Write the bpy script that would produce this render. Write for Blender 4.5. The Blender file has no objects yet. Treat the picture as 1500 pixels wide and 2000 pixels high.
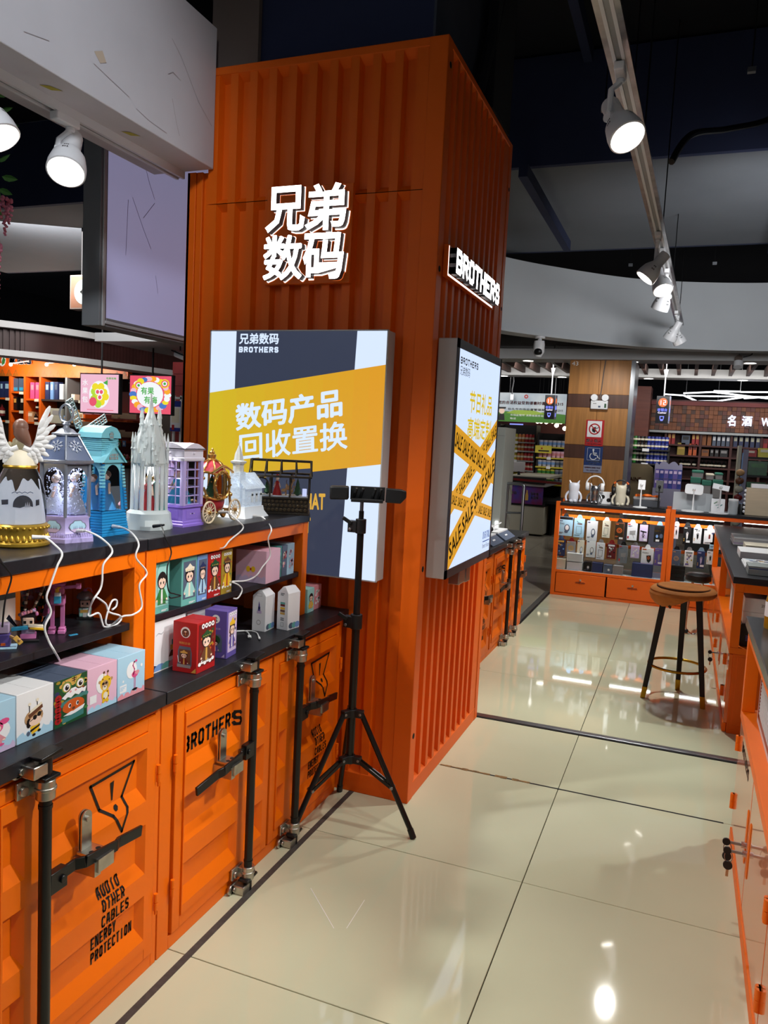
import bpy, bmesh, math, random
from mathutils import Vector, Matrix
random.seed(7)
SC = bpy.context.scene
COL = SC.collection
PI = math.pi
# ------------------------------------------------------------------ camera
FPX, YAW, PITCH, ROLL, EYE = 1513.22, -0.36802, -0.09471987, 0.0503652, 1.5
def _axes():
    cy, sy, cp, sp, cr, sr = math.cos(YAW), math.sin(YAW), math.cos(PITCH), math.sin(PITCH), math.cos(ROLL), math.sin(ROLL)
    f = Vector((sy*cp, cy*cp, sp)); r = Vector((cy, -sy, 0)); u = r.cross(f)
    return cr*r+sr*u, -sr*r+cr*u, f
CR, CU, CF = _axes()
cam = bpy.data.cameras.new('camera'); camo = bpy.data.objects.new('camera', cam); COL.objects.link(camo)
camo.matrix_world = Matrix(((CR.x, CU.x, -CF.x, 0), (CR.y, CU.y, -CF.y, 0), (CR.z, CU.z, -CF.z, EYE), (0, 0, 0, 1)))
cam.sensor_fit = 'VERTICAL'; cam.sensor_height = 36.0; cam.lens = 36.0*FPX/2000.0
cam.clip_start = 0.05; cam.clip_end = 200
SC.camera = camo
def at(x, y, X=None, Y=None, Z=None):
    "where the sight line through a pixel of the 1500x2000 photograph meets a real plane of the shop"
    d = CR*((x-750)/FPX) - CU*((y-1000)/FPX) + CF
    c = Vector((0, 0, EYE))
    t = (X/d.x) if X is not None else (Y/d.y) if Y is not None else ((Z-EYE)/d.z)
    return c + d*t
# ------------------------------------------------------------------ world, exposure
W = bpy.data.worlds.new('shop_air'); SC.world = W; W.use_nodes = True
W.node_tree.nodes['Background'].inputs[0].default_value = (0.80, 0.88, 1.0, 1)
W.node_tree.nodes['Background'].inputs[1].default_value = 0.09
SC.view_settings.view_transform = 'Standard'; SC.view_settings.look = 'None'
SC.view_settings.gamma = 1.0; SC.view_settings.use_curve_mapping = False
SC.view_settings.exposure = 0.0
SC.cycles.max_bounces = 7; SC.cycles.transmission_bounces = 6; SC.cycles.transparent_max_bounces = 12
SC.cycles.sample_clamp_indirect = 6.0
SC.cycles.use_denoising = True
def area_light(name, loc, target, sx, sy, power, color=(1, 0.97, 0.92), spread=180):
    l = bpy.data.lights.new(name, 'AREA'); l.shape = 'RECTANGLE'; l.size = sx; l.size_y = sy; l.energy = power; l.color = color
    l.spread = math.radians(spread); o = bpy.data.objects.new(name, l); COL.objects.link(o); o.location = loc
    o.rotation_euler = (Vector(target)-Vector(loc)).to_track_quat('-Z', 'Y').to_euler()
    return o
# broad fill lights added around the hall, without fixtures
area_light('fill_light', (2.6, 1.0, 4.0), (0.2, 2.6, 0), 2.2, 5.0, 9, (1, 0.98, 0.95))
area_light('fill_light', (0.0, -2.2, 3.9), (-0.3, 2.4, 0.0), 4.0, 1.5, 4, (1, 0.98, 0.95))
area_light('fill_light', (-6.0, 6.5, 3.35), (-8.0, 10, 1.2), 2.0, 1.0, 115, (1, 0.97, 0.95))
area_light('fill_light', (0.9, 5.4, 2.5), (0.0, 9.6, 3.2), 1.2, 0.4, 30, (0.95, 0.97, 1), 120)
area_light('fill_light', (0.6, 12.4, 2.66), (0.6, 15, 0.9), 3.0, .8, 48, (1, 0.97, 0.93))
area_light('fill_light', (-2.7, 12.4, 2.66), (-2.8, 14.6, 0.9), 1.6, .8, 22, (1, 0.97, 0.93))
def spot_light(name, loc, target, power, cone, color=(1, 1, .96), soft=.05):
    l = bpy.data.lights.new(name, 'SPOT'); l.energy = power; l.spot_size = math.radians(cone); l.spot_blend = .8; l.color = color; l.shadow_soft_size = soft
    o = bpy.data.objects.new(name, l); COL.objects.link(o); o.location = loc; o.rotation_euler = (Vector(target)-Vector(loc)).to_track_quat('-Z', 'Y').to_euler()
# added spots without fixtures, each brightening one area of the shop
spot_light('fill_spot', (.85, 2.3, 2.7), (-1.28, 1.35, .40), 190, 40)
spot_light('fill_spot', (.5, .8, 2.8), (-1.5, 1.85, 1.33), 85, 30)
spot_light('fill_spot', (1.5, 4.6, 3.4), (-.6, 3.7, 0), 300, 34)
spot_light('fill_spot', (.25, 2.7, 3.1), (-1.25, 2.35, .55), 90, 40)
spot_light('fill_spot', (-1.0, 9.95, 2.62), (-1.2, 11, 1.7), 34, 95)
spot_light('fill_spot', (-.3, -.4, 3.7), (-2.0, 1.6, 2.85), 300, 36, (.88, .93, 1), .2)
# ------------------------------------------------------------------ materials
MATS = {}
def lin(c):
    return tuple(((v/255)/12.92 if v/255 <= .04045 else ((v/255+.055)/1.055)**2.4) for v in c)
def mat(name, rgb=None, rough=.5, metal=0., spec=.5, emit=0., trans=0., alpha=1., ior=1.45, noise=0., nscale=20., bump=0., bscale=60., coat=0., stretch=None, c2=None):
    if name in MATS: return MATS[name]
    m = bpy.data.materials.new(name); m.use_nodes = True; nt = m.node_tree; N = nt.nodes; b = N['Principled BSDF']
    c = lin(rgb)
    b.inputs['Base Color'].default_value = (*c, 1); b.inputs['Roughness'].default_value = rough; b.inputs['Metallic'].default_value = metal
    b.inputs['Specular IOR Level'].default_value = spec; b.inputs['IOR'].default_value = ior
    b.inputs['Transmission Weight'].default_value = trans; b.inputs['Alpha'].default_value = alpha; b.inputs['Coat Weight'].default_value = coat
    if emit:
        b.inputs['Emission Color'].default_value = (*c, 1); b.inputs['Emission Strength'].default_value = emit
        if emit >= .5: b.inputs['Base Color'].default_value = (0.02, 0.02, 0.02, 1)
    if noise or bump or c2:
        tc = N.new('ShaderNodeTexCoord'); mp = N.new('ShaderNodeMapping'); nt.links.new(tc.outputs['Object'], mp.inputs['Vector'])
        if stretch: mp.inputs['Scale'].default_value = stretch
    if noise or c2:
        n = N.new('ShaderNodeTexNoise'); n.inputs['Scale'].default_value = nscale; n.inputs['Detail'].default_value = 4
        nt.links.new(mp.outputs['Vector'], n.inputs['Vector'])
        r = N.new('ShaderNodeValToRGB'); k = noise
        hi = lin(c2) if c2 else tuple(min(1, v*(1+k)) for v in c); lo = c if c2 else tuple(v*(1-k) for v in c)
        r.color_ramp.elements[0].position = .3; r.color_ramp.elements[1].position = .7
        r.color_ramp.elements[0].color = (*lo, 1); r.color_ramp.elements[1].color = (*hi, 1)
        nt.links.new(n.outputs['Fac'], r.inputs['Fac']); nt.links.new(r.outputs['Color'], b.inputs['Base Color'])
    if bump:
        n2 = N.new('ShaderNodeTexNoise'); n2.inputs['Scale'].default_value = bscale; n2.inputs['Detail'].default_value = 3
        nt.links.new(mp.outputs['Vector'], n2.inputs['Vector'])
        bp = N.new('ShaderNodeBump'); bp.inputs['Strength'].default_value = bump; bp.inputs['Distance'].default_value = .01
        nt.links.new(n2.outputs['Fac'], bp.inputs['Height']); nt.links.new(bp.outputs['Normal'], b.inputs['Normal'])
    m.diffuse_color = (*c, 1)
    MATS[name] = m; return m
def M(n):
    return n if not isinstance(n, str) else MATS[n]
mat('orange', (242, 112, 0), .45, spec=.35, noise=.04, nscale=3)
mat('orange_wall', (230, 98, 4), .48, spec=.35, noise=.06, nscale=2)
mat('black_board', (30, 30, 36), .38, noise=.25, nscale=8, stretch=(1, 6, 6))
mat('black_paint', (14, 14, 15), .35)
mat('black_plastic', (20, 20, 22), .45)
mat('black_matte', (10, 10, 11), .8)
mat('ink', (22, 14, 10), .6)
mat('chrome', (205, 205, 208), .22, 1.)
mat('zinc', (190, 188, 180), .34, 1., noise=.12, nscale=40)
mat('steel', (150, 152, 156), .3, 1.)
mat('white_paint', (236, 236, 236), .5)
mat('white_plastic', (232, 232, 234), .35)
mat('plaster', (205, 203, 208), .85, noise=.05, nscale=3, bump=.15, bscale=8)
mat('tile', (203, 205, 175), .04, spec=.8, noise=.035, nscale=2.2)
mat('grout', (58, 52, 44), .8)
mat('tape', (70, 66, 62), .6, noise=.2, nscale=60)
mat('mall_floor', (96, 88, 78), .18, noise=.1, nscale=1.5)
mat('navy', (38, 46, 76), .8, noise=.12, nscale=2)
mat('navy_dark', (12, 14, 22), .9)
mat('duct_lit_grey', (98, 102, 108), .75, noise=.08, nscale=1.5)
mat('grey_metal', (150, 152, 152), .4, .3)
mat('light_grey', (190, 190, 190), .55)
mat('brown_duct', (112, 98, 90), .7)
mat('glass', (255, 255, 255), .02, trans=1., ior=1.45)
mat('gold', (200, 160, 70), .28, 1., noise=.1, nscale=30)
mat('gold_paint', (196, 158, 60), .35, .7)
mat('led', (255, 252, 244), emit=14.)
mat('led_soft', (250, 250, 255), emit=4.)
mat('sign_white', (255, 255, 255), emit=5.)
mat('wood_oak', (176, 120, 62), .45, noise=.18, nscale=3, stretch=(9, 9, .6))
mat('wood_dark', (84, 50, 36), .5, noise=.2, nscale=3, stretch=(9, 9, .6))
mat('wood_red', (110, 56, 44), .5, noise=.15, nscale=3, stretch=(.8, .8, 8))
mat('paper', (236, 236, 240), .6)
mat('white', (242, 242, 244), .5)
# ------------------------------------------------------------------ geometry helpers
class MB:
    def __init__(s): s.v = []; s.f = []; s.m = []; s.mats = []; s.T = None
    def add(s, verts, faces, m):
        m = M(m)
        if m not in s.mats: s.mats.append(m)
        k = s.mats.index(m); o = len(s.v)
        if s.T is None: s.v += [tuple(p) for p in verts]
        else: s.v += [tuple(s.T @ Vector(p)) for p in verts]
        s.f += [tuple(i+o for i in f) for f in faces]; s.m += [k]*len(faces)
        return s
    def box(s, x0, y0, z0, x1, y1, z1, m):
        v = [(x, y, z) for x in (x0, x1) for y in (y0, y1) for z in (z0, z1)]
        return s.add(v, [(0, 1, 3, 2), (4, 6, 7, 5), (0, 4, 5, 1), (2, 3, 7, 6), (0, 2, 6, 4), (1, 5, 7, 3)], m)
    def bar(s, p, q, w, h, m, up=(0, 0, 1)):
        p, q = Vector(p), Vector(q); d = (q-p).normalized(); a = d.cross(Vector(up))
        if a.length < 1e-5: a = d.cross(Vector((1, 0, 0)))
        a.normalize(); b = a.cross(d); a *= w/2; b *= h/2
        v = [c+i*a+j*b for c in (p, q) for i in (-1, 1) for j in (-1, 1)]
        return s.add(v, [(0, 1, 3, 2), (4, 6, 7, 5), (0, 4, 5, 1), (2, 3, 7, 6), (0, 2, 6, 4), (1, 5, 7, 3)], m)
    def poly(s, pts, m): return s.add(pts, [tuple(range(len(pts)))], m)
    def loft(s, rings, m, close=True, cap0=True, cap1=True):
        n = len(rings[0]); v = [p for r in rings for p in r]; f = []
        for k in range(len(rings)-1):
            for i in range(n if close else n-1):
                j = (i+1) % n; f.append((k*n+i, k*n+j, (k+1)*n+j, (k+1)*n+i))
        if cap0: f.append(tuple(range(n-1, -1, -1)))
        if cap1: f.append(tuple((len(rings)-1)*n+i for i in range(n)))
        return s.add(v, f, m)
    def cyl(s, p, q, r, m, r2=None, n=14, caps=True):
        p, q = Vector(p), Vector(q); d = (q-p).normalized(); r2 = r if r2 is None else r2
        a = d.orthogonal().normalized(); b = d.cross(a)
        R = [[c+(a*math.cos(2*PI*i/n)+b*math.sin(2*PI*i/n))*rr for i in range(n)] for c, rr in ((p, r), (q, r2))]
        return s.loft(R, m, True, caps, caps)
    def tube(s, pts, r, m, n=8, closed=False):
        P = [Vector(p) for p in pts]; L = len(P); rings = []; a = None
        for i in range(L):
            d = (P[(i+1) % L]-P[i-1]) if closed else (P[min(i+1, L-1)]-P[max(i-1, 0)])
            d.normalize()
            a = d.orthogonal().normalized() if a is None else (a-d*a.dot(d)).normalized()
            b = d.cross(a); rr = r(i/(L-1)) if callable(r) else r
            rings.append([P[i]+(a*math.cos(2*PI*k/n)+b*math.sin(2*PI*k/n))*rr for k in range(n)])
        if closed: rings.append(rings[0])
        return s.loft(rings, m, True, not closed, not closed)
    def lathe(s, prof, m, c=(0, 0, 0), n=28, a0=0, sx=1, sy=1, caps=True):
        R = [[(c[0]+max(r, 1e-4)*sx*math.cos(a0+2*PI*i/n), c[1]+max(r, 1e-4)*sy*math.sin(a0+2*PI*i/n), c[2]+z) for i in range(n)] for r, z in prof]
        return s.loft(R, m, True, caps, caps)
    def ball(s, c, r, m, n=14, k=8):
        r = (r, r, r) if not hasattr(r, '__len__') else r
        R = [[(c[0]+r[0]*math.sin(t)*math.cos(2*PI*i/n), c[1]+r[1]*math.sin(t)*math.sin(2*PI*i/n), c[2]-r[2]*math.cos(t)) for i in range(n)]
             for t in [max(.04, min(PI-.04, PI*j/k)) for j in range(k+1)]]
        return s.loft(R, m)
    def prism(s, pts, m, f0, f1):
        "a 2-D outline carried by f0 and f1 to its two ends"
        return s.loft([[f0(*p) for p in pts], [f1(*p) for p in pts]], m)
    def flat(s, pts, m, F): return s.poly([F(*p) for p in pts], m)
    def disc(s, c, r, m, F, n=18, ry=None, a0=0, a1=2*PI):
        ry = r if ry is None else ry; full = abs(a1-a0-2*PI) < 1e-6
        return s.flat([(c[0]+r*math.cos(a0+(a1-a0)*i/(n if full else n-1)), c[1]+ry*math.sin(a0+(a1-a0)*i/(n if full else n-1))) for i in range(n)], m, F)
    def ringf(s, c, r0, r1, m, F, n=24, a0=0, a1=2*PI, sy=1):
        p = []
        for i in range(n+1):
            t = a0+(a1-a0)*i/n; p += [F(c[0]+r0*math.cos(t), c[1]+sy*r0*math.sin(t)), F(c[0]+r1*math.cos(t), c[1]+sy*r1*math.sin(t))]
        return s.add(p, [(2*i, 2*i+1, 2*i+3, 2*i+2) for i in range(n)], m)
    def line(s, pts, w, m, F, closed=False):
        "a flat stroke of width w through 2-D points"
        if closed: pts = list(pts)+[pts[0]]
        for (x0, y0), (x1, y1) in zip(pts, pts[1:]):
            d = math.hypot(x1-x0, y1-y0) or 1; ux, uy = (x1-x0)/d*w/2, (y1-y0)/d*w/2
            s.flat([(x0-ux+uy, y0-uy-ux), (x1+ux+uy, y1+uy-ux), (x1+ux-uy, y1+uy+ux), (x0-ux-uy, y0-uy+ux)], m, F)
        return s
    def tris(s, T2, m, F):
        vs, fs = T2; return s.add([F(*p) for p in vs], fs, m)
    def mesh(s, name, smooth=True, sharp=.7):
        me = bpy.data.meshes.new(name); me.from_pydata(s.v, [], s.f)
        for m in s.mats: me.materials.append(m)
        me.polygons.foreach_set('material_index', s.m)
        if smooth:
            me.polygons.foreach_set('use_smooth', [True]*len(s.f)); me.update(); me.set_sharp_from_angle(angle=sharp)
        me.update(); return me
    def build(s, name, parent=None, smooth=1, bevel=0., loc=None, sharp=.7, seg=2, **tags):
        if parent == 0: parent, smooth = None, 0
        o = bpy.data.objects.new(name, s.mesh(name, smooth, sharp)); COL.objects.link(o)
        if parent is not None: o.parent = parent
        if loc is not None: o.location = loc
        if bevel:
            b = o.modifiers.new('edge', 'BEVEL'); b.width = bevel; b.segments = seg; b.limit_method = 'ANGLE'; b.angle_limit = .6
        for k, v in tags.items(): o[k] = v
        return o
def thing(name, label, cat, loc=(0, 0, 0), rz=0., group=None, rot=None):
    o = bpy.data.objects.new(name, None); COL.objects.link(o); o.location = loc; o.rotation_euler = rot or (0, 0, rz)
    o.empty_display_size = .05
    return tag(o, label, cat, group)
def tag(o, label, cat, group=None):
    o['label'] = label; o['category'] = cat
    if group: o['group'] = group
    return o
def struct(o): o['kind'] = 'structure'; return o
def dup(o, parent=None):
    c = o.copy(); COL.objects.link(c)
    if parent is not None: c.parent = parent
    for ch in list(o.children): dup(ch, c)
    return c
def plane(o, ux, uy):
    "2-D to 3-D along two directions, w lifts along their normal"
    o, ux, uy = Vector(o), Vector(ux), Vector(uy); n = ux.cross(uy).normalized()
    def F(x, y, w=0.): return o+ux*x+uy*y+n*w
    F.n = n
    return F
def lift(F, w): return lambda x, y: F(x, y)+F.n*w
def spline(P, n=10):
    P = [Vector(p) for p in P]; out = []
    for i in range(len(P)-1):
        a, b, c, d = P[max(i-1, 0)], P[i], P[i+1], P[min(i+2, len(P)-1)]
        for k in range(n):
            t = k/n; out.append(.5*((2*b)+(c-a)*t+(2*a-5*b+4*c-d)*t*t+(3*b-a-3*c+d)*t**3))
    return out+[P[-1]]
# ------------------------------------------------------------------ lettering
_TX = {}
def type2d(body, bold=0.):
    "flat letters one unit high as (points, faces), left end at x=0"
    if (body, bold) in _TX: return _TX[body, bold]
    c = bpy.data.curves.new('type', 'FONT'); c.body = body; c.size = 1; c.resolution_u = 2; c.offset = max(0, -bold)
    o = bpy.data.objects.new('type', c); COL.objects.link(o)
    dg = bpy.context.evaluated_depsgraph_get(); me = bpy.data.meshes.new_from_object(o.evaluated_get(dg))
    vs = [(v.co.x, v.co.y) for v in me.vertices]; fs = [tuple(p.vertices) for p in me.polygons]
    bpy.data.objects.remove(o); bpy.data.curves.remove(c); bpy.data.meshes.remove(me)
    if bold > 0:
        V, Fc = [], []
        for dx, dy in ((-bold, 0), (bold, 0), (0, -bold), (0, bold), (bold*.7, bold*.7), (-bold*.7, -bold*.7), (bold*.7, -bold*.7), (-bold*.7, bold*.7)):
            k = len(V); V += [(x+dx, y+dy) for x, y in vs]; Fc += [tuple(i+k for i in f) for f in fs]
        vs, fs = V, Fc
    x0 = min(p[0] for p in vs); x1 = max(p[0] for p in vs); y0 = min(p[1] for p in vs); y1 = max(p[1] for p in vs)
    _TX[body, bold] = ([(x-x0, y-y0) for x, y in vs], fs, x1-x0, y1-y0); return _TX[body, bold]
def fit(body, x, y, w, h, bold=0., shear=0.):
    "letters stretched into the box x..x+w, y..y+h"
    vs, fs, tw, th = type2d(body, bold)
    return [(x+p[0]/tw*w+shear*(p[1]/th-.5)*h, y+p[1]/th*h) for p in vs], fs
BL = {  # squared letters on a 4 x 6 grid, strokes as point lists
 'A': ['00 16 36 40', '02 42'], 'B': ['00 06 36 45 44 33 42 41 30 00', '03 33'], 'C': ['45 36 16 05 01 10 30 41'], 'D': ['00 06 36 45 41 30 00'],
 'E': ['46 06 00 40', '03 33'], 'G': ['45 36 16 05 01 10 30 41 43 23'], 'H': ['00 06', '40 46', '03 43'], 'I': ['20 26'], 'L': ['06 00 40'], 'N': ['00 06 40 46'],
 'O': ['10 01 05 16 36 45 41 30 10'], 'P': ['00 06 36 45 44 33 03'], 'R': ['00 06 36 45 44 33 03', '23 40'], 'S': ['45 36 16 05 04 13 33 42 41 30 10 01'], 'T': ['06 46', '20 26'],
 'U': ['06 01 10 30 41 46'], 'Y': ['06 23 46', '23 20'], 'V': ['06 20 46'], 'W': ['06 10 24 30 46'], 'M': ['00 06 23 46 40'], 'Z': ['06 46 00 40'], 'K': ['00 06', '46 13 40']}
def _pt(t):
    return (float(t[0]), float(t[1:]))
def block(word, x, y, w, h, sw=.2, gap=.32):
    "squared wide capitals in the box; returns (points, faces)"
    n = len(word); adv = w/(n-gap/(1+gap)) if n else w; cw = adv/(1+gap); V, Fc = [], []; t = sw*h
    for i, ch in enumerate(word):
        if ch == ' ': continue
        for st in BL[ch]:
            P = [_pt(k) for k in st.split()]
            P = [(x+i*adv+t/2+a/4*(cw-t), y+t/2+b/6*(h-t)) for a, b in P]
            for (x0, y0), (x1, y1) in zip(P, P[1:]):
                d = math.hypot(x1-x0, y1-y0); ux, uy = (x1-x0)/d*t/2, (y1-y0)/d*t/2; e = .55 if abs(ux) > 1e-6 and abs(uy) > 1e-6 else 1.
                k = len(V); V += [(x0-ux*e+uy, y0-uy*e-ux), (x1+ux*e+uy, y1+uy*e-ux), (x1+ux*e-uy, y1+uy*e+ux), (x0-ux*e-uy, y0-uy*e+ux)]; Fc.append((k, k+1, k+2, k+3))
    return V, Fc
def solid(mb, T2, m, F, d, mside=None):
    "letters with thickness d"
    vs, fs = T2; n = len(vs)
    mb.add([F(*p)+F.n*d for p in vs], fs, m)
    cnt = {}
    for f in fs:
        for a, b in zip(f, f[1:]+f[:1]): cnt[(a, b)] = 1
    ed = [(a, b) for a, b in cnt if (b, a) not in cnt]
    mb.add([F(*p) for p in vs]+[F(*p)+F.n*d for p in vs], [(a, b, b+n, a+n) for a, b in ed], mside or m)
    return mb
def emis_print(name, rgb, k=1.0): return mat(name, rgb, .4, emit=k)
# ================================================================== the shop floor
fl = struct(MB().box(-9, -1.5, -.05, 6, 24, -.012, 'grout').build('floor', 0))
mat('deck', (150, 142, 128), .14, noise=.08, nscale=1.2)
XJ = [-3.611, -2.811, -2.011, -1.211, -.411, .389, 1.189]
YJ = [-.63, .168, .967, 1.767, 2.569, 3.369, 4.068]
YK = [4.12, 4.14, 4.95, 5.70, 6.45, 7.2, 7.95, 8.75]
g = .0016
tm = {}
def tile(x0, y0, x1, y1, m='tile', z=0.):
    key = (round(x1-x0, 3), round(y1-y0, 3), m)
    if key not in tm:
        w, h = key[:2]; b = MB(); e = .0012
        r = [[(-w/2+g, -h/2+g, -.012), (w/2-g, -h/2+g, -.012), (w/2-g, h/2-g, -.012), (-w/2+g, h/2-g, -.012)],
             [(-w/2+g, -h/2+g, -e), (w/2-g, -h/2+g, -e), (w/2-g, h/2-g, -e), (-w/2+g, h/2-g, -e)],
             [(-w/2+g+e, -h/2+g+e, 0), (w/2-g-e, -h/2+g+e, 0), (w/2-g-e, h/2-g-e, 0), (-w/2+g+e, h/2-g-e, 0)]]
        b.loft(r, m, cap0=False); tm[key] = b.mesh('tile', False)
    o = bpy.data.objects.new('tile', tm[key]); COL.objects.link(o); o.parent = fl; o.location = ((x0+x1)/2, (y0+y1)/2, z)
for a, b in zip(XJ, XJ[1:]):
    for c, d in zip(YJ, YJ[1:]): tile(a, c, b, d)
    if a > -1.3:
        for c, d in zip(YK, YK[1:]):
            if d-c > .1: tile(a, c, b, d)
# brown stone tiles of the mall walkway beyond the aisle
for i in range(8):
    for j in range(16):
        x0 = -1.211-.8*(i+1) if i < 6 else -1.211+.8*(i-6); y0 = 4.14+.8*j
        if (i < 6) or y0 > 8.6:
            if x0 > -6 and not (i >= 6 and y0 < 8.7): tile(x0, y0, x0+.8, y0+.8, 'deck')
# dark joint tape along the counters, metal threshold strips
F = plane((0, 0, .0003), (1, 0, 0), (0, 1, 0)); b = MB()
for P_ in (((607, 1735), (652, 1813)), ((677, 1813), (712, 1758))): b.line([tuple(at(*q, Z=0).xy) for q in P_], .0016, 'white', F); b.build('scratch', fl, 0) if P_[0][0] > 640 else None
struct(MB().box(-1.224, -.6, -.001, -1.202, 2.93, .0012, 'tape').build('trim_1', 0))
b = MB(); b.box(-1.0, 4.068, -.004, .6, 4.084, .004, 'black_matte'); b.box(-1.0, 4.084, -.004, .6, 4.124, .006, 'steel')
struct(b.build('trim_2', smooth=False, bevel=.002))
b = MB(); b.box(-1.26, 6.42, -.004, -1.215, 8.05, .006, 'steel'); b.box(-1.215, 6.42, -.004, -1.195, 8.05, .004, 'black_matte')
struct(b.build('trim_3', smooth=False, bevel=.002))
# torn strip of brown tape in the joint beside the container column
mat('brown_tape', (160, 124, 66), .7, c2=(84, 62, 30), nscale=25)
b = MB(); random.seed(3)
for k in range(16):
    x = -.955+k*.026; w = .006+.008*random.random()
    if k in (9, 12): continue
    b.box(x, 3.369-w*.8+.004*random.random(), -.0005, x+.0285, 3.369+w*.9, .0014+.0006*random.random(), 'brown_tape')
struct(MB().box(-.955, 3.364, -.001, .26, 3.374, .0008, 'black_matte').build('trim_10', 0))
tag(b.build('torn_tape', 0), 'torn strip of brown tape stuck in the floor joint beside the column', 'tape')

# ================================================================== ceiling, beams
struct(MB().box(-14, -2, 4.3, 7, 24, 4.4, 'navy_dark').build('ceiling', 0))
b = MB(); b.box(-9, 5.85, 3.52, 6, 8.3, 3.56, 'duct_lit_grey'); b.box(-9, 5.80, 3.52, 6, 5.85, 4.28, 'navy'); b.box(-9, 8.3, 3.52, 6, 8.35, 4.28, 'navy')  # underside's paler grey carries light from below in its colour
struct(b.build('ceiling_beam', 0))
b = MB(); b.box(-9, 2.45, 4.12, 6, 2.6, 4.3, 'navy'); b.box(-.9, 0, 4.2, -.84, 5.8, 4.3, 'navy')
for x in (-4.5, -3.4): b.box(x, -1, 3.95, x+.35, 12, 4.25, 'navy_dark')
struct(b.build('ceiling_beam', 0))
b = MB()
for x in (.55, 1.05, 1.9): b.box(x, 4.5, 3.42, x+.05, 8.3, 3.5, 'navy')
b.box(-1.18, 5.2, 3.25, -1.12, 7.2, 3.33, 'navy')
struct(b.build('ceiling_rail', 0))
# hanging rods under the dark ceiling
random.seed(5)
RODS = [(-.62, 4.9, 'hanger rod nearest the column below the dark ceiling'), (-.5, 5.3, 'second hanger rod from the column below the dark ceiling'), (.15, 4.6, 'hanger rod right of the lighting track below the ceiling'), (.55, 4.2, 'hanger rod at the far side of the lighting track'), (-.7, 8.5, 'hanger rod between duct and curved white fascia near the column'), (.1, 8.55, 'hanger rod behind the end of the lighting track')]
for i, (x, y, lab) in enumerate(RODS):
    b = MB(); b.cyl((0, 0, 0), (0, 0, .8 if y < 8 else .9), .004, 'black_paint', n=6); b.box(-.02, -.015, -.012, .02, .015, .012, 'steel')
    tag(b.build('hanger_rod', loc=(x, y, 3.5 if y < 8 else 3.4)), lab, 'hanger rod', 'hanger rods below the dark ceiling')
b = MB(); b.tube(spline([(.62, 5.74, 4.1), (.52, 5.6, 3.9), (.42, 5.5, 3.72), (.30, 5.4, 3.55), (.06, 5.1, 3.4), (-.12, 4.6, 3.2), (-.2, 4.4, 3.0)]), .018, 'black_plastic', n=8)
tag(b.build('power_cable'), 'thick black cable drooping from the duct to the lighting track', 'cable')

# outer walls far around the hall
struct(MB().box(-14, 19, 0, 7, 19.2, 4.4, 'navy_dark').build('wall_back', 0))
struct(MB().box(-14, -1.7, 0, -13.8, 19, 4.4, 'navy_dark').build('wall_left', 0))
struct(MB().box(6.0, -1.7, 0, 6.2, 19, 4.4, 'navy_dark').build('wall_right', 0))

# ================================================================== white bulkhead beam with the near lighting track
b = MB(); b.box(-2.3, -1.0, 2.61, -1.99, 2.925, 3.185, 'plaster')
bk = struct(b.build('wall_bulkhead', smooth=False, bevel=.004))
mat('crack', (150, 140, 140), .9); mat('putty', (198, 180, 160), .9); mat('tape_yellow', (178, 168, 60), .7)
F = plane((-1.9885, 0, 0), (0, 1, 0), (0, 0, 1))
b = MB()
for P in ([(2.62, 3.0), (2.68, 2.96), (2.74, 2.9), (2.80, 2.84), (2.9, 2.78)], [(2.60, 2.86), (2.63, 2.88), (2.68, 2.87)], [(2.63, 2.78), (2.66, 2.7), (2.68, 2.66)], [(2.2, 2.72), (2.3, 2.70), (2.38, 2.685)],
          [(2.42, 2.66), (2.5, 2.645), (2.6, 2.64)], [(1.9, 2.68), (2.0, 2.70)], [(2.36, 3.14), (2.40, 3.10), (2.41, 3.06)]): b.line(P, .0016, 'crack', F)
b.flat([(2.20, 2.76), (2.24, 2.78), (2.26, 2.75), (2.23, 2.735)], 'putty', F)
b.build('surface_mark', bk, 0)
b = MB(); b.cyl((0, 0, 0), (.05, .0, .006), .0022, 'steel', n=6); b.cyl((.05, 0, .006), (.054, 0, .0065), .005, 'brown_duct', n=8)
tag(b.build('nail', loc=(-1.99, 1.87, 2.86)), 'bent rusty nail left in the white bulkhead', 'nail')
b = MB()
for y in (2.07, 2.47):
    b.add([(-2.10, y, 2.6085), (-2.07, y+.015, 2.6085), (-2.055, y+.06, 2.6085), (-2.09, y+.045, 2.6085)], [(0, 3, 2, 1)], 'tape_yellow')
b.build('tape_scrap', bk, 0)
def track(name, p, q, w, h, m, label):
    r = thing(name, label, 'lighting track', p)
    d = Vector(q)-Vector(p); L = d.length; r.rotation_euler = (0, 0, math.atan2(-d.x, d.y))
    b = MB(); b.box(-w/2, 0, 0, w/2, L, h, m); b.box(-w/2, 0, -h*.25, -w/2+w*.28, L, 0, m); b.box(w/2-w*.28, 0, -h*.25, w/2, L, 0, m)
    b.build('rail', r, 0)
    MB().box(-w*.2, 0, -.001, w*.2, L, .0, 'grey_metal').build('conductor', r, 0)
    return r
mat('track_white', (220, 220, 222), .4)
track('lighting_track', (-2.155, -.9, 2.585), (-2.155, 2.92, 2.585), .045, .026, 'track_white', 'white lighting track under the white bulkhead beam')
r2 = track('lighting_track', (-.405, 0.2, 2.88), (-.19, 9.1, 2.88), .044, .022, 'track_white', 'long white lighting track hung over the tiled aisle')
mat('foil', (170, 168, 166), .28, 1., noise=.3, nscale=9)
for s in (-1, 1): MB().box(s*.032-.01, 0, -.004, s*.032+.01, 8.9, .012, 'foil').build('side_channel', r2, 0)
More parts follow.
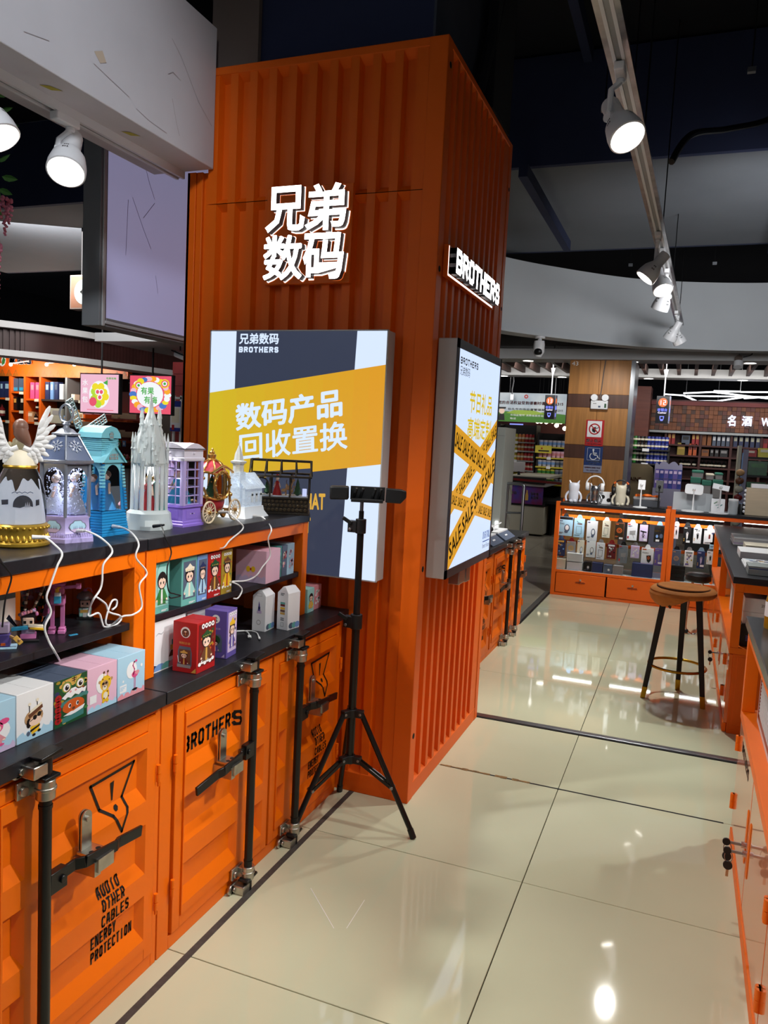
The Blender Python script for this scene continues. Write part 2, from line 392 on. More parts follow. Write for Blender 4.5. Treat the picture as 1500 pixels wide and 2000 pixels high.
for i in range(6):
    b = MB(); b.cyl((0, 0, .03), (0, 0, 1.42 if i > 2 else 1.4), .004, 'black_paint', n=6); b.box(-.03, -.02, .012, .03, .02, .03, 'steel'); b.build('hanger', r2, loc=(0, .6+i*1.6, 0))

# ------------------------------------------------------------------ track spotlights
mat('lamp_face', (255, 250, 240), emit=22.)
def spotlight(p, aim, label, power, group=None, flip=1, seen=True, cone=70, blend=.55, lit='lamp_face', drop=.15):
    "a white track spot: adapter, arm, tapered head, lens; p is the point under the rail"
    r = thing('track_spotlight', label, 'spotlight', p, group=group)
    d = Vector(aim).normalized(); side = d.cross(Vector((0, 0, 1))).normalized()*flip
    b = MB(); b.box(-.018, -.055, -.03, .018, .055, .0, 'white_plastic'); b.cyl((0, .025, -.045), (0, .025, -.03), .016, 'white_plastic'); b.build('adapter', r, bevel=.004)
    c = Vector((0, .025, -drop))                    # pivot
    b = MB(); b.tube([Vector((0, .025, -.04)), Vector((0, .025, -.055))+side*.015, Vector((0, .025, -.075))+side*.038, c+side*.042+Vector((0, 0, .01))], .011, 'white_plastic', n=8)
    b.cyl(c+side*.05, c+side*.026, .02, 'white_plastic'); b.build('arm', r)
    q = d.to_track_quat('Z', 'Y').to_matrix().to_4x4(); T = Matrix.Translation(c) @ q
    b = MB(); b.T = T
    b.lathe([(.012, -.09), (.031, -.088), (.034, -.08), (.034, -.005), (.038, .0), (.058, .035), (.066, .075), (.067, .105), (.062, .107), (.055, .098)], 'white_plastic', n=28, caps=True)
    for a in (0, PI/2, PI, 1.5*PI):
        for e in (-.12, 0, .12):
            x, y = math.cos(a+e), math.sin(a+e); b.add([Vector((x*rr, y*rr, z))+Vector((-y, x, 0))*s*.0022 for rr, z, s in ((.0505, .02, -1), (.0505, .02, 1), (.0625, .05, 1), (.0625, .05, -1))], [(0, 1, 2, 3)], 'black_matte')
    b.build('lamp_head', r)
    b = MB(); b.T = T; b.lathe([(.001, .101), (.050, .101)], lit, n=24, caps=False); 
    b.build('lens', r)
    if power:
        l = bpy.data.lights.new('spot_beam', 'SPOT'); l.energy = power; l.spot_size = math.radians(cone); l.spot_blend = blend; l.shadow_soft_size = .04; l.color = (1, .99, .95)
        lo = bpy.data.objects.new('spot_beam', l); COL.objects.link(lo); lo.parent = r; lo.location = c+d*.12; lo.rotation_euler = d.to_track_quat('-Z', 'Y').to_euler()
    return r
# ================================================================== corrugated container column
cx0, cx1, cy0, cy1, ch = -2.02, -.965, 2.93, 4.067, 3.028
colm = thing('container_column', 'tall square column clad in corrugated orange container panels', 'column', (cx0, cy0, 0))
def ribs(b, L, z0, z1, pitch, first, F, d=.022, rw=.040, m='orange_wall'):
    "vertical corrugation: raised strips at depth 0, recessed pans at depth d, F(u, z, depth)"
    P = [(0, 0)]; u = first; s = .008
    while u+pitch-rw < L-.02:
        P += [(u, 0), (u+s, d), (u+pitch-rw-s, d), (u+pitch-rw, 0)]; u += pitch
    P.append((L, 0))
    zt = .02
    for (ua, da), (ub, db) in zip(P, P[1:]):
        b.add([F(ua, z0+da*.8, da), F(ub, z0+db*.8, db), F(ub, z1-db*.8, db), F(ua, z1-da*.8, da)], [(0, 1, 2, 3)], m)
    # sloped ends of the pans
    for i in range(1, len(P)-1, 4):
        (a, _), (b1, _), (c1, _), (e, _) = P[i:i+4]
        b.add([F(a, z0, 0), F(e, z0, 0), F(c1, z0+d*.8, d), F(b1, z0+d*.8, d)], [(0, 1, 2, 3)], m)
        b.add([F(b1, z1-d*.8, d), F(c1, z1-d*.8, d), F(e, z1, 0), F(a, z1, 0)], [(0, 1, 2, 3)], m)
W1, D1 = cx1-cx0, cy1-cy0
Ff = lambda u, z, d: (u, d, z)
Fr = lambda u, z, d: (W1-d, u, z)
for nm, F, L, sp in (('front_panel', Ff, W1-.07, ((.085, 2.465), (2.468, 2.995))), ('side_panel', lambda u, z, d: Fr(u+.055, z, d), D1-.11, ((.07, 3.0),))):
    for z0, z1 in sp:
        b = MB(); ribs(b, L, z0, z1, .0925 if nm == 'front_panel' else .0932, .045 if nm == 'front_panel' else .02, F, d=.032 if nm == 'front_panel' else .036, rw=.036 if nm == 'front_panel' else .03)
        o = b.build(nm, colm, 0)
b = MB(); b.box(-.025, -.003, 2.995, W1, .02, ch, 'orange_wall'); b.box(W1-.02, 0, 3.0, W1+.003, D1, ch, 'orange_wall'); b.build('top_rail', colm, bevel=.003)
b = MB(); b.box(0, -.002, 0, W1, .03, .085, 'orange_wall'); b.box(W1-.02, 0, 0, W1+.002, D1, .07, 'orange_wall'); b.build('bottom_rail', colm, bevel=.003)
b = MB(); b.box(W1-.072, -.004, 0, W1+.004, .055, ch, 'orange_wall'); b.build('corner_post', colm, bevel=.003)
b = MB(); b.box(W1-.03, D1-.055, 0, W1+.004, D1, ch, 'orange_wall'); b.build('corner_post', colm, bevel=.003)
for z in (.28, .98, 2.17, 2.93):
    MB().cyl((W1+.004, .03, z), (W1+.0052, .03, z), .012, 'black_matte').build('bolt_hole', colm)
for z in (2.2, 2.8): MB().cyl((W1+.004, D1-.028, z), (W1+.0052, D1-.028, z), .010, 'black_matte').build('bolt_hole', colm)
b = MB(); b.box(.03, .045, .02, W1-.04, D1, ch-.02, 'black_matte'); b.build('core', colm, 0)
# lower strip of the cladding that runs on under the bulkhead
b = MB(); b.box(-.105, .0, .79, -.062, .03, 2.607, 'orange_wall'); b.box(-.06, .004, .79, -.03, .03, 2.607, 'orange_wall'); b.box(-.03, .018, .79, .02, .034, 2.607, 'orange_wall'); b.box(-.105, .0, .79, -.09, 1.1, 2.607, 'orange_wall')
b.build('side_strip', colm, bevel=.002)
# painted concrete column rising behind it and a brown duct box
b = MB(); b.box(-1.92, 3.02, 3.02, -1.06, 4.0, 4.3, 'navy'); struct(b.build('wall_pier', 0))
mat('pier_grey', (70, 74, 86), .85, noise=.15, nscale=3)
b = MB(); b.box(-1.06, 3.02, 3.02, -1.05, 4.0, 4.3, 'pier_grey'); struct(b.build('wall_pier', 0))
b = MB(); b.box(-2.06, 2.99, 3.03, -1.83, 3.015, 3.6, 'brown_duct')
tag(b.build('duct_box', 0), 'grey brown duct panel standing between column top and white bulkhead', 'duct')
b = MB(); b.box(-1.0, 3.6, 3.03, -.955, 3.95, 3.75, 'navy_dark'); b.tube([(-1.0, 3.5, 3.05), (-.985, 3.6, 3.3), (-.98, 3.72, 3.6), (-.98, 3.8, 3.9)], .03, 'navy_dark', n=8)
tag(b.build('pipe_bundle'), 'dark painted pipes running up behind the column', 'pipe')

# ------------------------------------------------------------------ illuminated logo letters
sg = thing('logo_sign', 'glowing white four character logo on a square orange board', 'sign', (-1.71, 2.93, 2.115))
MB().box(.0, -.024, .0, .39, -.002, .39, 'orange_wall').build('backing_board', sg, bevel=.002)
mat('sign_side', (96, 98, 104), .4)
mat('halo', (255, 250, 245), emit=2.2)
F = plane((0, -.026, 0), (1, 0, 0), (0, 0, 1))
for ch_, x, y in (('兄', .014, .202), ('弟', .196, .202), ('数', .010, .010), ('码', .194, .010)):
    b = MB(); T = fit(ch_, x, y, .182, .182, .02 if ch_ == '数' else -.024); solid(b, T, 'sign_white', lift(F, 0.0) if 0 else F, .032, 'sign_side')
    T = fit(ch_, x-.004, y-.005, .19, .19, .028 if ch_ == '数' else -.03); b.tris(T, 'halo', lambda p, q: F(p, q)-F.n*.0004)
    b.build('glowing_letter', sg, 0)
sb = thing('wordmark_sign', 'glowing white BROTHERS letters on the corrugated column side', 'sign', (-.965, 3.02, 2.155))
MB().box(-.002, 0, 0, .018, .79, .125, 'orange_wall').build('backing_board', sb, bevel=.002)
F = plane((.018, 0, 0), (0, 1, 0), (0, 0, 1))
b = MB(); b.flat([(.005, .004), (.76, .004), (.76, .012), (.005, .012)], 'halo', lift(F, .001)); b.flat([(.005, .004), (.012, .004), (.012, .12), (.005, .12)], 'halo', lift(F, .001)); b.build('edge_glow', sb, 0)
for i, c in enumerate('BROTHERS'):
    b = MB(); solid(b, block(c, .022+i*.0955, .016, .084, .098, .235, .0001), 'sign_white', F, .03, 'sign_side')
    b.build('glowing_letter', sb, 0)

# ------------------------------------------------------------------ lightbox poster facing the aisle entrance
E1 = lambda n, c, k=1.0: mat(n, c, .35, emit=k, spec=.3)
E1('lb_white', (214, 230, 255), 1.05); E1('lb_navy', (56, 63, 84), .9); E1('lb_yellow', (226, 186, 40), .95); E1('lb_amber', (226, 160, 38), .95); E1('lb_black', (30, 30, 36), .8)
lb = thing('lightbox_poster', 'square backlit poster with yellow band and white Chinese slogan', 'lightbox', (-1.93, 2.93, .925))
b = MB(); w, h = .812, .995
b.box(0, -.079, 0, w, 0, h, 'light_grey'); b.build('box_frame', lb, bevel=.004)
F0 = plane((0, -.0795, 0), (1, 0, 0), (0, 0, 1))
U = lambda u, v: (u*w, (1-v)*h)
b = MB(); b.flat([U(.004, .996), U(.996, .996), U(.996, .004), U(.004, .004)], 'lb_white', F0)
b.flat([U(.157, .996), U(.80, .996), U(.838, .004), U(.157, .004)], 'lb_navy', lift(F0, .0004))
k = 12
for i in range(k):
    u0, u1 = .004+.992*i/k, .004+.992*(i+1)/k; t = i/(k-1)
    m = E1('lb_band_%d' % i, (int(216+12*t), int(188-28*t), int(38)), .95)
    b.flat([U(u0, .656-.131*u0), U(u1, .656-.131*u1), U(u1, .265-.131*u1), U(u0, .265-.131*u0)], m, lift(F0, .0008))
Fm = lift(F0, .0012)
b.tris(fit('兄弟数码', *U(.175, .058), .232*w, .046*h, .03), 'lb_white', Fm)
b.tris(block('BROTHERS', *U(.175, .092), .232*w, .024*h, .26, .25), 'lb_white', Fm)
def slant(body, u, v, wd, hh, bold, m, ang):
    o = Vector(U(u, v)); ca, sa = math.cos(ang), math.sin(ang); vs, fs = fit(body, 0, 0, wd, hh, bold)
    b.tris(([(o.x+x*ca-y*sa*.35, o.y+x*sa+y*ca) for x, y in vs], fs), m, Fm)
slant('数码产品', .172, .425, .50, .116, .03, 'lb_white', .165)
slant('回收置换', .20, .55, .505, .116, .018, 'lb_white', .155)
E1('lb_gold', (222, 172, 70), .95)
slant('WHAT', .53, .735, .143, .068, .035, 'lb_gold', .055)
slant('NT', .565, .832, .052, .066, .035, 'lb_gold', .055)
b.tris(block('BROTHERS', U(.36, 0)[0], U(0, .925)[1], .235*w, .026*h, .26, .25), 'lb_white', Fm)
b.build('printed_panel', lb, 0)
b = MB(); b.box(-.001, -.0815, -.001, .004, -.07, h+.001, 'light_grey'); b.box(w-.004, -.0815, 0, w+.001, -.07, h, 'light_grey'); b.box(0, -.0815, h-.004, w, -.07, h+.001, 'light_grey'); b.box(0, -.0815, -.001, w, -.07, .004, 'light_grey'); b.build('edge_trim', lb)

# ------------------------------------------------------------------ digital signage panel on the column side
ds = thing('sale_display', 'slim grey lightbox with yellow SALE tapes crossing a white poster', 'lightbox', (-.965, 3.0, .94))
b = MB(); b.box(.004, 0, 0, .085, .772, .97, 'light_grey'); b.build('box_frame', ds, bevel=.004)
mat('bezel', (62, 62, 72), .4)
b = MB(); w2, h2 = .772, .97
for x0, z0, x1, z1 in ((0, 0, w2, .036), (0, h2-.036, w2, h2), (0, 0, .03, h2), (w2-.02, 0, w2, h2)): b.box(.083, x0, z0, .0875, x1, z1, 'bezel')
b.build('bezel', ds, 0)
F2 = plane((.0856, 0, 0), (0, 1, 0), (0, 0, 1))
U2 = lambda u, v: (.03+u*(w2-.05), .036+(1-v)*(h2-.072))
E1('ds_white', (208, 226, 255), 1.05); E1('ds_tape', (222, 158, 36), .95); E1('ds_ink', (34, 28, 20), .5); E1('ds_gold', (214, 184, 40), .9); E1('ds_blue', (40, 80, 150), .8)
b = MB(); b.flat([U2(0, 1), U2(1, 1), U2(1, 0), U2(0, 0)], 'ds_white', F2)
def tape_band(p, q, th, words, lv):
    "a diagonal printed tape clipped to the screen; p, q in screen fractions at its centre line"
    a, c = Vector(U2(*p)), Vector(U2(*q)); d = (c-a).normalized(); n = Vector((-d.y, d.x)); t = th*h2/2/abs(d.x)
    L = (c-a).length
    b.flat([(a.x, a.y-t), (c.x, c.y-t), (c.x, c.y+t), (a.x, a.y+t)], 'ds_tape', lift(F2, lv))
    ww = L/words; t2 = th*h2/2
    for i in range(words):
        vs, fs = fit('SALE', .012, 0, ww-.022, t2*1.15, .02, .12)
        vs = [a+d*(x+ww*i)+n*(y-t2*.57) for x, y in vs]
        vs = [(min(max(v.x, U2(0, 0)[0]), U2(1, 0)[0]), v.y) for v in vs]
        b.tris((vs, fs), 'ds_ink', lift(F2, lv+.0003))
tape_band((0, .70), (1, .335), .085, 7, .0004)
tape_band((0, .675), (1, .80), .07, 8, .0008)
tape_band((0, .40), (1, .575), .115, 6, .0012)
tape_band((0, .93), (1, .52), .13, 4, .0016)
b.tris(block('BROTHERS', *U2(.03, .065), .28, .028, .2, .3), 'ds_ink', lift(F2, .001))
b.tris(fit('兄弟数码', *U2(.03, .115), .15, .038, .0), 'ds_ink', lift(F2, .001))
b.tris(fit('节日礼品', *U2(.27, .275), .40, .095, .018), 'ds_gold', lift(F2, .001))
b.tris(fit('高端定制', *U2(.25, .40), .42, .095, .018), 'ds_gold', lift(F2, .001))
b.tris(block('DIGITAL', *U2(.80, .925), .13, .035, .16, .3), 'ds_blue', lift(F2, .001)); b.flat([U2(.80, .942), U2(.985, .942), U2(.985, .937), U2(.80, .937)], 'ds_blue', lift(F2, .001))
b.tris(fit('Smart Future', *U2(.80, .975), .135, .022), 'ds_ink', lift(F2, .001))
b.build('screen', ds, 0)
b = MB(); b.box(-.01, .36, -.085, .05, .46, -.002, 'steel'); b.box(-.01, .48, -.09, .05, .55, -.002, 'steel')
b.build('bracket', ds, bevel=.004)

# ================================================================== container-style counters
CW, CH = 1.19, .75
REC = [(.505, .545, .64, .652), (.30, .335, .428, .44), (.11, .15, .226, .238)]
def door_relief(spans):
    xs = []
    def rel(x, z):
        d = 0
        for x0, x1 in spans:
            e = .018
            if x0 <= x <= x1:
                k = min(1, (x-x0)/e, (x1-x)/e)
                for a, b_, c, d_ in REC:
                    if a < z < d_: d = max(d, .019*min(k, 1, (z-a)/(b_-a), (d_-z)/(d_-c)))
        return d
    return rel
def decal(T2, m, rel, xs=(), lift_=.0013):
    "letters laid over the pressed relief, F(x, z)"
    bm = bmesh.new(); vs = [bm.verts.new((x, 0, z)) for x, z in T2[0]]
    for f in T2[1]:
        try: bm.faces.new([vs[i] for i in f])
        except ValueError: pass
    zs = sorted({z for r in REC for z in r}); lo = min(p[1] for p in T2[0]); hi = max(p[1] for p in T2[0])
    for z in zs:
        if lo < z < hi: bmesh.ops.bisect_plane(bm, geom=bm.verts[:]+bm.edges[:]+bm.faces[:], plane_co=(0, 0, z), plane_no=(0, 0, 1))
    for x in xs: bmesh.ops.bisect_plane(bm, geom=bm.verts[:]+bm.edges[:]+bm.faces[:], plane_co=(x, 0, 0), plane_no=(1, 0, 0))
    bm.verts.index_update(); b = MB()
    b.add([(v.co.x, rel(v.co.x, v.co.z)-lift_, v.co.z) for v in bm.verts], [tuple(v.index for v in f.verts) for f in bm.faces], m); bm.free(); return b
def make_door(x0, x1, bar, hinge, words, parent, lv=0):
    "pressed steel door between x0 and x1, locking bar at x=bar, hinge side -1 or +1"
    z0, z1 = .045, .728; fz0, fz1 = .082, .692; y = -.006
    pl, pr = x0+.038, x1-.038
    spans = [(pl+.005, bar-.022), (bar+.024, pr-.006)]
    rel = door_relief(spans); b = MB()
    # frame of the door leaf
    b.box(x0, y, z0, x1, .02, z1, 'orange')
    # pressed inner panel
    xs = [pl]; 
    for a, c in spans: xs += [a, a+.018, c-.018, c]
    xs.append(pr); zs = [fz0]
    for a, c, d, e in reversed(REC): zs += [a, c, d, e]
    zs.append(fz1); py = y-.0045
    pb = MB(); n = len(zs)
    V = [(x, py+rel(x, z), z) for x in xs for z in zs]; Q = []
    for i in range(len(xs)-1):
        for j in range(n-1):
            q = [i*n+j, (i+1)*n+j, (i+1)*n+j+1, i*n+j+1]; ds = [V[k][1] for k in q]
            if sum(abs(v-py) > 1e-5 for v in ds) == 1: k = max(range(4), key=lambda k: ds[k]); Q += [(q[k], q[(k+1) % 4], q[(k+2) % 4]), (q[k], q[(k+2) % 4], q[(k+3) % 4])]
            else: Q.append(tuple(q))
    pb.add(V, Q, 'orange')
    # rim of the raised panel
    for a, c in (((pl, fz0), (pr, fz0)), ((pr, fz0), (pr, fz1)), ((pr, fz1), (pl, fz1)), ((pl, fz1), (pl, fz0))):
        pb.add([(a[0], py, a[1]), (c[0], py, c[1]), (c[0], y+.012, c[1]), (a[0], y+.012, a[1])], [(0, 3, 2, 1)], 'orange')
    # the leaf has an opening behind the panel, so cut the frame into four bars
    b = MB(); b.box(x0, y, z0, pl-.002, .02, z1, 'orange'); b.box(pr+.002, y, z0, x1, .02, z1, 'orange'); b.box(pl-.002, y, z0, pr+.002, .02, fz0-.002, 'orange'); b.box(pl-.002, y, fz1+.002, pr+.002, .02, z1, 'orange')
    d = b.build('door', parent, bevel=.0018)
    pb.build('pressed_panel', d, 0)
    R = lambda x, z: rel(x, z)+py
    for T2, nm in words: decal(T2, 'ink', R, [q for a, c in spans for q in (a, a+.018, c-.018, c)]).build(nm, d, 0)
    # hinges
    hx = x0-.008 if hinge < 0 else x1+.006
    for hz in (.56, .19):
        h = MB(); h.cyl((hx, y-.005, hz-.022), (hx, y-.005, hz), .006, 'orange', n=10); h.cyl((hx, y-.005, hz+.002), (hx, y-.005, hz+.026), .006, 'orange', n=10); h.cyl((hx, y-.005, hz-.034), (hx, y-.005, hz-.022), .0035, 'orange', n=8); h.build('hinge', d)
    # locking bar with zinc keepers and black cams at both ends
    by = -.046
    b = MB(); b.cyl((bar, by, .075), (bar, by, .70), .0135, 'black_paint', n=16)
    for z in (.672, .668, .10): b.cyl((bar, by, z-.002), (bar, by, z+.002), .0152, 'black_paint', n=16)
    b.build('lock_bar', d)
    for z, s in ((.712, 1), (.062, -1)):
        b = MB(); b.cyl((bar, by, z-.024), (bar, by, z+.02), .021, 'zinc', n=18); b.cyl((bar, by, z-.004), (bar, by, z+.004), .0235, 'zinc', n=18)
        b.box(bar-.05, y-.012, z-.018, bar+.012, y-.004, z+.02, 'zinc'); b.cyl((bar-.036, y-.012, z), (bar-.036, y-.020, z), .011, 'zinc', n=12); b.box(bar-.018, by, z-.018, bar+.018, y-.006, z+.016, 'zinc')
        b.build('bar_guide', d, bevel=.002)
        zc = z+s*.047
        b = MB(); b.box(bar-.056, y-.013, zc-.016, bar-.01, y-.003, zc+.016, 'zinc'); b.cyl((bar-.05, y-.004, zc), (bar-.05, y-.013, zc), .017, 'zinc', n=16); b.cyl((bar-.044, y-.012, zc), (bar-.044, y-.022, zc), .008, 'zinc', n=10)
        b.box(bar-.044, by-.012, zc-.014, bar-.004, y-.008, zc+.014, 'zinc'); b.build('bar_keeper', d, bevel=.0025)
        b = MB(); b.cyl((bar, by, zc-.022), (bar, by, zc+.026), .014, 'black_paint', n=14); b.box(bar-.022, by-.02, zc-.026, bar+.024, by+.022, zc-.018, 'black_paint')
        b.loft([[(bar-.03, by-.018, zc+.022), (bar+.036, by-.018, zc+.026), (bar+.036, by+.018, zc+.026), (bar-.03, by+.018, zc+.022)], [(bar-.03, by-.018, zc+.03), (bar+.03, by-.018, zc+.036), (bar+.03, by+.018, zc+.036), (bar-.03, by+.018, zc+.03)]], 'black_paint')
        b.build('bar_cam', d, bevel=.002)
    # lever handle, hub and zinc hasp
    s = 1 if hinge > 0 else -1
    lx = bar+s*.145
    b = MB(); b.box(min(bar+s*.006, bar+s*.055), by-.012, .462, max(bar+s*.006, bar+s*.055), by+.008, .51, 'black_paint'); b.cyl((bar+s*.04, by-.012, .486), (bar+s*.04, by-.018, .486), .009, 'black_paint', n=12)
    P = [(bar+s*.045, by, .489), (bar+s*.085, by-.004, .494), (bar+s*.10, by-.022, .497), (lx+s*.055, by-.024, .487), (lx+s*.075, by-.014, .483), (bar+s*.315, by-.006, .467)]
    for p, q in zip(P, P[1:]): b.bar(p, q, .008, .027, 'black_paint', up=(0, 0, 1))
    b.build('lever', d, bevel=.0015)
    b = MB(); n = 10; wv = .0165
    out = [(-wv, 0)]+[(-wv*math.cos(PI*i/n), .078+wv*math.sin(PI*i/n)) for i in range(n+1)]+[(wv, 0)]
    for dy in (-.012, -.020): b.prism(out, 'zinc', lambda u, v, dy=dy: (lx+u, y+dy, .497+v), lambda u, v, dy=dy: (lx+u, y+dy-.004, .497+v))
    b.cyl((lx, y-.03, .572), (lx, y-.022, .572), .007, 'zinc', n=10)
    b.box(lx-.024, y-.062, .492, lx+.026, y-.016, .498, 'zinc')
    for u in (-.009, .013): b.cyl((lx+u, y-.047, .4982), (lx+u, y-.047, .4986), .0065, 'black_matte', n=12)
    b.box(lx-.018, by-.036, .458, lx+.034, by-.004, .49, 'zinc'); b.box(lx-.024, by-.03, .448, lx-.004, y-.004, .484, 'zinc')
    b.build('hasp', d, bevel=.002)
    return d
TRI = [(.932, .619), (1.091, .623), (1.046, .547), (1.053, .518), (1.026, .467), (1.0, .517), (.964, .546)]
def sw(T, dx): return [(x+dx, z) for x, z in T[0]], T[1]
def counter_unit(loc, label, doors=(0, 1), flag=''):
    r = thing('container_counter', label, 'cabinet', loc, PI/2, 'container counters with locking bars')
    b = MB(); b.box(0, 0.0, 0, .052, .02, CH, 'orange'); b.box(CW-.022, 0, 0, CW, .02, CH, 'orange'); b.box(.052, 0, .732, CW-.022, .02, CH, 'orange'); b.box(.052, 0, 0, CW-.022, .02, .04, 'orange'); b.box(.052, .021, .04, CW-.022, .026, .732, 'black_matte')
    b.box(0, .02, 0, .012, .60, CH, 'orange'); b.box(CW-.012, .02, 0, CW, .60, CH, 'orange'); b.box(0, .588, 0, CW, .6, CH, 'orange')
    b.build('carcass', r, bevel=.002)
    if 0 in doors:
        T = block('BROTHERS', .114, .560, .285, .050, .19, .24)
        make_door(.06, .598, .412, -1, [(T, 'lettering')], r)
    if 1 in doors:
        b2 = MB(); F3 = lambda x, z: (x, z, 0); b2.line(TRI, .0075, 'ink', lambda x, z: Vector((x, z, 0)), closed=True)
        T1 = ([(v[0], v[1]) for v in b2.v], b2.f)
        ex = ([(1.002, .600), (1.016, .602), (1.011, .552), (1.007, .552), (1.008, .531), (1.012, .538), (1.019, .539), (1.024, .532), (1.020, .524), (1.013, .523)], [(0, 3, 2, 1), (4, 9, 8, 7, 6, 5)])
        ws = [(T1, 'warning_symbol'), (ex, 'warning_symbol')]
        for wd, x, z, x2 in (('AUDIO', .954, .316, 1.034), ('OTHER', .960, .282, 1.042), ('CABLES', .957, .243, 1.058), ('ENERGY', .941, .188, 1.032), ('PROTECTION', .941, .150, 1.094)):
            ws.append((block(wd, x, z, x2-x, .030, .155, .28), 'lettering'))
        make_door(.612, 1.166, .735, 1, ws, r)
    return r
ca = counter_unit((-1.28, .515, 0), 'orange container counter with bee and lion boxes above its warning door', (0, 1))
cb = counter_unit((-1.28, 1.71, 0), 'orange container counter beside the tripod with BROTHERS door')
for y0, y1, lab in ((.50, 1.698, 'black worktop board carrying the front row of toy boxes'), (1.702, 2.915, 'black worktop board running up to the column behind the tripod')):
    tag(MB().box(-1.93, y0, CH, -1.258, y1, CH+.036, 'black_board').build('worktop', bevel=.002), lab, 'worktop')
# far counter behind the column
cc = counter_unit((-1.205, 4.07, 0), 'orange container counter half hidden behind the sale display')
cd = counter_unit((-1.205, 5.262, 0), 'orange container counter at the aisle end beside the threshold strip')
tag(MB().box(-1.83, 4.075, CH, -1.183, 6.47, CH+.036, 'black_board').build('worktop', bevel=.002), 'black worktop board behind the column with white gadgets', 'worktop')

# ================================================================== open shelf units standing on the worktop
ZT = .786
mat('orange_dark', (150, 62, 20), .5)
def shelf_unit(y0, y1, x0, x1, label, mid, end0, end1):
    "frame from x0 (back) to x1 (front)"
    r = thing('display_shelf', label, 'shelf', (x1, y0, ZT)); L = y1-y0; D = x1-x0; t = .042; H = .372
    for (x, y) in ((-t, 0), (-t, L-t), (-D, 0), (-D, L-t)):
        MB().box(x, y, 0, x+t, y+t, H, 'orange').build('post', r, bevel=.002)
    b = MB()
    for x in (-t, -D): b.box(x, t, H-.042, x+t, L-t, H, 'orange')
    b.box(-D+t, 0, H-.042, -t, t, H, 'orange'); b.box(-D+t, L-t, H-.042, -t, L, H, 'orange'); b.build('top_rail', r, bevel=.002)
    for y in (0, L-.008): MB().box(-D+t, y+(.006 if y == 0 else -.006), 0, -t, y+.008+(.006 if y == 0 else -.006), H-.042, 'orange_wall').build('side_panel', r, 0)
    MB().box(-D, .044, mid-.02, -.012, L-.044, mid, 'black_board').build('middle_board', r, bevel=.0015)
    MB().box(-D-.003, -.002, H, .006, L+.002, H+.032, 'black_board').build('top_board', r, bevel=.002)
    return r
shelf_unit(.50, 1.742, -1.585, -1.372, 'open orange shelf unit holding block-built toys under the angel dome', .176, 1, 1)
shelf_unit(1.75, 2.735, -1.585, -1.372, 'open orange shelf unit holding slim figure boxes under the carriage lantern', .176, 1, 1)
shelf_unit(.50, 1.742, -1.80, -1.588, 'rear orange shelf unit with purple lantern seen through the toy shelf', .13, 1, 1)
shelf_unit(1.75, 2.735, -1.80, -1.588, 'rear orange shelf unit behind the slim figure boxes', .13, 1, 1)

# ------------------------------------------------------------------ tripod phone stand
tp = thing('tripod_stand', 'tall black tripod phone stand before the orange column', 'tripod', (-1.165, 2.72, 0))
base = Vector((-1.165, 2.72, 0))
feet = [Vector((-.847, 2.676, .008))-base, Vector((-1.248, 2.424, .008))-base, Vector((-1.259, 2.905, .008))-base]
ctr = sum(feet, Vector())/3; 
cxy = Vector((ctr.x*.55, ctr.y*.55, 0)); cxy = Vector((.045, -.05, 0))
TZ = 1.30
b = MB(); b.cyl(cxy+Vector((0, 0, .245)), cxy+Vector((0, 0, .80)), .0155, 'black_paint', n=16); b.build('lower_tube', tp)
b = MB(); b.cyl(cxy+Vector((0, 0, .78)), cxy+Vector((0, 0, 1.16)), .013, 'black_paint', n=16); b.build('middle_tube', tp)
b = MB(); b.cyl(cxy+Vector((0, 0, 1.15)), cxy+Vector((0, 0, 1.225)), .0095, 'black_paint', n=14); b.cyl(cxy+Vector((0, 0, 1.225)), cxy+Vector((0, 0, 1.262)), .007, 'steel', n=12); b.build('top_tube', tp)
for z, w_ in ((.80, .02), (1.165, .017)):
    b = MB(); b.cyl(cxy+Vector((0, 0, z-.025)), cxy+Vector((0, 0, z+.03)), w_+.003, 'black_plastic', n=14); b.box(cxy.x-.046, cxy.y-.02, z-.022, cxy.x-.01, cxy.y+.01, z+.022, 'black_plastic')
    b.bar(cxy+Vector((-.03, -.02, z+.012)), cxy+Vector((-.062, -.03, z+.032)), .01, .014, 'black_plastic'); b.cyl(cxy+Vector((-.034, -.022, z-.01)), cxy+Vector((-.034, -.027, z-.01)), .006, 'steel', n=10)
    b.build('clamp', tp, bevel=.003)
hub1, hub2 = cxy+Vector((0, 0, .445)), cxy+Vector((0, 0, .262))
for nm, hb, hw in (('leg_hub', hub1, .03), ('brace_hub', hub2, .028)):
    b = MB(); b.cyl(hb-Vector((0, 0, .016)), hb+Vector((0, 0, .016)), .021, 'black_plastic', n=14)
    for f in feet:
        d = Vector((f.x-cxy.x, f.y-cxy.y, 0)).normalized(); b.bar(hb, hb+d*.046, .026, .028, 'black_plastic'); e = d.cross(Vector((0, 0, 1)))
        b.cyl(hb+d*.038+e*.014, hb+d*.038-e*.014, .006, 'steel', n=10)
    b.build(nm, tp, bevel=.002)
for f in feet:
    d = Vector((f.x-cxy.x, f.y-cxy.y, 0)).normalized(); top = hub1+d*.04
    lg = MB().cyl(top, f, .0105, 'black_paint', n=12).build('leg', tp)
    MB().cyl(f+(top-f).normalized()*.03, f-Vector((0, 0, .006)), .0125, 'black_plastic', n=12).build('rubber_foot', lg)
    mid = f+(top-f)*.40; e = d.cross(Vector((0, 0, 1)))
    br = MB()
    for s in (-1, 1): br.bar(hub2+d*.036+e*.009*s, mid+e*.011*s, .006, .012, 'black_paint')
    br.build('brace', lg)
    MB().cyl(mid+e*.016, mid-e*.016, .006, 'steel', n=10).build('rivet', lg)
